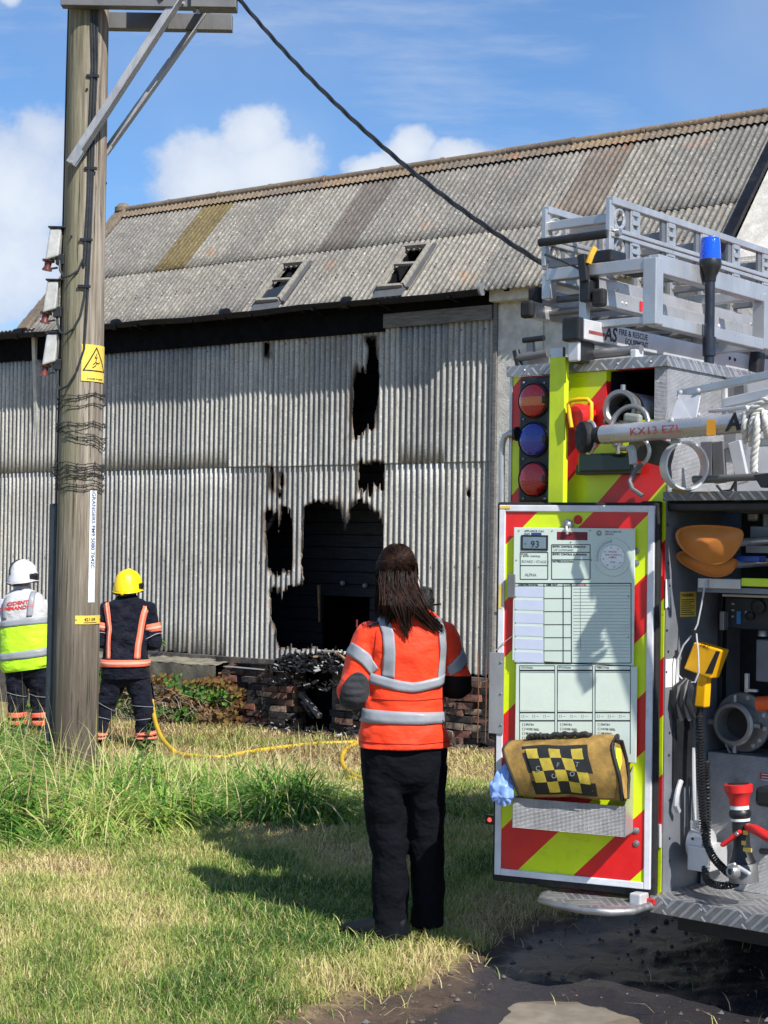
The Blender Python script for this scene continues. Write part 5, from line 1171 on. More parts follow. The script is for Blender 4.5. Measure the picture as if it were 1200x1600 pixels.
# tray of fine tread plate
p = d(801, 1246, -.12); q = d(977, 1308, -.12); tray = root('tray', parent=door); m1 = d(979, 1300, -.12)
MB().box((p.x, -.122, q.z), (q.x, -.118, p.z)).build('tray_front', m_treadf, tray, bevel=.001)
MB().box((p.x, -.118, q.z), (q.x, -.0, q.z + .004)).build('tray_floor', m_treadf, tray)
MB().prism([(q.x - .004, -.122, q.z), (q.x - .004, -.122, p.z), (q.x - .004, -.06, p.z + .10), (q.x - .004, -.001, p.z + .14), (q.x - .004, -.001, q.z)], (.004, 0, 0)).build('tray_end', m_alu, tray)
MB().box((p.x, -.118, q.z), (p.x + .004, -.001, p.z)).build('tray_end', m_alu, tray)

# ------------------------------------------------------------- entry control board hung on the door
ecb = bpy.data.objects.new('entry_control_board', None); COL.objects.link(ecb); ecb.location = DF.o; ecb.rotation_euler.z = DF.ang
tag(ecb, 'pale green plastic control board with gauge dial and ruled tables hung on the chevron door', 'control board')
m_board = simple('pale_green_board', rgb((206, 220, 208))[:3], .35, var=.05, scale=4, dirt=.06, bump=.02); m_card = simple('pale_lilac_card', rgb((196, 204, 224))[:3], .4, var=.05, bump=0)
def D_(x, y, off): return d(x, y, off)
def quad(nm, x0, y0, x1, y1, off, th, mat, par, bevel=0):
    xm = (x0 + x1) / 2; return MB().box((d(x0, y0, off).x, off, d(xm, y0, off).z), (d(x1, y1, off).x, off + th, d(xm, y1, off).z)).build(nm, mat, par, bevel=bevel)
BO = -.022
# the board is seen slightly skewed in the view: the same plane as the door
up = root('upper_panel', parent=ecb); quad('sheet', 803, 825, 990, 1036, BO, .005, m_board, up, .002)
quad('handle_slot', 870, 831, 918, 844, BO - .0006, .002, simple('dark_red_gap', (.17,.01,.02), .5), up, .004)
lo = root('lower_panel', parent=ecb); quad('sheet', 806, 1037.5, 994, 1186, BO, .005, m_board, lo, .002)
lw = 1.1
def line(x0, y0, x1, y1, w=lw, mat=None, par=None, off=-.0008): 
    p = d(x0, y0, BO + off); q = d(x1, y1, BO + off); MB().bar(p, q, w / 395, .0006, up=(0, -1, 0)).build('printed_line', mat or m_ink, par or up)
def text(s, x, y, h, mat=None, par=None, al='LEFT', bold=0, sx=1, off=-.0006):
    p = d(x, y, BO + off); lettering(s, h / 395 * 1.35, mat or m_ink, par or up, p, UPR, align=al, bold=bold, sx=sx, depth=.0002)
dsp = quad('display_bezel', 814, 836, 856, 860, BO - .004, .004, m_black, up, .002); quad('display', 817, 839, 853, 857, BO - .0046, .001, simple('lcd_grey_blue', (.16,.23,.28), .2, bump=0), up)
text('93', 829, 855, 11, m_ink, off=-.0056); text('-', 819, 852, 8, m_ink, off=-.0056)
text('APPLIANCE CALL', 819, 831, 3.2); text('SIGN', 819, 835.3, 3.2, m_blueink); quad('blue_tag', 830, 832.3, 846, 835.8, BO - .0006, .001, m_blueink, up)
for rect in ((813, 863, 856, 905), (862, 851, 922, 905)):
    x0, y0, x1, y1 = rect; line(x0, y0, x1, y0); line(x0, y1, x1, y1); line(x0, y0, x0, y1); line(x1, y0, x1, y1)
line(813, 883.5, 856, 883.5); line(862, 863, 922, 863); line(862, 874.5, 922, 874.5)
text('STAGE', 814.5, 867, 2.6); text('1 ENTRY CONTROL', 814.5, 870, 2.6); text('BOARD / STAGE 1', 815, 879, 4.2, m_greyink); text('ALPHA', 820, 900, 4.6, m_greyink, bold=.0003)
text('ENTRY CONTROL OPERATIVE', 863.5, 855.3, 2.9, bold=.0003); text('LFF COMMAND', 865, 860.6, 3.4, m_greyink); text('ENTRY CONTROL SUPERVISOR', 863.5, 867.2, 2.9, bold=.0003); text('NOTES/LOCATION', 863.5, 878.5, 2.9, bold=.0003)
# dial
dc = d(957.5, 870.5, BO - .001); dial = root('dial', parent=up)
def arc(r, w, mat, nm='ring'): MB().tube([dc + Vector((r * math.cos(i / 48 * math.tau), 0, r * math.sin(i / 48 * math.tau))) for i in range(48)], w, 4, closed=True).build(nm, mat, dial)
MB().lathe(dc, (0, -1, 0), [(0, .074), (.0015, .074)], 48).build('dial_disc', m_board, dial); arc(.074, .0008, m_greyink); arc(.055, .0006, m_greyink); MB().lathe(dc + Vector((0, -.002, 0)), (0, -1, 0), [(0, .048), (.001, .048)], 48).build('dial_centre', simple('white_dial', (.8,.82,.8), .35, bump=0), dial)
mb = MB()
for i in range(60):
    a = i / 60 * math.tau; dr = Vector((math.cos(a), 0, math.sin(a))); r1 = .046 if i % 5 else .043; mb.bar(dc + dr * r1 + Vector((0, -.0034, 0)), dc + dr * .050 + Vector((0, -.0034, 0)), .0008, .0004, up=(0, -1, 0))
o = mb.build('tick_marks', m_greyink, dial, recalc=False); o['kind'] = 'stuff'
mb = MB()
for i in range(26):
    a = R(95 + i * 4); dr = Vector((math.cos(a), 0, math.sin(a))); mb.bar(dc + dr * .057 + Vector((0, -.002, 0)), dc + dr * (.066 + .003 * (i % 4 == 0)) + Vector((0, -.002, 0)), .001, .0004, up=(0, -1, 0))
o = mb.build('scale_marks', m_blueink, dial, recalc=False); o['kind'] = 'stuff'
for s_, dz, m_ in (('PRESSURE', .018, m_greyink), ('TIME OF WHISTLE', .006, m_redink), ('MINUTES', -.004, m_redink), ('LITRES', -.022, m_greyink)): lettering(s_, .0075, m_, dial, dc + Vector((0, -.0036, dz)), UPR, align='CENTER', depth=.0002)
MB().lathe(dc + Vector((0, -.003, 0)), (0, -1, 0), [(0, .003), (.002, .002)], 8).build('dial_pin', m_redp, dial)
for i in range(8):
    a = i / 8 * math.tau + .2; lettering(str(5 * (i + 1)), .008, m_greyink, dial, dc + Vector((.0375 * math.cos(a) - .004, -.0036, .0375 * math.sin(a) - .003)), UPR, depth=.0002)
# round crest-like stamp with a line of small text (plain rosette)
cp2 = d(936, 833, BO - .0012); mb = MB()
for i in range(16): a = i / 16 * math.tau; mb.bar(cp2 + Vector((.004 * math.cos(a), 0, .004 * math.sin(a))), cp2 + Vector((.012 * math.cos(a), 0, .012 * math.sin(a))), .0016, .0004, up=(0, -1, 0))
o = mb.build('rosette', m_greyink, up, recalc=False); o['kind'] = 'stuff'
text('FIRE & RESCUE', 945, 832, 3.0, m_blueink); text('SERVICE', 945, 836, 2.8, m_blueink)
# table
line(804, 911.5, 986, 911.5, 1.3); line(804, 915.5, 986, 915.5, .7); line(804, 1036, 986, 1036, 1.2); line(986, 911, 986, 1036)
for x in (850, 880, 893): line(x, 911, x, 1036, 1.2 if x > 860 else .8)
line(907, 918, 907, 1015, .5, m_greyink)
text('IDENTIFICATION', 810, 915, 3.1, bold=.0003); text('TIME OUT', 853, 915, 3.1, bold=.0003); text('T.O.W.', 882, 915, 3); text('LOCATION', 896, 915, 3, m_redink)
for i in range(6):
    y0 = 917 + i * 20.4; c = quad('name_slot', 804, y0, 850, y0 + 15.8, BO - .001, .002, m_card, up); line(851, y0 + 18.0, 893, y0 + 18.0, 1.0)
    text(str(i + 1), 814, y0 + 8, 4, m_greyink)
    if i < 2: text('BA TEAM', 812, y0 + 13, 3.4, m_redink)
for i in range(22): line(896, 920 + i * 5.1, 984, 920 + i * 5.1, .35, m_greyink)
for (px, py) in ((811, 829), (863, 829), (922, 829), (807, 875), (924, 875), (892, 847), (806, 911), (982, 932), (982, 996), (806, 932), (806, 952), (806, 973), (806, 994), (806, 1014)): MB().lathe(d(px, py, BO - .0005), (0, -1, 0), [(0, .003), (.002, .002)], 8).build('stud', m_greyink, up)
for k in range(3):
    x0 = 812 + k * 59; x1 = x0 + 55
    for a in ((x0, 1040, x0, 1178), (x1, 1040, x1, 1178), (x0, 1040, x1, 1040)): line(*a, .8, m_ink, lo)
    text(('LOCATION', 'SITUATION', 'OBJECTIVES')[k], x0 + 2, 1044, 2.8, m_ink, lo); line(x0, 1047.5, x1, 1047.5, 2.2, m_ink, lo); line(x0, 1050.5, x1, 1050.5, .6, m_greyink, lo)
    line(x0, 1113, x1, 1113, 1.8, m_ink, lo); line(x0, 1126, x1, 1126, 1.8, m_ink, lo)
    for q_ in range(3): text('[ ]', x0 + 3 + q_ * 17, 1120, 3.4, m_greyink, lo); text('---', x0 + 9 + q_ * 17, 1120, 3.4, m_greyink, lo)
    for q_ in range(5): text('[ ] ' + ('ENTRY', 'HOSE REEL', 'BRIEFED', 'GAS', 'RADIO')[q_], x0 + 4, 1133 + q_ * 7, 3.4, m_ink, lo)
    quad('clear_pocket', x0 + 1, 1052, x1 - 1, 1111, BO - .0005, .0006, simple('glossy_pale_sheet', rgb((214, 226, 212))[:3], .2, var=.04, bump=.0), lo)
# hook clip holding the board
hk = root('hook_clip', DF, label='chrome key clip hooked through the top slot of the control board', cat='clip')
kc = d(885, 820, -.03); MB().lathe(kc + Vector((0, .028, 0)), (0, -1, 0), [(0, .02), (.012, .022), (.022, .014), (.026, .0)], 20).build('knob', m_cast, hk, smooth=True)
MB().tube([kc + Vector((0, 0, -.006)), kc + Vector((.003, -.006, -.022)), kc + Vector((.004, .0, -.036))], .005, 8).build('clip_arm', m_alul, hk, smooth=True)
MB().tube([kc + Vector((.012, 0, -.01)), kc + Vector((.025, -.004, -.014)), kc + Vector((.03, 0, -.026)), kc + Vector((.02, .002, -.03))], .0022, 6).build('key_ring', m_cast, hk, smooth=True)
ob = MB().tube([d(824, 960, -.016), d(812, 985, -.016), d(786, 1005, -.016), d(774, 1017, -.014)], .0018, 5).build('thin_cord', simple('pale_cord', (.5,.42,.38), .7), None); ob.location = DF.o; ob.rotation_euler.z = DF.ang
tag(ob, 'thin pale cord stretched from the control board to the latch plate', 'cord')
# ------------------------------------------------------------- roof gantry: a part of the engine
def sq(p, q, w=.046, h=None, nm='gantry_tube', mat=None, par=None): return MB().bar(p, q, w, h or w).build(nm, mat or m_alu, par or truck, bevel=.004)
gx0 = t(858, 437, .05).x; gx1 = t(1021, 410, .05).x; gz1 = t(1021, 412, .05).z; gz0 = t(1021, 500, .05).z; gb = .05
sq((gx0, gb, gz1), (gx1, gb, gz1), .05); sq((gx1, gb, gz0 - .02), (gx1, gb, gz1 + .02), .06); sq((gx0, gb, gz1), (gx0, gb, gz1 - .10), .045)
sq((gx0 + .12, gb, gz0), (gx1, gb, gz0), .05, .03)
gxm = t(914, 430, .05).x; sq((gxm, gb, gz1 + .01), (gxm, gb, gz0), .035)
sq((gx1, gb, gz1 - .0), (gx1, gb + 4.6, gz1), .05, .075); sq((gx1, gb, gz0), (gx1, gb + 4.6, gz0), .05, .05); sq((gx0, gb, gz1), (gx0, gb + 4.6, gz1), .05)
y2 = TF.onx(1190, 490, gx1).y
for yy in (y2, y2 + 1.5, y2 + 2.8): sq((gx1, yy, gz0 - .02), (gx1, yy, gz1), .06); sq((gx0, yy, gz1), (gx1, yy, gz1), .045); sq((gx0, yy, gz0), (gx1, yy, gz0 + .0), .045)
for yy in (1.2, 3.6): sq((gx0 + .05, yy, zt), (gx0 + .05, yy, gz1), .05)
MB().bar(t(910, 398, .0), t(914, 440, .0), .035, .03).build('clamp_post', m_black, truck, bevel=.003)
for (a, b, c_, d_) in ((905, 438, 920, 470),): tbox('ratchet_clamp', a, b, c_, d_, .0, .05, m_black, bevel=.006)
tbox('ladder_stop', 925, 392, 955, 408, .08, .2, m_black, bevel=.008)
MB().tube([t(929, 388, .03), t(924, 398, .01), t(919, 412, .0)], .013, 8).build('yellow_strap', simple('yellow_orange_strap', (.6,.33,.02), .6), truck, smooth=True)
MB().tube([t(852, 398, .1), t(880, 408, .0), t(905, 420, .0), t(912, 436, .0)], .006, 6).build('strap_cable', m_cable, truck, smooth=True)
# floodlight beam with lettering and the bars under it
az = t(885, 516, -.10).z; ax = t(902, 516, -.10).x; bl_ = MB().box((ax - .035, -.10, az - .042), (ax + .035, 4.2, az + .04)).build('roof_beam', m_alul, truck, bevel=.004)
MB().box((ax - .05, -.14, az - .05), (ax + .034, -.10, az + .046)).build('beam_end_cap', m_black, truck, bevel=.01)
def on_beam(px, py): return TF.onx(px, py, ax + .0352)
a = on_beam(955, 531); lettering('AS', .082, m_ink, bl_, (ax + .0352, a.y - .05, az - .028), (R(90), 0, R(90)), bold=.002, shear=.15, depth=.0004)
a = on_beam(967, 524); lettering('FIRE & RESCUE', .034, m_ink, bl_, (ax + .0352, a.y, az + .006), (R(90), 0, R(90)), bold=.0006, depth=.0004, spacing=1.05); lettering('EQUIPMENT', .034, m_ink, bl_, (ax + .0352, a.y + .05, az - .028), (R(90), 0, R(90)), bold=.0006, depth=.0004)
a = on_beam(920, 520); b = on_beam(946, 526); MB().box((ax + .035, a.y, az - .016), (ax + .0358, b.y, az - .002)).build('red_sticker', simple('dull_red_sticker', (.25,.06,.06), .5), bl_)
for (px, py) in ((1140, 560), (1148, 562)): MB().lathe(on_beam(px, py), (1, 0, 0), [(0, .009), (.004, .007)], 10).build('bolt', m_black, bl_)
a = on_beam(1172, 575); MB().bar((ax + .06, a.y, az - .12), (ax + .06, a.y + .03, az + .06), .05, .07).build('beam_bracket', m_black, truck, bevel=.01)
MB().box((ax - .05, -.09, az - .13), (ax + .01, .02, az - .044)).build('hinge_block', m_black, truck, bevel=.008)
MB().box((ax - .03, -.12, az - .13), (ax + .02, -.1, az - .05)).build('hinge_plate', m_alul, truck, bevel=.006)
p = t(905, 556, .02); q = t(968, 549, .12); MB().tube([p, (p.x + .28, .04, p.z + .01)], .02, 14).build('roller', m_alud, truck, smooth=True)
MB().box((p.x + .25, .0, p.z - .03), (p.x + .28, .06, p.z + .008)).build('roller_bracket', m_alul, truck, bevel=.006)
MB().box((p.x, .1, zt + .002), (p.x + .4, .9, p.z - .02)).build('roof_box', m_alud, truck, bevel=.01)
for (a, b, c_, r_) in (((818, 532), (850, 528), m_black, .012), ((808, 560), (856, 552), m_galvdark, .016), ((806, 548), (812, 575), m_black, .016)):
    MB().tube([t(*a, .0), t(*b, .0)], r_, 12).build('side_bar', c_, truck, smooth=True)
tbox('side_post', 822, 532, 832, 558, .0, .03, m_alud); tbox('roof_tray', 815, 556, 858, 574, .05, .5, m_alud, bevel=.004)
# masts behind, roof clutter

# ------------------------------------------------------------- ladders lying on the gantry: things of their own
def trussladder():
    L = root('truss_ladder', TF, label='upper silver lattice-sided extension ladder lying on top of the roof gantry', cat='ladder')
    b0 = .12; x1 = t(952, 350, b0).x; x0 = t(852, 365, b0).x; zT = t(952, 313, b0).z; zM = t(952, 362, b0).z; zB = t(952, 404, b0).z; LEN = 4.3
    for sx, x in ((1, x1), (-1, x0)):
        for nm, z, h in (('top_chord', zT, .03), ('middle_chord', zM + .012, .018), ('middle_chord', zM - .012, .018), ('bottom_chord', zB, .026)):
            MB().bar((x, b0, z), (x, b0 + LEN, z), .034, h).build(nm, m_alu, L, bevel=.003)
        for (za, zb_) in ((zT, zM), (zM, zB)):
            zc = (za + zb_) / 2; rr = abs(za - zb_) * .30
            MB().tube([(x + .0, b0 + .075 + rr * math.cos(a / 20 * math.tau), zc + rr * math.sin(a / 20 * math.tau)) for a in range(20)], .008, 6, closed=True).build('end_ring', m_alu, L, smooth=True)
            MB().bar((x, b0 + .005, za), (x, b0 + .005, zb_), .036, .02, up=(1, 0, 0)).build('end_post', m_alu, L, bevel=.002)
            for k in range(14):
                y = b0 + .16 + k * .30
                for dy in (0, .055): MB().bar((x + sx * .004, y + dy, za - .012), (x + sx * .004, y + dy, zb_ + .012), .022, .014, up=(1, 0, 0)).build('upright', m_alu, L)
                for f in (.2, .5, .8): MB().bar((x + sx * .004, y, za + (zb_ - za) * f), (x + sx * .004, y + .055, za + (zb_ - za) * f), .02, .02).build('upright_tie', m_alu, L)
                MB().bar((x, y - .03, za - .012), (x, y - .03, zb_ + .012), .03, .012, up=(1, 0, 0)).build('inner_strut', m_alud, L)
    for k in range(14):
        y = b0 + .19 + k * .30
        for z in ((zT + zM) / 2, (zM + zB) / 2 - .01): MB().bar((x0, y, z), (x1, y, z), .028, .034).build('rung', m_alud, L, bevel=.005)
    y = b0 + .02
    MB().bar((x0, y, (zT + zM) / 2 - .005), (x1, y, (zT + zM) / 2 - .005), .028, .04).build('rung', m_alu, L, bevel=.005)
    MB().tube([(x0 - .02, y - .03, zM - .01), (x1, y - .03, zM - .01)], .018, 12).build('black_roller', m_black, L, smooth=True)
    MB().bar((x0, y, zB + .01), (x1, y, zB + .01), .03, .03).build('rung', m_alud, L)
    for x in (x0, x1 + .02): MB().lathe((x - .015, y + .01, zM), (1, 0, 0), [(0, .016), (.03, .016)], 12).build('pivot_bolt', m_cast, L)
    MB().box((x1 + .0, b0 + .02, zB - .055), (x1 + .09, b0 + .2, zB - .02)).build('foot_pad', m_rubber, L, bevel=.012)
trussladder()
def flatladder(nm, label, caps, b0, group=None):
    L = root('box_ladder', TF, label=label, cat='ladder', group=group); xs_ = []
    for (px, py) in caps:
        c = t(px, py, b0); xs_.append(c)
        MB().box((c.x - .028, b0, c.z - .033), (c.x + .022, b0 + 4.1, c.z + .033)).build('side_rail', m_alu, L, bevel=.004)
        mb = MB(); mb.box((c.x - .032, b0 - .035, c.z - .037), (c.x + .026, b0 + .004, c.z + .037)); mb.build('rubber_foot', m_rubber, L, bevel=.012)
        for y in (.12, .15, .42, .46, .95, 1.35, 1.9):
            MB().lathe((c.x + .022, b0 + y, c.z - .005), (1, 0, 0), [(0, .011 if y > .2 else .006), (.003, .009 if y > .2 else .005), (.004, .004)], 12).build('rail_rivet', m_alul if y < 1 else m_cast, L)
    for k in range(13): y = b0 + .12 + k * .31; MB().tube([(xs_[0].x, y, xs_[0].z), (xs_[1].x, y, xs_[0].z)], .016, 10).build('rung', m_alud, L, smooth=True)
    return L
flatladder('a', 'upper of the two flat box-rail ladders with black rubber feet inside the gantry', ((841, 463), (929, 446)), .10, 'flat ladders inside the roof gantry')
L2 = flatladder('b', 'lower of the two flat box-rail ladders with black rubber feet inside the gantry', ((829, 484), (941, 466)), .04, 'flat ladders inside the roof gantry')
for k in range(2):
    a = TF.onx((1000, 1022)[k], 478, t(941, 466, .04).x + .024); MB().box((a.x, a.y, a.z - .02), (a.x + .002, a.y + .02, a.z + .02)).build('red_tag', m_redp, L2)
# ------------------------------------------------------------- blue beacon on its mast
bm = root('beacon_mast', parent=truck)
bc = t(1108, 560, .42)
def zpx(py): return t(1108, py, .42).z
MB().tube([(bc.x, .42, zpx(760)), (bc.x, .42, zpx(425))], .021, 16).build('mast', m_navy, bm, smooth=True)
MB().tube([(bc.x, .42, zpx(556)), (bc.x, .42, zpx(527))], .028, 16).build('mast_sleeve', m_navy, bm, smooth=True)
MB().lathe((bc.x, .42, zpx(440)), (0, 0, 1), [(0, .024), (.02, .026), (.04, .036), (.06, .045), (.075, .047), (.09, .044)], 24).build('beacon_base', m_black, bm, smooth=True)
MB().lathe((bc.x, .42, zpx(408)), (0, 0, 1), [(0, .043), (.02, .044), (.075, .041), (.095, .037), (.103, .0)], 28).build('beacon_lens', m_beacon, bm, smooth=True)
MB().tube([(bc.x, .42, zpx(608)), (bc.x, .42, zpx(596))], .025, 16).build('mast_collar', m_alul, bm); MB().tube([(bc.x, .42, zpx(708)), (bc.x, .42, zpx(690))], .026, 16).build('mast_collar', m_alul, bm)
tbox('mast_channel', 1083, 575, 1094, 615, .38, .42, m_alud); tbox('tall_white_locker', 1124, 590, 1150, 700, .46, .54, m_alud)
MB().lathe(t(1097, 705, .38), (0, -1, 0), [(0, .03), (.03, .03), (.035, .02)], 16).build('mast_knob', m_black, truck, smooth=True)
# ------------------------------------------------------------- the ladder stowed low across the pump bay roof, coming out to the right
LL = root('short_ladder', TF, label='silver short ladder with black round foot stowed across the rear above the pump bay', cat='ladder')
p0 = t(924, 681, -.20); p1 = t(1215, 656, -.30); dv = (p1 - p0).normalized()
MB().tube([p0 + dv * .06, p1 + dv * .7], .037, 20).build('main_tube', m_alu, LL, smooth=True)
MB().tube([p0 + dv * .02, p0 + dv * .07], .033, 20).build('rubber_sleeve', m_rubber, LL, smooth=True)
fd = Vector((-.55, -.83, .0)).normalized(); fc = t(913, 683, -.20)
MB().lathe(fc - fd * .015, fd, [(0, .058), (.012, .064), (.02, .064), (.03, .060), (.034, .052)], 32).build('round_foot', m_rubber, LL, smooth=30)
MB().lathe(fc - fd * .03, fd, [(0, .050), (.004, .067), (.01, .068), (.014, .062)], 32).build('foot_ring', m_alu, LL, smooth=30)
nT = Vector((dv.y, -dv.x, 0)).normalized(); yawT = math.atan2(dv.y, dv.x)
def onT(px, py, lift=.0385): return TF.plane(px, py, p0 + nT * lift, nT)
lettering('KX13 EZL', .043, simple('faded_red_marker', (.42,.09,.11), .5, var=.3), LL, onT(983, 681), (R(90), R(-1), yawT), depth=.0003, sx=1.3); 
lettering('AS', .085, m_ink, LL, onT(1134, 673), (R(90), R(-2), yawT), shear=.2, bold=.003, depth=.0004)
q = onT(1111, 668, .0385); MB().box((q.x - .018, q.y, q.z - .028), (q.x + .018, q.y + .001, q.z + .028)).build('orange_sticker', simple('orange_sticker', (.75,.33,.02), .5), LL)
# upper rail with gusset plate
sq(t(1060, 616, -.16), t(1215, 583, -.24), .022, .03, 'upper_rail', m_alu, LL)
a_, b_, c_, d_ = t(1060, 615, -.17), t(1096, 608, -.175), t(1086, 662, -.26), t(1045, 662, -.255)
MB().prism([a_, b_, c_, d_], (.0, .006, .0)).build('gusset_plate', m_alul, LL, bevel=.001)
MB().bar(t(1045, 664, -.262), t(1087, 661, -.268), .008, .012).build('gusset_lip', m_alu, LL)
for (px, py, o_) in ((1049, 656, -.27), (1079, 655, -.27), (1063, 613, -.19), (1091, 610, -.19), (1091, 648, -.2)): MB().lathe(t(px, py, o_), (0, -1, .2), [(0, .009), (.004, .008), (.007, .003)], 10).build('gusset_bolt', m_alul, LL, smooth=True)
sq(t(1132, 630, -.12), t(1215, 611, -.16), .03, .034, 'middle_rail', m_alul, LL); sq(t(1132, 605, -.12), t(1133, 650, -.12), .02, .02, 'rail_post', m_alul, LL)
MB().bar(t(1150, 612, -.1), t(1165, 610, -.1), .03, .04).build('rail_sleeve', m_galvdark, LL); sq(t(1110, 643, -.15), t(1170, 636, -.18), .03, .012, 'cross_plate', m_alul, LL)
sq(t(1172, 692, -.2), t(1215, 690, -.23), .025, .03, 'lower_bracket', m_alu, LL)
for k, (x_, y_) in enumerate(((1105, 700), (1122, 700), (1148, 695))):
    MB().bar(t(x_, 690, .1), t(x_ + (0, 4, 14)[k], 755, .1), .05, .02, up=(0, 1, 0)).build('back_strut', (m_alud, m_galvdark, m_alul)[k], truck, bevel=.003)
MB().tube([t(1084, 749, -.05), t(1215, 744, -.1)], .014, 12).build('lower_tube', m_galvdark, LL, smooth=True)
MB().prism([t(1176, 742, -.2), t(1208, 738, -.2), t(1196, 762, -.2), t(1188, 762, -.2)], (0, .03, 0)).build('black_hook', m_black, LL, bevel=.004)
# ring bracket
rc = t(1069, 728, -.12); ax_ = Vector((.80, -.58, .0)).normalized(); k1 = []
mb = MB(); mb.lathe(rc - ax_ * .03, ax_, [(0, .088), (.06, .088), (.06, .081), (0, .081), (0, .088)], 40, cap=False); o = mb.build('ring_bracket', m_alul, LL, smooth=30)
o.location = (rc.x, rc.y, rc.z); 
for v in o.data.vertices: v.co = Vector(v.co) - rc; v.co.z *= 1.05
mb = MB(); n_ = 12; mb.tube([rc - ax_ * .034 + (ax_.cross(Vector((0, 0, 1))) * math.cos(R(150 + 140 * i / n_)) + Vector((0, 0, 1)) * math.sin(R(150 + 140 * i / n_)) * 1.05) * .092 for i in range(n_ + 1)], .008, 8).build('ring_lining', simple('tan_lining', (.32,.24,.11), .6), LL, smooth=True)
MB().lathe(t(1056, 692, -.2), (0, 0, 1), [(0, .02), (.015, .02)], 10).build('bracket_nut', m_cast, LL)
# cock, lever and pale knob by the tube
MB().tube([t(990 + 25 * math.cos(a), 705 + 24 * math.sin(a), -.16) for a in [R(v) for v in range(-190, 95, 12)]], .008, 8).build('wire_bail', m_alu, LL, smooth=True)
MB().tube([t(985, 700, -.2), t(988, 706, -.22), t(990, 725, -.22)], .016, 10).build('pale_latch', simple('pale_plastic', (.5,.5,.46), .5), LL, smooth=True)
MB().bar(t(976, 652, -.22), t(1002, 655, -.22), .03, .035).build('latch_block', simple('grey_green_plastic', (.25,.26,.22), .5), LL, bevel=.01)
MB().tube([t(1003, 725, -.2), t(992, 735, -.22), t(984, 752, -.24), t(988, 764, -.25), t(1004, 775, -.25)], .009, 8).build('lever', m_galvdark, LL, smooth=True)
MB().bar(t(985, 695, -.12), t(1050, 712, -.1), .05, .1).build('mounting_block', simple('dark_olive_casting', (.05,.05,.035), .5), LL, bevel=.01)
MB().bar(t(1038, 700, -.07), t(1042, 750, -.07), .03, .04).build('mounting_arm', m_galvdark, LL, bevel=.006)
MB().tube([t(1150, 752, -.02), t(1142, 766, -.02), t(1128, 768, -.02), t(1120, 758, -.02)], .006, 6).build('cable_loop', m_black, LL, smooth=True)
# rope lashed round the tube
rp = root('white_rope', TF, label='thick white rope knotted round the short ladder and hanging down at the right', cat='rope')
m_rope = simple('white_cotton_rope', (.62,.60,.55), .9, var=.15, scale=40, dirt=.15)
def rope(pts, r=.0105, turns=9):
    P_ = [Vector(p) for p in pts]; out = []
    for i in range(len(P_) - 1):
        p_, a, b, n_ = P_[max(0, i - 1)], P_[i], P_[i + 1], P_[min(len(P_) - 1, i + 2)]
        for k in range(10): u = k / 10; out.append(.5 * ((2 * a) + (-p_ + b) * u + (2 * p_ - 5 * a + 4 * b - n_) * u * u + (-p_ + 3 * a - 3 * b + n_) * u ** 3))
    out.append(P_[-1]); L = len(out); 
    for s_ in range(3):
        q_ = []
        for i, c in enumerate(out):
            tt = (out[min(i + 1, L - 1)] - out[max(0, i - 1)]).normalized(); u = tt.cross(Vector((0, -1, .2))).normalized(); w = tt.cross(u); a = i * .55 + s_ * math.tau / 3; q_.append(c + (u * math.cos(a) + w * math.sin(a)) * r * .55)
        MB().tube(q_, r * .66, 7).build('strand', m_rope, rp, smooth=True)
o_ = -.36
rope([t(1166, 690, o_ + .03), t(1163, 668, o_ - .01), t(1168, 645, o_ + .0), t(1183, 636, o_ + .04), t(1190, 640, o_ + .06)])
rope([t(1176, 695, o_ + .03), t(1174, 668, o_ - .01), t(1180, 648, o_ - .01), t(1195, 632, o_), t(1206, 628, o_ + .03)])
rope([t(1180, 640, o_ + .02), t(1184, 660, o_ - .02), t(1181, 690, o_ - .02), t(1178, 715, o_ - .01), t(1178, 738, o_)], .0125)
rope([t(1192, 634, o_ + .02), t(1196, 655, o_ - .02), t(1197, 672, o_ - .01), t(1199, 684, o_ + .02)]); rope([t(1160, 650, o_ + .03), t(1175, 640, o_ - .01), t(1197, 624, o_ - .01), t(1210, 622, o_)])

# ------------------------------------------------------------- equipment in the pump bay: each a thing of its own
def shovel(outline, off, label, hx, hy):
    s_ = root('plastic_shovel', TF, label=label, cat='shovel', group='orange shovels in the pump bay'); P_ = [t(x, y, off) for x, y in outline]; c = sum(P_, Vector()) / len(P_)
    mb = MB(); n = len(P_); rings = []
    for k, f in enumerate((1, .97, .7, .4, .12)): rings.append([c + (p - c) * f + Vector((0, -.035 * (1 - f * f) - (.012 if k == 0 else 0), 0)) for p in P_])
    vs = [v for r_ in rings for v in r_] + [c + Vector((0, -.04, 0))]; fs = [(i * n + j, i * n + (j + 1) % n, (i + 1) * n + (j + 1) % n, (i + 1) * n + j) for i in range(4) for j in range(n)] + [(4 * n + j, 4 * n + (j + 1) % n, 5 * n) for j in range(n)]
    o = mb.add(vs, fs).build('blade', m_orange, s_, smooth=True, solid=.004); md = o.modifiers.new('s', 'SUBSURF'); md.levels = md.render_levels = 1
    MB().tube([t(hx, hy, off), t(hx + 40, hy - 3, off + .12), t(hx + 110, hy - 6, off + .2)], .016, 12).build('handle', m_alu, s_, smooth=True)
shovel(((1056, 840), (1058, 828), (1072, 822), (1095, 820), (1125, 821), (1150, 824), (1165, 828), (1164, 842), (1156, 858), (1146, 872), (1132, 881), (1115, 883), (1098, 879), (1078, 868), (1064, 856)), .04, 'upper orange plastic shovel blade sticking out of the pump bay', 1150, 848)
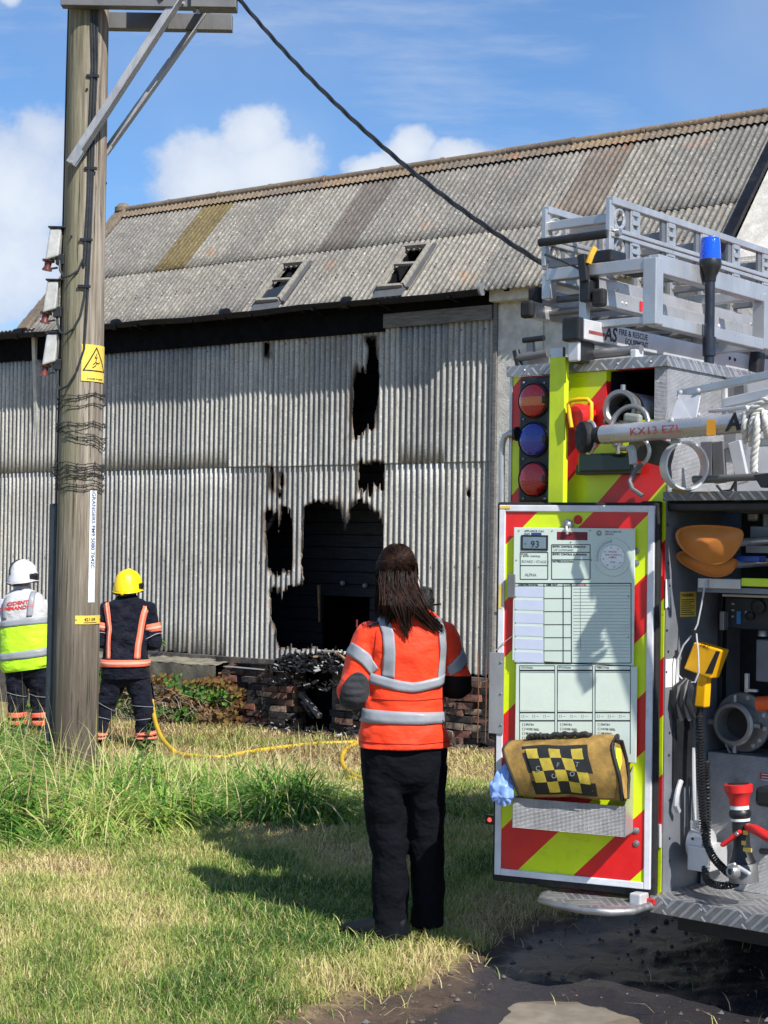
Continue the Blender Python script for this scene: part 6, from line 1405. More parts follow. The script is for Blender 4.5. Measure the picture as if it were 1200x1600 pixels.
shovel(((1057, 868), (1062, 861), (1078, 860), (1100, 868), (1125, 878), (1150, 870), (1156, 876), (1150, 892), (1138, 900), (1120, 903), (1100, 899), (1078, 888), (1062, 878)), .09, 'lower orange plastic shovel blade tucked under the upper one', 1148, 882)
# yellow handset with coiled lead and its hanging wire loop
hs = root('yellow_handset', TF, label='yellow box-headed handset hanging on a wire loop in the pump bay', cat='handset')
o_ = .10
def prism_px(poly, off, dep, m_=None): return MB().prism([t(x, y, off) for x, y in poly], (0, dep, 0))
prism_px(((1084, 1003), (1127, 1016), (1110, 1061), (1068, 1045)), o_, .07).build('head', m_yel, hs, bevel=.006)
prism_px(((1119, 1017), (1125, 1018), (1113, 1053), (1102, 1052)), o_ - .001, .002).build('head_label', m_ink, hs)
prism_px(((1090, 1052), (1104, 1056), (1101, 1106), (1084, 1104)), o_ + .01, .045).build('grip', m_yel, hs, bevel=.006)
lettering('HRC', .02, m_ink, hs, t(1094, 1010, o_ - .001), (R(90), R(15), 0), depth=.0003)
MB().tube([t(1094, 1105, o_ + .03), t(1092, 1120, o_ + .03)], .013, 12).build('cord_boot', m_black, hs, smooth=True)
def coil(path, r, tr, n, mat, par, nm='coiled_cord'):
    P_ = [Vector(p) for p in path]; seg = [(P_[i + 1] - P_[i]).length for i in range(len(P_) - 1)]; tot = sum(seg); out = []; N__ = n * 9
    for i in range(N__ + 1):
        s_ = tot * i / N__; k = 0
        while k < len(seg) - 1 and s_ > seg[k]: s_ -= seg[k]; k += 1
        f = s_ / seg[k]; p_, a, b, q_ = P_[max(0, k - 1)], P_[k], P_[k + 1], P_[min(len(P_) - 1, k + 2)]
        c = .5 * ((2 * a) + (-p_ + b) * f + (2 * p_ - 5 * a + 4 * b - q_) * f * f + (-p_ + 3 * a - 3 * b + q_) * f ** 3)
        d_ = (b - a).normalized(); u = d_.cross(Vector((0, 1, .05))).normalized(); w = d_.cross(u); an = i * math.tau / 9; out.append(c + (u * math.cos(an) + w * math.sin(an)) * r)
    return MB().tube(out, tr, 5).build(nm, mat, par, smooth=True)
coil([t(1093, 1120, o_ + .03), t(1094, 1160, o_ + .02), t(1096, 1230, o_ + .02), t(1101, 1300, o_ + .02), t(1112, 1335, o_ + .0), t(1130, 1357, o_ - .03), t(1142, 1366, o_ - .04)], .013, .0042, 62, m_black, hs)
coil([t(1103, 1190, o_ + .06), t(1105, 1260, o_ + .06), t(1104, 1330, o_ + .04), t(1102, 1362, o_ + .0), t(1108, 1378, o_ - .03), t(1130, 1384, o_ - .05), t(1152, 1380, o_ - .05)], .012, .0042, 52, m_black, hs)
wl = root('wire_loop', TF, label='grey wire hanging in a loop round the yellow handset', cat='wire'); m_wire = simple('grey_white_wire', (.5,.51,.52), .4)
MB().tube([t(1103, 905, .08), t(1097, 940, .07), t(1090, 975, .07), t(1083, 990, .06), t(1068, 1008, .05), t(1059, 1030, .045), t(1060, 1055, .045), t(1072, 1067, .045), t(1086, 1066, .045), t(1092, 1050, .045), t(1091, 1020, .05), t(1088, 990, .06)], .0036, 8).build('wire', m_wire, wl, smooth=True)
MB().box(t(1079, 984, .05), t(1092, 993, .08)).build('wire_clip', m_black, wl, bevel=.003)
gl = root('strap_bundle', TF, label='bundle of grey and black straps hung below the wire loop beside the yellow grip', cat='straps'); r_ = random.Random(4)
for k in range(5):
    x = 1053 + k * 5.5; MB().tube([t(1072 + k * 1.5, 1060 + k, .05), t(x + 4, 1074, .04), t(x, 1098, .03 + .01 * (k % 2)), t(x + 6 + k, 1122 + 4 * (k % 2), .05)], [.008, .014, .014, .009], 8).build('strap_piece', (m_black, simple('grey_webbing', (.2,.19,.17), .8))[k % 2], gl, smooth=True)
# branch (nozzle) with the red top standing on the bay floor
nz = root('hose_nozzle', TF, label='black fire hose nozzle with red bumper and red handles standing on the bay floor', cat='nozzle')
nc = t(1154, 1300, .02); 
def zz(py): return t(1154, py, .02).z
X_, Y_ = t(1154, 1234, .02).x, .02; X2 = t(1162, 1368, .02).x
def sect(nm, y0, y1, prof, mat):
    za, zb_ = zz(y1), zz(y0); xa = X_ + (X2 - X_) * ((y1 - 1234) / 134); xb_ = X_ + (X2 - X_) * ((y0 - 1234) / 134); D3 = Vector((xb_ - xa, 0, zb_ - za)); L = D3.length
    return MB().lathe((xa, Y_, za), D3, [(h * L, r_) for h, r_ in prof], 28).build(nm, mat, nz, smooth=35)
sect('red_bumper', 1225, 1258, [(0, .036), (.3, .038), (.55, .046), (.62, .052), (.97, .054), (1, .05)], m_redp); sect('dark_mouth', 1224.2, 1226, [(0, .04), (1, .04)], m_black)
sect('white_ring', 1258, 1264, [(0, .035), (1, .035)], m_signwhite); sect('black_collar', 1264, 1278, [(0, .034), (.3, .041), (.7, .041), (1, .034)], m_black); sect('white_ring', 1278, 1282, [(0, .036), (1, .036)], m_signwhite)
sect('barrel', 1282, 1346, [(0, .05), (.1, .042), (.4, .031), (.9, .032), (1, .03)], m_black); sect('coupling_base', 1347, 1376, [(0, .056), (.5, .057), (.9, .052), (1, .045)], m_galvdark)
MB().bar(t(1158, 1298, -.03), t(1127, 1322, -.05), .016, .03, up=(0, -1, 0)).build('shut_off_lever', m_redp, nz, bevel=.007); MB().lathe(t(1151, 1303, -.045), (0, -1, 0), [(0, .009), (.006, .006)], 10).build('lever_bolt', m_cast, nz)
MB().tube([t(1168, 1292, -.0), t(1180, 1296, -.04), t(1200, 1308, -.06), t(1215, 1315, -.06)], [.014, .018, .019, .016], 12).build('pistol_grip', m_redp, nz, smooth=True)
for (x, y, s_) in ((1165, 1301, 4), (1162, 1317, 3.5), (1168, 1328, 7)): MB().box(t(x - s_, y - 3.5, -.018), t(x + s_, y + 3.5, -.010)).build('yellow_tag', m_signyel, nz)
vc = root('ball_valve', TF, label='small alloy cock lying at the foot of the red-topped nozzle', cat='valve'); c = t(1151, 1362, -.06)
MB().lathe(c, (-.3, -1, .1), [(0, .024), (.02, .026), (.035, .02), (.036, .012), (.02, .01)], 20).build('valve_body', m_cast, vc, smooth=True); MB().bar(c + Vector((.0, 0, .02)), c + Vector((.06, -.01, .0)), .018, .014).build('valve_wing', m_alul, vc, bevel=.005); MB().bar(c + Vector((-.035, 0, .015)), c + Vector((.0, -.01, .03)), .012, .012).build('valve_wing', m_alul, vc, bevel=.004)

# ------------------------------------------------------------- bag and glove on the door tray
bag = root('rolled_bag', DF, label='yellow canvas tool roll with chequered black and yellow patch lying on the door tray', cat='bag')
m_canvas = simple('worn_yellow_canvas', rgb((160, 126, 62))[:3], .85, var=.45, scale=9, bump=.5, bscale=60, dirt=.75, dirtcol=(.06,.045,.02,1)); m_canvasd = simple('black_binding', (.018,.017,.016), .6, var=.3, bump=.3)
def bagpt(u, v, off=0):           # u along 0..1, v round the roll from lower front over the top to the back
    # front silhouette from the photograph: left end (786,1170)-(812,1243), right end (972,1160)-(978,1248)
    L = [(812, 1243, -.135), (800, 1212, -.158), (787, 1176, -.145), (789, 1165, -.11), (800, 1158, -.07), (812, 1160, -.02)]
    Rr = [(972, 1250, -.135), (968, 1215, -.165), (957, 1172, -.15), (962, 1156, -.12), (965, 1150, -.08), (965, 1155, -.02)]
    k = min(4.999, v * 5); i = int(k); f = k - i
    def cr(P4, f): a, b, c, d_ = P4; return .5 * ((2 * b) + (-a + c) * f + (2 * a - 5 * b + 4 * c - d_) * f * f + (-a + 3 * b - 3 * c + d_) * f ** 3)
    def ev(T): P4 = [Vector(T[max(0, min(5, j))]) for j in (i - 1, i, i + 1, i + 2)]; return cr(P4, f)
    q = ev(L).lerp(ev(Rr), u); wob = 1.2 * math.sin(u * 9 + v * 4) + 2.0 * hnoise(u * 5, v * 4, 1, 3); p = d(q.x, q.y + wob - 3.0 * math.sin(u * math.pi) * (v > .45), q.z - .01 * math.sin(u * math.pi))
    return p + Vector((0, -off, off * .3 if v > .4 else 0))
MB().grid(lambda u, v: bagpt(u, v), 48, 30).build('canvas', m_canvas, bag, smooth=True, solid=.005, recalc=False)
MB().tube([bagpt(0, i / 20, .001) for i in range(21)], .006, 8).build('edge_binding', m_canvasd, bag, smooth=True); MB().tube([bagpt(1, i / 20, .001) for i in range(21)], .008, 8).build('edge_binding', m_canvasd, bag, smooth=True)
# end lining seen at the right end: crumpled flap with lime lining
MB().prism([d(960, 1160, -.15), d(972, 1158, -.10), d(980, 1200, -.08), d(984, 1246, -.11), d(976, 1248, -.15), d(966, 1205, -.16)], (.003, .003, 0)).build('end_flap', m_canvas, bag, bevel=.002)
MB().tube([d(962, 1156, -.15), d(972, 1158, -.12), d(979, 1185, -.10), d(983, 1215, -.10), d(981, 1248, -.13)], .006, 8).build('edge_binding', m_canvasd, bag, smooth=True)
MB().prism([d(962, 1168, -.158), d(970, 1170, -.150), d(972, 1190, -.150), d(969, 1204, -.155), d(964, 1210, -.165)], (0, .002, 0)).build('lime_lining', m_lime, bag)
for (u0, u1, h) in ((.17, .37, 5), (.33, .78, 7)):
    pts = [bagpt(u0 + (u1 - u0) * i / 14, .72, .012) + Vector((0, 0, .004 + h * .0011 * math.sin(i / 14 * math.pi) + .004 * math.sin(i * 2.3))) for i in range(15)]; MB().tube(pts, [.004] + [.011] * 13 + [.004], 8).build('black_strap', m_canvasd, bag, smooth=True)
def patchpt(a, b, off): return bagpt(.17 + .60 * a, .47 - .43 * b, off)
def patch_quad(nm, a0, a1, b0, b1, off, mat): MB().grid(lambda u, v: patchpt(a0 + (a1 - a0) * u, b0 + (b1 - b0) * v, off), 6, 4).build(nm, mat, bag, smooth=True, recalc=False)
patch_quad('patch_border', 0, 1, 0, 1, .004, m_canvasd)
m_py = simple('patch_yellow', rgb((190, 168, 60))[:3], .5, var=.3, dirt=.5); m_pk = simple('patch_black', (.02, .02, .018), .4, dirt=.1)
for i in range(5):
    for j in range(4): patch_quad('patch_square', .07 + i * .172, .07 + (i + 1) * .172, .09 + j * .215, .09 + (j + 1) * .215, .009, m_py if (i + j) % 2 == 0 else m_pk)
for ch, a_, b_ in (('C', .13, .50), ('O', .33, .66), ('F', .46, .47), ('O', .62, .62), ('T', .76, .43)):
    q = patchpt(a_, b_, .014); lettering(ch, .026, m_greyink, bag, q, (R(76), R(4), 0), depth=.0003)
glove = root('blue_glove', DF, label='crumpled light blue disposable glove hanging from the left end of the door tray', cat='glove'); m_glove = simple('blue_nitrile', rgb((138, 170, 232))[:3], .45, var=.12, bump=.5, bscale=26, dist=.01)
mb = MB(); cgl = [d(x, y, o) for x, y, o in ((795, 1195, -.12), (788, 1210, -.13), (784, 1228, -.14), (784, 1244, -.14), (790, 1256, -.13))]; rad = [.010, .032, .045, .048, .018]
def gv(u, v):
    k = min(3.999, v * 4); i = int(k); f = k - i; c = cgl[i].lerp(cgl[i + 1], f); r__ = rad[i] + (rad[i + 1] - rad[i]) * f; a = u * math.tau
    r__ *= 1 + .28 * mnoise.noise(Vector((math.cos(a) * 2.2, math.sin(a) * 2.2, v * 5))) + .1 * math.sin(a * 7 + v * 6); return c + Vector((math.cos(a) * r__, math.sin(a) * r__ * .5, .012 * mnoise.noise(Vector((math.cos(a) * 3, math.sin(a) * 3, v * 9)))))
mb.grid(gv, 48, 36, wrap=True).build('cuff', m_glove, glove, smooth=True)
for k, (x, y) in enumerate(((770, 1252), (778, 1260), (788, 1262), (797, 1256))): MB().tube([d(783 + k * 3, 1238, -.14), d((x + 783) / 2 + 1, 1248, -.145), d(x, y - 3, -.14)], [.018, .014, .008], 10).build('glove_finger', m_glove, glove, smooth=True)
# ------------------------------------------------------------- people
class Loft:
    # a tapering tube through rings (centre, half-width u, half-depth v); u follows the reference direction
    def __init__(s, rings, ref=(1, 0, 0), e=2.0, fold=0, seed=0, fs=(9, 1.3)):
        s.c = [Vector(r[0]) for r in rings]; s.ru = [r[1] for r in rings]; s.rv = [r[2] if len(r) > 2 else r[1] for r in rings]; s.n = len(rings); s.ref = Vector(ref); s.e = e; s.fold = fold; s.seed = seed; s.fs = fs
    def cr(s, T, t):
        k = min(s.n - 1.0001, max(0, t * (s.n - 1))); i = int(k); f = k - i; a, b, c, d_ = T[max(0, i - 1)], T[i], T[min(s.n - 1, i + 1)], T[min(s.n - 1, i + 2)]
        return .5 * ((2 * b) + (-a + c) * f + (2 * a - 5 * b + 4 * c - d_) * f * f + (-a + 3 * b - 3 * c + d_) * f ** 3)
    def frame(s, t):
        d_ = (s.cr(s.c, min(1, t + .02)) - s.cr(s.c, max(0, t - .02))).normalized(); u = (s.ref - d_ * s.ref.dot(d_)).normalized(); return s.cr(s.c, t), u, u.cross(d_) * -1, d_
    def P(s, t, a, off=0.0):
        c, u, v, d_ = s.frame(t); ca, sa = math.cos(a), math.sin(a); ex = 2 / s.e; x = math.copysign(abs(ca) ** ex, ca); y = math.copysign(abs(sa) ** ex, sa)
        f = 0
        if s.fold:
            q = Vector((ca * s.fs[1] + s.seed, sa * s.fs[1], t * s.fs[0])); f = s.fold * (mnoise.noise(q) + .5 * mnoise.noise(q * 2.3))
        ru, rv = s.cr(s.ru, t) + off + f, s.cr(s.rv, t) + off + f
        return c + u * x * ru + v * y * rv
    def mesh(s, mb, nt=24, na=24, m=0):
        b = len(mb.v); vs = [s.P(i / nt, j / na * math.tau) for i in range(nt + 1) for j in range(na)]
        fs = [(i * na + j, i * na + (j + 1) % na, (i + 1) * na + (j + 1) % na, (i + 1) * na + j) for i in range(nt) for j in range(na)] + [tuple(range(na))[::-1], tuple(nt * na + j for j in range(na))]
        mb.add(vs, fs, m); return mb
    def band(s, t0, t1, off, a0=0, a1=math.tau, n=36, k=3, fn=None):
        mb = MB(); w = abs(a1 - a0) > 6.28
        return mb.grid(lambda u, v: s.P((t0 + (t1 - t0) * v) + (fn(a0 + (a1 - a0) * u) if fn else 0), a0 + (a1 - a0) * u, off), n, k, wrap=w)
def fuse(o, voxel, smooth=6, fac=.5):
    md = o.modifiers.new('remesh', 'REMESH'); md.mode = 'VOXEL'; md.voxel_size = voxel; md.use_smooth_shade = True
    if smooth: sm = o.modifiers.new('smooth', 'SMOOTH'); sm.iterations = smooth; sm.factor = fac
    dg = bpy.context.evaluated_depsgraph_get(); bpy.context.view_layer.update(); me = bpy.data.meshes.new_from_object(o.evaluated_get(dg)); me.name = o.name
    o.modifiers.clear(); old = o.data; o.data = me
    if not me.materials: me.materials.append(old.materials[0])
    me.polygons.foreach_set('use_smooth', [True] * len(me.polygons)); return o
m_skin = simple('skin', rgb((212, 160, 134))[:3], .5, var=.08, bump=.05); m_skinr = simple('ruddy_skin', rgb((206, 142, 118))[:3], .5, var=.08, bump=.05)
def cloth(nm, col, var=.12, rough=.8, sheen=.2, bsc=9, b=.55, dist=.02, dirt=0):
    M = Mat(nm); c = tuple(col) + (1,) if len(col) == 3 else col
    base = M.mix(M.rng(M.noise(5, 6, .6), .3, .7), tuple(x * (1 - var) for x in c[:3]) + (1,), tuple(min(1, x * (1 + var)) for x in c[:3]) + (1,))
    if dirt: base = M.mix(M.rng(M.noise(8, 7, .7, off=(3, 3, 3)), .5, .8, 0, dirt), base, (.08, .07, .06, 1))
    M.set('Base Color', base).set('Roughness', rough).set('Sheen Weight', sheen).set('Specular IOR Level', .12 if max(col[:3]) < .05 else .35)
    M.bump(M.math('ADD', M.noise(bsc, 3, .5, (1, 1, 1.4)), M.math('MULTIPLY', M.noise(260, 2, .5), .02)), b, dist); return M.m
m_hiviso = cloth('orange_hi_vis_cloth', (.92, .048, .008), .10, .7, .12, 7, .8, .035); m_trs = cloth('black_trouser_cloth', (.0040, .0046, .0075), .2, .9, 0, 6, 1.0, .05)
m_ffcloth = cloth('navy_fire_kit_cloth', (.008, .0095, .018), .4, .85, .04, 8, 1.0, .06, dirt=.3); m_tape = cloth('silver_reflective_tape', (.27, .29, .32), .1, .42, 0, 14, .35, .01, dirt=.15)
m_otapec = cloth('pale_coral_tape', (.86, .36, .26), .08, .5, 0, 14, .3, .01); m_otape = cloth('coral_orange_tape', (.90, .17, .09), .08, .6, .1, 14, .3, .01); m_pad = cloth('grey_black_arm_pad', (.035, .036, .042), .2, .7, .1, 18, .8, .012); m_vestlime = cloth('lime_vest_mesh', rgb((176, 232, 30))[:3], .06, .7, .2, 9, .8, .03); m_vestwhite = cloth('white_vest_cloth', (.48, .48, .49), .05, .7, .2, 9, .8, .03)
m_shirt = cloth('white_shirt', (.58, .58, .66), .05, .8, .1, 10, .5); m_boot = simple('black_boot_leather', (.0035, .006, .0085), .7, var=.3, dirt=.1, dirtcol=(.04,.03,.02,1), spec=.2)
m_hair1 = simple('dark_brown_hair', (.014, .0075, .0055), .62, var=.4, scale=40, bump=0, spec=.14); m_hair2 = simple('reddish_brown_hair', (.045, .019, .011), .62, var=.4, scale=40, bump=0, spec=.14)
def hand_mesh(mb, w, dr, nrm, curl=.9, s=1.0, side=1):
    # wrist, direction of the palm, palm normal; four unequal curled fingers and a thumb off the side
    dr = Vector(dr).normalized(); n = Vector(nrm); n = (n - dr * n.dot(dr)).normalized(); sd = dr.cross(n) * side
    pal = w + dr * .045 * s; Loft([(w - dr * .03, .026 * s, .02 * s), (w, .027 * s, .017 * s), (w + dr * .04 * s, .038 * s, .015 * s), (w + dr * .085 * s, .041 * s, .013 * s), (w + dr * .098 * s, .036 * s, .009 * s)], ref=sd).mesh(mb, 10, 16)
    for k, (o_, L) in enumerate(((-.031, .062), (-.010, .074), (.011, .080), (.031, .072))):
        p = w + dr * .085 * s + sd * o_ * s; pts = [p]; a = .15
        for q, f in enumerate((.45, .31, .26)):
            a += curl * (.55 if q == 0 else .6); pts.append(pts[-1] + (dr * math.cos(a) + n * math.sin(a)) * L * f * s)
        Loft([(p_, r_ * s) for p_, r_ in zip(pts, (.0095, .009, .008, .006))], ref=sd).mesh(mb, 10, 10)
    p = w + dr * .025 * s + sd * .03 * s; d1 = (dr * .65 + sd * .55 + n * .35).normalized(); Loft([(p, .013 * s), (p + d1 * .035 * s, .0115 * s), (p + (d1 * .035 + (dr * .8 + n * .5) * .028) * s, .0095 * s), (p + (d1 * .035 + (dr * .8 + n * .6) * .048) * s, .0065 * s)], ref=n).mesh(mb, 10, 10)
def head_mesh(mb, c, yaw, h=.225, pitch=0):
    # c: centre of the skull; the face looks towards +y turned by yaw
    Rm = Matrix.Rotation(yaw, 3, 'Z') @ Matrix.Rotation(-pitch, 3, 'X'); k = h / .225
    P_ = lambda x, y, z: c + Rm @ Vector((x, y, z)) * k
    Loft([(P_(0, .0, .112), .02, .025), (P_(0, -.003, .100), .045 * k, .058 * k), (P_(0, -.004, .07), .066 * k, .086 * k), (P_(0, -.002, .03), .075 * k, .096 * k), (P_(0, .004, -.01), .073 * k, .093 * k), (P_(0, .014, -.05), .064 * k, .078 * k), (P_(0, .03, -.085), .050 * k, .058 * k), (P_(0, .05, -.112), .030 * k, .034 * k)], ref=Rm @ Vector((1, 0, 0))).mesh(mb, 28, 28)
    Loft([(P_(0, .092, .022), .007, .006), (P_(0, .104, .0), .009, .010), (P_(0, .116, -.018), .014, .012), (P_(0, .098, -.028), .012, .006)], ref=Rm @ Vector((1, 0, 0))).mesh(mb, 8, 10)      # nose
    for sx in (-1, 1):
        Loft([(P_(sx * .070, .01, .022), .004, .012), (P_(sx * .078, .006, .006), .005, .016), (P_(sx * .074, .01, -.022), .004, .010)], ref=Rm @ Vector((1, 0, 0))).mesh(mb, 8, 10)  # ears
        Loft([(P_(sx * .017, .09, .034), .008, .008), (P_(sx * .034, .088, .038), .012, .009), (P_(sx * .052, .074, .032), .008, .008)], ref=Rm @ Vector((0, 0, 1))).mesh(mb, 8, 8)   # brow
        Loft([(P_(sx * .02 * .2, .098, -.052), .006, .007), (P_(sx * .016, .094, -.053), .006, .006), (P_(sx * .026, .085, -.054), .003, .003)], ref=Rm @ Vector((0, 0, 1))).mesh(mb, 6, 8)  # lips
    return P_
def boot(name, heel, yaw, L, mat, par, hgt=.11, w=.046):
    Rm = Matrix.Rotation(yaw, 3, 'Z'); P_ = lambda x, y, z: Vector(heel) + Rm @ Vector((x, y, z))
    mb = MB(); Loft([(P_(0, -.03, .045), .028, .04), (P_(0, 0, .05), .04, .05), (P_(0, L * .3, .048), w, .048), (P_(0, L * .62, .036), w * 1.12, .036), (P_(0, L * .85, .03), w * .95, .028), (P_(0, L * .97, .024), w * .5, .016)], ref=Rm @ Vector((1, 0, 0)), e=2.4).mesh(mb, 18, 20)
    Loft([(P_(0, .02, .03), .042, .05), (P_(0, .02, hgt), .045, .055), (P_(0, .02, hgt + .03), .047, .057)], ref=Rm @ Vector((1, 0, 0))).mesh(mb, 8, 18)
    o = fuse(mb.build(name, mat, par), .007, 3)
    so_ = MB(); so_.prism([P_(w * 1.15 * math.cos(a) * (1 if math.sin(a) > 0 else .85), L * .47 + (L * .53) * math.sin(a), 0) for a in [i / 24 * math.tau for i in range(24)]], (0, 0, .022)); so_.build('sole', m_rubber, o); return o

# ---------------- the woman in the orange jacket
foot = on_ground(612, 1474); WF = Frame((foot.x, foot.y, foot.z), R(0)); 
woman = root('person', WF, label='woman with long brown hair seen from behind in orange reflective jacket and black trousers', cat='person')
def w_(px, py, off=0.0): return WF.px(px, py, off)
WS = FPX / foot.y
def W2(px): return px / WS
Jn = dict(neck=w_(628, 950, .02), head=w_(620, 899, .03))
shl, shr = w_(580, 992, 0), w_(689, 991, .02); ell, elr = w_(552, 1082, -.03), w_(715, 1068, .02); wrl, wrr = w_(596, 1062, .24), w_(672, 1066, .26)
hipl, hipr = w_(598, 1190, 0), w_(666, 1190, .02); knl, knr = w_(608, 1330, .02), w_(667, 1325, .06); anl, anr = w_(609, 1452, .0), w_(666, 1440, .10)
mb = MB()
Loft([(w_(631, 1200, .01), .10, .085), (w_(631, 1170, .01), .15, .11), (w_(631, 1120, .01), .125, .095), (w_(631, 1080, .01), .12, .09), (w_(632, 1020, .01), .15, .10), (w_(632, 985, .01), .165, .09), (w_(631, 962, .01), .09, .06), (w_(629, 950, .01), .055, .055)], e=2.3).mesh(mb, 26, 28)
Loft([(w_(629, 968, .01), .056), (w_(626, 945, .015), .052), (w_(622, 922, .03), .05)]).mesh(mb, 8, 18)
hp_ = head_mesh(mb, w_(620, 897, .035), R(14), .225)
for (s_, e_, w2, sd) in ((shl, ell, wrl, -1), (shr, elr, wrr, 1)):
    Loft([(s_, .055), (s_.lerp(e_, .5), .045), (e_, .04), (e_.lerp(w2, .5), .035), (w2, .026)], ref=(0, 0, 1)).mesh(mb, 18, 16); hand_mesh(mb, w2, (w2 - e_).normalized() + Vector((0, 0, .35)), (0, .2, 1), 1.0, .95, sd)
for (h_, k_, a_) in ((hipl, knl, anl), (hipr, knr, anr)): Loft([(h_ + Vector((0, 0, .05)), .085), (h_.lerp(k_, .4), .075), (k_, .055), (k_.lerp(a_, .4), .054), (a_ + Vector((0, 0, .04)), .038), (a_ + Vector((0, .0, -.02)), .036)]).mesh(mb, 20, 18)
fuse(mb.build('body', m_skin, woman), .0062, 4)
# trousers: seat and two legs joined into one cloth surface
mb = MB()
Loft([(w_(632, 1235, .02), W2(50), .085), (w_(632, 1205, .015), W2(64), .125), (w_(631, 1175, .01), W2(67.5), .128), (w_(631, 1140, .01), W2(65), .118), (w_(631, 1115, .01), W2(60), .11)], e=2.5, fold=.005, seed=3).mesh(mb, 22, 40)
def leg(rows, seed): return Loft([(w_((a + b) / 2, y, o_), W2((b - a) / 2), rv) for (a, b, y, o_, rv) in rows], fold=.0065, seed=seed, fs=(13, 1.6), e=2.2)
LL_ = leg([(564, 634, 1195, .01, .105), (566, 634, 1235, .01, .10), (570, 634, 1270, .015, .094), (576, 635, 1310, .02, .086), (582, 636.5, 1345, .02, .08), (581, 638, 1385, .015, .082), (583, 638, 1425, .01, .082), (581, 639, 1452, .0, .084), (583, 639, 1463, .0, .086)], 11)
RL_ = leg([(630, 698, 1195, .02, .105), (632, 697, 1235, .03, .10), (634, 696, 1270, .04, .094), (637, 694, 1310, .055, .086), (640, 694.5, 1345, .07, .08), (642, 695, 1385, .085, .080), (643, 693, 1415, .095, .080), (640, 694, 1436, .10, .082), (642, 692, 1446, .10, .084)], 23)
LL_.mesh(mb, 60, 36); RL_.mesh(mb, 60, 36); fuse(mb.build('trousers', m_trs, woman), .0075, 3)
boot('shoe', Vector((w_(622, 1476, .0).x, -.03, .022)), R(74), .26, m_boot, woman, .05); boot('shoe', Vector((w_(664, 1450, .12).x, .14, ground_z(foot.x + .1, foot.y + .14) - foot.z)), R(-12), .24, m_boot, woman, .05)
# jacket
TO = Loft([(w_(631, 1166, .01), W2(72), .150), (w_(631, 1148, .01), W2(70), .146), (w_(631, 1122, .01), W2(65), .135), (w_(632, 1095, .01), W2(61.5), .128), (w_(633, 1065, .01), W2(62), .125), (w_(634, 1030, .01), W2(66), .130), (w_(634, 1000, .01), W2(69), .128), (w_(634, 982, .01), W2(65), .112), (w_(633, 968, .012), W2(51), .092), (w_(631, 957, .015), W2(34), .07), (w_(629, 948, .018), W2(21), .058)], e=2.35, fold=.0105, seed=1, fs=(9, 1.5))
def arm(s_, e_, w2, r, seed, out): return Loft([(s_ + Vector((-out * .03, 0, .0)), .066, .072), (s_ + (e_ - s_) * .06 + Vector((out * .004, 0, .006)), .070, .074), (s_.lerp(e_, .35), .068, .070), (s_.lerp(e_, .7), .064, .066), (e_ + Vector((0, -.015, .01)), r, r), (e_.lerp(w2, .3) + Vector((0, 0, -.012)), r * .96, r * .96), (e_.lerp(w2, .65), .054, .054), (w2, .040, .042)], ref=(0, -.3, 1), fold=.0085, seed=seed, fs=(11, 1.2))
AL = arm(shl, ell, wrl, .068, 5, -1); AR = arm(shr, elr, wrr, .064, 9, 1)
def two(mb, s_, e_, w2, r0, re, rw, seed, f=.009, k=26):
    dn = (e_ - s_).normalized(); dw = (w2 - e_).normalized()
    Loft([(s_ - dn * r0 * .75, r0 * .35), (s_ - dn * r0 * .45, r0 * .78), (s_, r0 * .98), (s_.lerp(e_, .12), r0), (s_.lerp(e_, .45), (r0 + re) / 2), (s_.lerp(e_, .8), re), (e_, re * .98), (e_ + dn * re * .55, re * .8), (e_ + dn * re * .92, re * .3)], ref=(0, -.4, 1), fold=f, seed=seed, fs=(9, 1.4)).mesh(mb, k, 28)
    Loft([(e_ - dw * re * .92, re * .3), (e_ - dw * re * .6, re * .78), (e_, re), (e_.lerp(w2, .3), re * .96), (e_.lerp(w2, .65), (re + rw) * .5), (w2 - dw * .01, rw)], ref=(0, -.4, 1), fold=f, seed=seed + 50, fs=(9, 1.4)).mesh(mb, k, 28)
mb = MB(); TO.mesh(mb, 64, 64); two(mb, shl, ell, wrl, .072, .068, .042, 5); two(mb, shr, elr, wrr, .071, .063, .042, 9); jk = fuse(mb.build('jacket', m_hiviso, woman), .0065, 3)
def tz(z):
    lo, hi = 0, 1
    for _ in range(24):
        m_ = (lo + hi) / 2
        if TO.cr(TO.c, m_).z < z: lo = m_
        else: hi = m_
    return lo
def onback(px, py, off, L=TO, fr=None):
    p = (fr or WF).px(px, py, -.11); t_ = tz(p.z) if L is TO else L.tz(p.z); c = L.cr(L.c, t_); ru = L.cr(L.ru, t_); x = max(-.998, min(.998, (p.x - c.x) / ru)); ca = math.copysign(abs(x) ** (L.e / 2), x); a = -math.acos(max(-1, min(1, ca))); return L.P(t_, a, off)
def strip(nm, left, right, mat, par, off=.007, n=14, k=4, fr=None, L=TO):
    def pl(T, v): s_ = v * (len(T) - 1); i = min(len(T) - 2, int(s_)); f = s_ - i; return (T[i][0] + (T[i + 1][0] - T[i][0]) * f, T[i][1] + (T[i + 1][1] - T[i][1]) * f)
    def fn(u, v): a, b = pl(left, v), pl(right, v); return onback(a[0] + (b[0] - a[0]) * u, a[1] + (b[1] - a[1]) * u, off, L, fr)
    return MB().grid(fn, k, n * (len(left) - 1)).build(nm, mat, par, smooth=True, solid=.003, recalc=False)
t0, t1 = tz(w_(631, 1126, .01).z), tz(w_(631, 1107, .01).z); TO.band(t0, t1, .006, n=72).build('reflective_band', m_tape, jk, smooth=True, solid=.003)
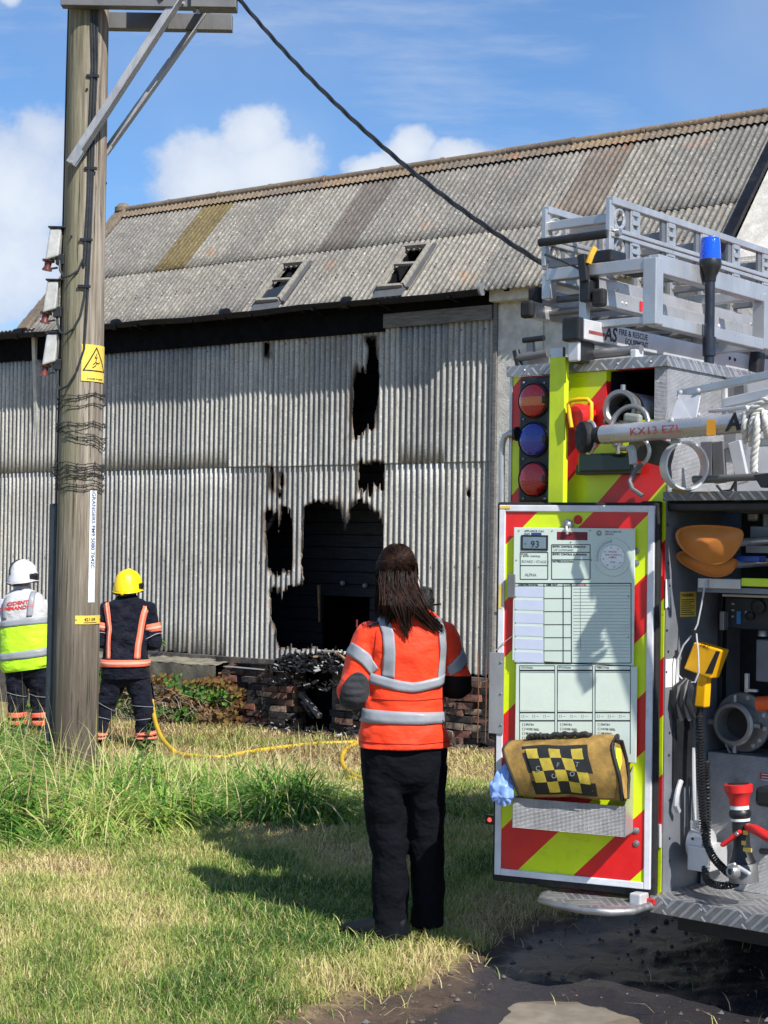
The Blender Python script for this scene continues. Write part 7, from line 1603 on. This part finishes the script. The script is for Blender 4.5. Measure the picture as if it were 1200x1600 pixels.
t0, t1 = tz(w_(631, 1063, .01).z), tz(w_(631, 1046, .01).z); dip = (t1 - t0) * .95; TO.band(t0, t1, .006, n=90, fn=lambda a: -dip * max(0, 1 - abs(((a + math.pi * .46) % math.tau + math.tau) % math.tau - 0) / 1.25 if ((a + math.pi * .46) % math.tau) < 1.25 else max(0, 1 - (math.tau - ((a + math.pi * .46) % math.tau)) / 1.35))).build('reflective_band', m_tape, jk, smooth=True, solid=.003)
from mathutils.bvhtree import BVHTree
def hug(me, off):
    bv = BVHTree.FromPolygons([v.co[:] for v in me.vertices], [tuple(p.vertices) for p in me.polygons])
    def g(p):
        e = WF.I @ (EYE - WF.o); hit, n, i, d_ = bv.ray_cast(e, (p - e).normalized())
        if hit is None: hit, n, i, d_ = bv.find_nearest(Vector((p.x, p.y, p.z)))
        return hit + n * off
    return g
HJ = hug(jk.data, .005)
def hugstrip(nm, top, bot, depth, mat, par, H, n=18, k=6, fr=None):
    def pl(T, v): s_ = v * (len(T) - 1); i = min(len(T) - 2, int(s_)); f = s_ - i; return (T[i][0] + (T[i + 1][0] - T[i][0]) * f, T[i][1] + (T[i + 1][1] - T[i][1]) * f)
    def fn(u, v): a, b = pl(top, u), pl(bot, u); return H((fr or WF).px(a[0] + (b[0] - a[0]) * v, a[1] + (b[1] - a[1]) * v, depth))
    return MB().grid(fn, n, k).build(nm, mat, par, smooth=True, solid=.003, recalc=False)
hugstrip('brace_strip', [(590, 962), (592, 972), (598, 990), (600, 1020), (597, 1057)], [(607, 960), (610, 972), (616, 990), (618, 1020), (617, 1060)], -.01, m_tape, jk, HJ, 36, 6)
hugstrip('brace_strip', [(676, 964), (680, 974), (685, 988), (687, 1015), (683, 1062)], [(688, 967), (691, 975), (695, 988), (696, 1015), (693, 1058)], -.01, m_tape, jk, HJ, 36, 6)
m_seam = cloth('dark_orange_seam', (.45, .02, .004), .1, .8, 0)
hugstrip('seam', [(582, 1091), (610, 1093), (650, 1094), (694, 1090)], [(582, 1092.3), (610, 1094.3), (650, 1095.3), (694, 1091.3)], -.01, m_seam, jk, hug(jk.data, .0015), 40, 1)
hugstrip('seam', [(561, 1158), (600, 1161), (650, 1163), (701, 1158)], [(561, 1159), (600, 1162), (650, 1164), (701, 1159)], -.01, m_seam, jk, hug(jk.data, .0015), 40, 1)
for sx_ in (588, 683): hugstrip('seam', [(sx_, 985), (sx_ - (3 if sx_ < 600 else -3), 1020), (sx_ - (5 if sx_ < 600 else -6), 1042)], [(sx_ + 1.2, 985), (sx_ + 1.2 - (3 if sx_ < 600 else -3), 1020), (sx_ + 1.2 - (5 if sx_ < 600 else -6), 1042)], -.01, m_seam, jk, hug(jk.data, .0012), 24, 1)
hugstrip('sleeve_band', [(551, 1004), (560, 1009), (577, 1022), (592, 1044)], [(541, 1020), (550, 1026), (565, 1037), (580, 1055)], -.01, m_tape, jk, HJ)
hugstrip('sleeve_band', [(727, 1001), (717, 1023), (706, 1036), (697, 1042)], [(737, 1021), (729, 1037), (719, 1048), (704, 1056)], .0, m_tape, jk, HJ)
MB().grid(lambda u, v: HJ(w_(554 + (21.5 * v * math.cos(u * math.tau)) + 6 * v * math.sin(u * math.tau), 1086 - 36 * v * math.sin(u * math.tau), -.03)) + Vector((0, -.0018 * math.sin(v * 38 * math.sin(u * math.tau) * .55), 0)), 40, 14, wrap=True).build('elbow_pad', m_pad, jk, smooth=True, solid=.003, recalc=False)
jk.data.materials.append(cloth('black_sleeve_cloth', (.007, .0065, .008), .2, .8, 0, 9, .7))
for p in jk.data.polygons:
    c = Vector(p.center)
    if c.x > .155 and c.z < elr.z + .035 + .12 * (elr.x - c.x) * 0 and (c - (elr + (wrr - elr) * max(0, min(1, (c - elr).dot(wrr - elr) / (wrr - elr).length_squared)))).length < .085: p.material_index = 1
Loft([(w_(629, 952, .02), .066, .064), (w_(628, 944, .025), .06, .058), (w_(628, 940, .025), .058, .056)], fold=.003).band(0, 1, 0, n=36, k=4).build('collar', m_hiviso, jk, smooth=True, solid=.004)
MB().grid(lambda u, v: onback(577 + 17 * u, 966 + 7 * v + 5 * (1 - u), .0085), 4, 3).build('shoulder_tab', m_pad, jk, smooth=True, recalc=False, solid=.003)
# hair: a scalp shell, a gathered crown and several hundred strands falling over the back
hair = None; mb = MB(); hc = w_(620, 897, .035)
Loft([(hc + Vector((0, -.006, .122)), .02, .025), (hc + Vector((0, -.008, .108)), .050, .058), (hc + Vector((0, -.01, .07)), .074, .088), (hc + Vector((0, -.014, .02)), .084, .098), (hc + Vector((0, -.022, -.04)), .084, .090), (hc + Vector((.002, -.035, -.10)), .080, .062), (hc + Vector((.012, -.05, -.155)), .074, .045), (hc + Vector((.022, -.062, -.20)), .05, .03)], fold=.006, seed=8, fs=(5, 2.6)).mesh(mb, 40, 40)
hair = fuse(mb.build('hair', m_hair1, woman), .006, 2)
rh = random.Random(12)
for grp_, mt in ((0, m_hair1), (1, m_hair2)):
    mb = MB()
    for k in range(300 if grp_ == 0 else 120):
        a0 = rh.uniform(-1, 1); 
        if rh.random() < .55:       # from the gather at the crown outwards and down
            s0 = hc + Vector((rh.uniform(-.03, .03), -.095, .045 + rh.uniform(-.02, .02)))
        else: s0 = hc + Vector((.084 * a0, -.02 - .07 * math.sqrt(max(0, 1 - a0 * a0)), rh.uniform(-.04, .07)))
        lock = rh.choice(((596, 962), (604, 972), (618, 966), (631, 985), (636, 992), (641, 978), (655, 962), (670, 978), (684, 985), (689, 981), (676, 972), (690, 984)))
        e0 = w_(lock[0] + rh.gauss(0, 3.0), lock[1] + rh.gauss(0, 4), 0); pe = onback(min(700, max(566, lock[0])), max(958, lock[1]), .012 + rh.random() * .012); e0.y = pe.y - .002
        m1 = hc + Vector((((s0.x - hc.x) * .9 + .10 * (e0.x - hc.x)) + rh.uniform(-.012, .012), -.100 - rh.random() * .012, -.03)); m2 = Vector((m1.x + (e0.x - m1.x) * .34, -.125 - rh.random() * .02 , hc.z - .115)); m2.y = min(m2.y, e0.y * .4 + m1.y * .6 - .0)
        L_ = Loft([(s0, .0019), (m1, .0022), (m2, .0020), (e0.lerp(m2, .35), .0017), (e0, .0006)], ref=(.3, 1, 0)); pts = [L_.cr(L_.c, i / 11) + Vector((0, 0, 0)) for i in range(12)]
        mb.tube(pts, [.0019 * (1 - .7 * (i / 11) ** 3) for i in range(12)], 4, cap=False)
    def skull(az, el, k=1.0): return hc + Vector((.0885 * math.sin(az) * math.cos(el) * k, -.012 - .104 * math.cos(az) * math.cos(el) * k, .012 + .116 * math.sin(el) * k))
    for k in range(420 if grp_ == 0 else 170):          # combed over the skull to the gather at the back of the crown
        az, el = rh.uniform(-2.0, 2.0), rh.uniform(-.35, 1.45); az1, el1 = rh.gauss(0, .14), .42 + rh.gauss(0, .08); lift = 1 + rh.uniform(0, .03); pts = []
        for i in range(9): q = i / 8; pts.append(skull(az + (az1 - az) * q, el + (el1 - el) * q + .12 * math.sin(q * math.pi) * (1 - abs(az) / 2), lift + .02 * math.sin(q * 3.1)))
        mb.tube(pts, .0013, 3, cap=False)
    for k in range(260 if grp_ == 0 else 90):          # lower back of the head hanging straight
        az = rh.uniform(-1.9, 1.9); el = rh.uniform(-.4, .30); s0 = skull(az, el, .93); x1 = s0.x * .98 + rh.uniform(-.01, .016); zend = hc.z - rh.uniform(.13, .19); pts = []
        for i in range(9): q = i / 8; pts.append(Vector((s0.x + (x1 - s0.x) * q + .006 * math.sin(q * 4 + k), s0.y - .028 * math.sin(min(1.57, q * 3.4)) * (1 if abs(az) < 1.2 else .25) - .006 * q, s0.z + (zend - s0.z) * q)))
        mb.tube(pts, [.0015 * (1 - .6 * (i / 8) ** 3) for i in range(9)], 3, cap=False)
    o = mb.build('hair_strands', mt, hair, smooth=True, recalc=False); o['kind'] = 'stuff'
0 and MB().tube([hc + Vector((.028 * math.cos(a), -.098 + .006 * math.sin(a), .045 + .016 * math.sin(a))) for a in [i / 12 * math.tau for i in range(12)]], .004, 6, closed=True).build('hair_tie', m_black, hair, smooth=True)
# what she holds up: a dark furry-looking thing with a short arm
hg = root('held_camera', WF, label='small black furry-topped device held up in front of her right shoulder', cat='camera')
mb = MB(); c = w_(664, 938, .30); rr_ = random.Random(9)
Loft([(c + Vector((-.004, 0, -.07)), .028), (c + Vector((.0, 0, -.03)), .034), (c + Vector((.0, 0, .02)), .034), (c + Vector((-.006, 0, .05)), .02), (c + Vector((-.008, 0, .062)), .004)], ref=(1, 0, 0)).mesh(mb, 16, 18)
mb.build('furry_windshield', m_rubber, hg, smooth=True); mb = MB()
for k in range(500):
    z = rr_.uniform(-.07, .055); a = rr_.uniform(0, math.tau); rad_ = .033 * (1 - max(0, z) * 9 * .8) if z > 0 else .032; p = c + Vector((rad_ * math.cos(a), rad_ * math.sin(a), z)); mb.tube([p, p + Vector((math.cos(a), math.sin(a), rr_.uniform(-.6, .6))) * .012], [.0016, .0004], 3, cap=False)
o = mb.build('fur', m_rubber, hg, recalc=False); o['kind'] = 'stuff'
MB().bar(w_(664, 946, .3), w_(689, 944, .3), .008, .008).build('side_arm', m_black, hg); MB().box(w_(655, 962, .27), w_(676, 985, .31)).build('camera_body', m_black, hg, bevel=.006)
MB().tube([w_(655, 960, .3), w_(600, 1055, .34)], .008, 8).build('grip', m_black, hg)

# ---------------- fire crew
def figure(name_label, fr, J, voxel, headc, yaw, skin):
    pr_root = root('person', fr, label=name_label, cat='person'); mb = MB()
    pel, che, nek = J['pelvis'], J['chest'], J['neck']
    Loft([(pel - Vector((0, 0, .08)), .11, .09), (pel, .16, .115), (pel.lerp(che, .4), .145, .105), (che, .18, .115), (che.lerp(nek, .55), .17, .10), (nek - Vector((0, 0, .02)), .07, .065), (nek, .06, .06)], e=2.3).mesh(mb, 24, 26)
    Loft([(nek - Vector((0, 0, .05)), .06), (nek, .058), (nek.lerp(headc, .6), .055)]).mesh(mb, 8, 16); head_mesh(mb, headc, yaw, .235)
    for s_ in ('l', 'r'):
        a, b, c = J['sh' + s_], J['el' + s_], J['wr' + s_]; Loft([(a, .06), (a.lerp(b, .5), .05), (b, .043), (b.lerp(c, .5), .04), (c, .03)], ref=(0, 0, 1)).mesh(mb, 16, 14); hand_mesh(mb, c, (c - b).normalized(), (0, .3, -1), .9, 1.05, 1 if s_ == 'r' else -1)
        a, b, c = J['hi' + s_], J['kn' + s_], J['an' + s_]; Loft([(a, .09), (a.lerp(b, .5), .08), (b, .06), (b.lerp(c, .4), .06), (c, .042)]).mesh(mb, 18, 16)
    fuse(mb.build('body', skin, pr_root), voxel, 3); return pr_root
def helmet(par, c, yaw, mat, pitch=0, k=1.0):
    Rm = Matrix.Rotation(yaw, 3, 'Z') @ Matrix.Rotation(-pitch, 3, 'X'); P_ = lambda x, y, z: c + Rm @ Vector((x, y, z)) * k; mb = MB()
    def sh(u, v):
        a = u * math.tau; el = v * math.pi / 2; r = math.cos(el) ** .80 if v < 1 else 0; z = .138 * math.sin(el) ** .92; low = -.048 - .026 * max(0, -math.sin(a)); 
        ridge = .008 * math.exp(-(math.cos(a) * r * 6) ** 2) * min(1, v * 3); fl = 1 + .06 * (1 - v) ** 5
        return P_(.126 * r * fl * math.cos(a), .148 * r * fl * math.sin(a) - .004, low * (1 - v) ** 3 + z + ridge)
    hm = mb.grid(sh, 56, 26, wrap=True).build('helmet', mat, par, smooth=True, solid=.006, recalc=False)
    MB().tube([sh(i / 56, 0) for i in range(56)], .007, 8, closed=True).build('helmet_rim', mat, hm, smooth=True)
    MB().grid(lambda u, v: P_((.134) * math.cos(math.pi * (.5 + .62 * (u - .5) * 2)), .157 * math.sin(math.pi * (.5 + .62 * (u - .5) * 2)), .02 - .085 * v), 24, 6).build('visor', m_black, hm, smooth=True, solid=.003, recalc=False)
    for sx in (-1, 1): MB().lathe(P_(sx * .12, .02, .0), Rm @ Vector((sx, 0, 0)), [(0, .03), (.018, .028), (.024, .018)], 18).build('visor_pivot', m_black, hm, smooth=True)
    MB().tube([P_(.1 * math.cos(a), -.135 + .03 * abs(math.cos(a)), -.095 + .02 * abs(math.cos(a))) for a in [math.pi + i / 14 * math.pi for i in range(15)]], .012, 8).build('neck_strap', m_black, hm, smooth=True)
    MB().lathe(P_(0, -.148, -.075), Rm @ Vector((0, -1, -.15)), [(0, .02), (.014, .018), (.02, .008)], 14).build('adjuster_knob', mat, hm, smooth=True)
    MB().tube([P_(.01 * math.sin(i), -.150 * math.cos(i / 12 * 2.4), .138 * math.sin(i / 12 * 2.4) + .008) for i in range(2, 12)], .008, 6).build('crest_ridge', mat, hm, smooth=True)
    return hm
m_helmy = simple('yellow_helmet_shell', rgb((250, 214, 10))[:3], .38, var=.08, bump=0, dirt=.18); m_helmw = simple('white_helmet_shell', (.6, .61, .64), .38, var=.03, bump=0, dirt=.05)
# firefighter in navy kit with the yellow helmet
fg = on_ground(198, 1172); FD = 16.2; fx = at(200, 1100, FD).x; FF = Frame((fx, FD, ground_z(fx, FD)), R(0)); f_ = lambda px, py, off=0.0: FF.px(px, py, off); FS = FPX / FD; F2 = lambda px: px / FS
z0_ = Vector((0, 0, 0))
J = dict(pelvis=f_(196, 1052, .0), chest=f_(197, 980, .02), neck=f_(199, 934, .04), shl=f_(168, 950, .02), shr=f_(231, 950, .02), ell=f_(157, 1000, -.02), elr=f_(241, 1003, -.0), wrl=f_(172, 1005, .26), wrr=f_(222, 1005, .28),
         hil=f_(179, 1058), hir=f_(211, 1058), knl=f_(166, 1105, .02), knr=f_(223, 1108, .0), anl=f_(153, 1158, .0), anr=f_(229, 1158, .0))
ff = figure('firefighter in navy kit with coral bands and yellow helmet, standing right of the pole', FF, J, .0085, f_(200, 915, .05), R(-12), m_skinr)
mb = MB(); Loft([(f_(196, 1072, .0), F2(26), .12), (f_(196, 1058, .0), F2(36), .16), (f_(196, 1040, .0), F2(36), .155), (f_(196, 1020), F2(33), .14)], e=2.4, fold=.006, seed=2).mesh(mb, 14, 36)
def fleg(rows, seed, fr): return Loft([(fr((a + b) / 2, y, o_), (b - a) / 2 / FS, rv) for (a, b, y, o_, rv) in rows], fold=.014, seed=seed, fs=(12, 1.0), e=2.2)
FLl = fleg([(161, 197, 1052, 0, .13), (158, 194, 1070, 0, .125), (154, 186, 1090, .02, .115), (150, 178, 1110, .02, .105), (148, 170, 1130, .0, .10), (145, 165, 1148, .0, .1), (145, 164, 1157, .0, .1)], 4, f_)
FLr = fleg([(195, 233, 1052, 0, .13), (197, 236, 1070, 0, .125), (205, 238, 1090, .0, .115), (209, 240, 1110, .0, .105), (211, 242, 1130, .0, .105), (213, 244, 1148, .0, .105), (214, 243, 1157, .0, .105)], 6, f_)
FLl.mesh(mb, 40, 28); FLr.mesh(mb, 40, 28); tr = fuse(mb.build('trousers', m_ffcloth, ff), .010, 2)
for L in (FLl, FLr):
    for (a, b) in ((.775, .835), (.865, .925)): L.band(a, b, .009, n=32).build('leg_band', m_otape, tr, smooth=True, solid=.003); L.band(a + .022, b - .018, .012, n=32).build('leg_band_centre', m_otapec, tr, smooth=True, solid=.002)
    L.band(.43, .436, .009, n=32, k=1, fn=lambda a: .035 * math.cos(a)).build('piping', m_tape, tr, smooth=True, solid=.003); L.band(.60, .606, .009, n=32, k=1).build('piping', m_tape, tr, smooth=True, solid=.003)
MB().grid(lambda u, v: FLr.P(.16 + .22 * v, -.9 + .8 * u, .014), 8, 8).build('thigh_pocket', m_ffcloth, tr, smooth=True, solid=.008, recalc=False)
TF2 = Loft([(f_(196, 1060, .0), F2(38.5), .185), (f_(196, 1045, .0), F2(37.5), .18), (f_(196, 1025, .0), F2(35.5), .165), (f_(197, 1000, .0), F2(34.5), .155), (f_(198, 975, .01), F2(36.5), .16), (f_(198, 955, .015), F2(37.5), .15), (f_(199, 943, .02), F2(31), .125), (f_(199, 937, .03), F2(20), .095), (f_(199, 930, .035), F2(14.5), .08)], e=2.4, fold=.01, seed=12, fs=(7, 1.3))
def farm(s_, e_, w2, r, seed): return Loft([(s_, .078, .085), (s_.lerp(e_, .4), .08, .085), (s_.lerp(e_, .75), .078, .08), (e_ + Vector((0, -.02, 0)), r, r), (e_.lerp(w2, .35), r * .98, r * .98), (e_.lerp(w2, .7), .068, .068), (w2, .055, .055)], ref=(0, -.3, 1), fold=.012, seed=seed, fs=(9, 1.2))
FAl, FAr = farm(J['shl'], J['ell'], J['wrl'], .082, 31), farm(J['shr'], J['elr'], J['wrr'], .084, 37)
mb = MB(); TF2.mesh(mb, 44, 48); two(mb, J['shl'], J['ell'], J['wrl'], .084, .08, .056, 31, .012); two(mb, J['shr'], J['elr'], J['wrr'], .086, .082, .056, 37, .012); fj = fuse(mb.build('jacket', m_ffcloth, ff), .010, 2)
def tzf(L):
    def g(z):
        lo, hi = 0, 1
        for _ in range(22):
            m_ = (lo + hi) / 2
            if L.cr(L.c, m_).z < z: lo = m_
            else: hi = m_
        return lo
    return g
TF2.tz = tzf(TF2)
def zat(py, fr=f_): return fr(197, py, 0).z
TF2.band(TF2.tz(zat(1040.5)), TF2.tz(zat(1029.5)), .012, n=56).build('hem_band', m_otape, fj, smooth=True, solid=.004); TF2.band(TF2.tz(zat(1037)), TF2.tz(zat(1033)), .0155, n=56).build('hem_band_centre', m_otapec, fj, smooth=True, solid=.002)
for (lf, rt, l2, r2) in ((((161, 946), (164, 958), (169, 985), (167, 1008), (167, 1029)), ((170, 944), (173, 958), (176, 985), (174, 1008), (174, 1029)), ((164, 946), (167, 958), (171, 985), (169, 1008), (169, 1029)), ((167, 945), (170, 958), (174, 985), (172, 1008), (172, 1029))),
                         (((222, 946), (219, 960), (215, 985), (211, 1008), (210, 1029)), ((231, 948), (228, 960), (224, 985), (220, 1008), (219, 1029)), ((225, 946), (222, 960), (218, 985), (214, 1008), (213, 1029)), ((228, 947), (225, 960), (221, 985), (217, 1008), (216, 1029)))):
    strip('brace_band', lf, rt, m_otape, fj, .009, 5, 3, FF, TF2); strip('brace_band_centre', l2, r2, m_otapec, fj, .012, 5, 2, FF, TF2)
for L in (FAl, FAr): L.band(.20, .33, .010, n=30).build('sleeve_band', m_otape, fj, smooth=True, solid=.003); L.band(.245, .285, .014, n=30).build('sleeve_band_centre', m_otapec, fj, smooth=True, solid=.002); L.band(.41, .42, .010, n=30, k=1, fn=lambda a: .03 * math.sin(a)).build('piping', m_tape, fj, smooth=True, solid=.003)
Loft([(f_(199, 938, .035), .105, .095), (f_(199, 931, .04), .09, .085), (f_(199, 927, .045), .085, .08)]).band(0, 1, 0, n=30).build('collar', m_ffcloth, fj, smooth=True, solid=.008)
helmet(ff, f_(200.5, 914, .045), R(-12), m_helmy, .0, 1.10)
boot('boot', Vector((J['anl'].x, -.05, 0)), R(14), .29, m_boot, ff, .16, .055); boot('boot', Vector((J['anr'].x, -.05, 0)), R(-14), .29, m_boot, ff, .16, .055)
# incident commander: white helmet, white and lime vest
CD = 16.8; cx_ = at(42, 1100, CD).x; CF = Frame((cx_, CD, ground_z(cx_, CD)), R(0)); c_ = lambda px, py, off=0.0: CF.px(px, py, off); CS = FPX / CD; C2 = lambda px: px / CS
J = dict(pelvis=c_(44, 1040, .0), chest=c_(40, 965, .04), neck=c_(36, 918, .06), shl=c_(10, 937, .04), shr=c_(62, 940, .04), ell=c_(3, 985, .0), elr=c_(76, 985, .05), wrl=c_(16, 992, .24), wrr=c_(84, 1000, .28),
         hil=c_(30, 1045), hir=c_(60, 1045), knl=c_(26, 1092, .0), knr=c_(62, 1092, .05), anl=c_(26, 1148, .0), anr=c_(64, 1148, .05))
ic = figure('incident commander in white helmet and lime and white vest, standing left of the pole', CF, J, .0085, c_(36, 900, .07), R(-20), m_skin)
mb = MB(); Loft([(c_(44, 1060, .0), C2(26), .12), (c_(44, 1045, .0), C2(37), .165), (c_(43, 1025, .0), C2(37), .16), (c_(42, 1010), C2(34), .14)], e=2.4, fold=.006, seed=2).mesh(mb, 14, 36)
def cleg(rows, seed): return Loft([(c_((a + b) / 2, y, o_), (b - a) / 2 / CS, rv) for (a, b, y, o_, rv) in rows], fold=.014, seed=seed, fs=(12, 1.0), e=2.2)
CLl = cleg([(8, 46, 1040, 0, .13), (9, 44, 1060, 0, .125), (12, 42, 1080, .0, .115), (13, 40, 1105, .0, .11), (14, 39, 1128, .0, .11), (14, 39, 1146, .0, .105)], 14); CLr = cleg([(42, 81, 1040, 0, .13), (44, 80, 1060, 0, .125), (46, 79, 1080, .03, .115), (49, 79, 1105, .05, .11), (51, 79, 1128, .05, .11), (51, 78, 1146, .05, .105)], 16)
CLl.mesh(mb, 34, 28); CLr.mesh(mb, 34, 28); tr = fuse(mb.build('trousers', m_ffcloth, ic), .010, 2)
for L in (CLl, CLr):
    for (a, b) in ((.66, .73), (.77, .84)): L.band(a, b, .010, n=32).build('leg_band', m_otape, tr, smooth=True, solid=.003)
    L.band(.43, .437, .009, n=32, k=1, fn=lambda a: .03 * math.cos(a)).build('piping', m_tape, tr, smooth=True, solid=.003)
MB().grid(lambda u, v: CLr.P(.1 + .22 * v, -1.0 + .8 * u, .014), 8, 8).build('thigh_pocket', m_ffcloth, tr, smooth=True, solid=.008, recalc=False)
def csleeve(s_, e_, seed): return Loft([(s_, .072, .08), (s_.lerp(e_, .4), .074, .08), (s_.lerp(e_, .8), .078, .082), (s_.lerp(e_, .9), .076, .08)], ref=(0, -.3, 1), fold=.006, seed=seed)
CT = Loft([(c_(44, 1046, .0), C2(37), .175), (c_(43, 1036, .0), C2(40), .19), (c_(42, 1010, .0), C2(39), .18), (c_(40, 985, .02), C2(37.5), .165), (c_(38, 960, .03), C2(36), .16), (c_(37, 942, .04), C2(33), .145), (c_(36, 930, .05), C2(26), .11), (c_(36, 922, .06), C2(14), .08)], e=2.3, fold=.012, seed=42, fs=(6, 1.4)); CT.tz = tzf(CT)
mb = MB(); Loft([(c, a - .012, b - .012) for c, a, b in zip(CT.c, CT.ru, CT.rv)], e=2.3).mesh(mb, 24, 30); csleeve(J['shl'], J['ell'], 3).mesh(mb, 14, 20); csleeve(J['shr'], J['elr'], 5).mesh(mb, 14, 20); fuse(mb.build('shirt', m_shirt, ic), .009, 2)
Loft([(c_(36, 924, .06), .088, .085), (c_(36, 916, .065), .078, .075)]).band(0, 1, 0, n=30).build('shirt_collar', m_shirt, ic, smooth=True, solid=.008)
vest = CT.band(CT.tz(c_(40, 974).z), .985, .010, n=64, k=24).build('vest', m_vestwhite, ic, smooth=True, solid=.004); CT.band(0.0, CT.tz(c_(40, 973.5).z), .011, n=64, k=24).build('vest_lower_half', m_vestlime, vest, smooth=True, solid=.004)
CT.band(CT.tz(c_(40, 1027).z), CT.tz(c_(40, 1016).z), .018, n=64, fn=lambda a: .018 * math.cos(a)).build('vest_band', m_tape, vest, smooth=True, solid=.003); CT.band(CT.tz(c_(40, 978).z), CT.tz(c_(40, 968).z), .018, n=64).build('vest_band', m_tape, vest, smooth=True, solid=.003)
strip('shoulder_band', [(45, 928), (43, 945), (42, 966)], [(52, 928), (52, 945), (50, 966)], m_tape, vest, .018, 6, 3, CF, CT); strip('shoulder_band', [(7, 934), (5, 945), (5, 966)], [(13, 932), (12, 945), (12, 966)], m_tape, vest, .018, 6, 3, CF, CT)
for s_, py in (('INCIDENT', 946.5), ('COMMANDER', 953.5)):
    o = lettering(s_, .050, m_redink, vest, (0, 0, 0), (0, 0, 0), align='CENTER', bold=.0012, depth=.001)
    for v in o.data.vertices: v.co = onback(24 + v.co.x * CS * 1.15, py - v.co.y * CS, .0185 + v.co.z, CT, CF)
helmet(ic, c_(36.5, 899, .065), R(-28), m_helmw, .0, 1.12)
Pq = lambda x, y, z: c_(36.5, 899, .065) + Matrix.Rotation(R(-28), 3, 'Z') @ Vector((x, y, z)) * 1.12
MB().tube([Pq(-.03 - .02 * math.sin(i / 11 * 3.1), -.150 * math.cos(i / 11 * 1.5), .138 * math.sin(i / 11 * 1.5) + .004) for i in range(12)], .011, 6).build('black_stripe', m_black, [o for o in ic.children if o.name.startswith('helmet')][0], smooth=True)
boot('boot', Vector((J['anl'].x, -.05, 0)), R(8), .29, m_boot, ic, .16, .055); boot('boot', Vector((J['anr'].x, .0, 0)), R(-8), .29, m_boot, ic, .16, .055)

# ---------------- yellow hose lying on the grass, and the small red-tipped stake by her elbow
hr = root('fire_hose', loc=(0, 0, 0), label='yellow hose reel tubing trailing over the grass behind the woman', cat='hose')
def lay(pts, lift=.012):
    out = []
    L = Loft([(Vector((x, y, l)), .01) for x, y, l in pts]); n = len(pts) * 8
    for i in range(n + 1):
        c = L.cr(L.c, i / n); p = on_ground(c.x, c.y); p.z += lift + c.z; 
        if c.z > .02: q = at(c.x, c.y, p.y - c.z * 2.2); p = Vector((q.x, q.y, q.z))
        out.append(p)
    return out
def hosepath(spec):
    P_ = []
    for (x, y, D) in spec: p = at(x, y, D) if D else None; P_.append(p if D else on_ground(x, y) + Vector((0, 0, .040)))
    L = Loft([(p, .01) for p in P_]); return [L.cr(L.c, i / (len(P_) * 9)) for i in range(len(P_) * 9 + 1)]
MB().tube(hosepath([(224, 1015, 16.6), (232, 1060, 16.6), (238, 1100, 16.5), (241, 1120, 16.1), (246, 1138, 15.6), (256, 1158, 15.1), (276, 1176, 14.6), (300, 1187, 0), (340, 1190, 0), (390, 1181, 0), (440, 1174, 0), (500, 1168, 0), (560, 1166, 0), (620, 1168, 0), (690, 1176, 0)]), .022, 10).build('hose_run', m_hose, hr, smooth=True)
MB().tube(hosepath([(610, 1164, 0), (585, 1165, 0), (560, 1168, 0), (542, 1176, 0), (534, 1190, 0), (538, 1206, 0), (552, 1218, 0), (572, 1224, 0), (600, 1222, 0), (625, 1212, 0), (632, 1195, 0), (622, 1176, 0)]), .022, 10).build('hose_loop', m_hose, hr, smooth=True)
MB().tube(hosepath([(545, 1222, 0), (565, 1230, 0), (590, 1232, 0), (620, 1226, 0)]), .022, 10).build('hose_end', m_hose, hr, smooth=True)
b = BF.px(557, 1012, -.25); rs_ = MB().tube([(0, 0, -.2), (0, 0, .22)], .008, 6).build('marker_stake', m_black); rs_.location = BF.w(b); tag(rs_, 'thin dark stake with dull red tip standing behind her left elbow', 'stake'); MB().tube([(0, 0, .225), (0, 0, .31)], .011, 6).build('red_tip', simple('dull_red_tip', (.16,.02,.03), .6), rs_)
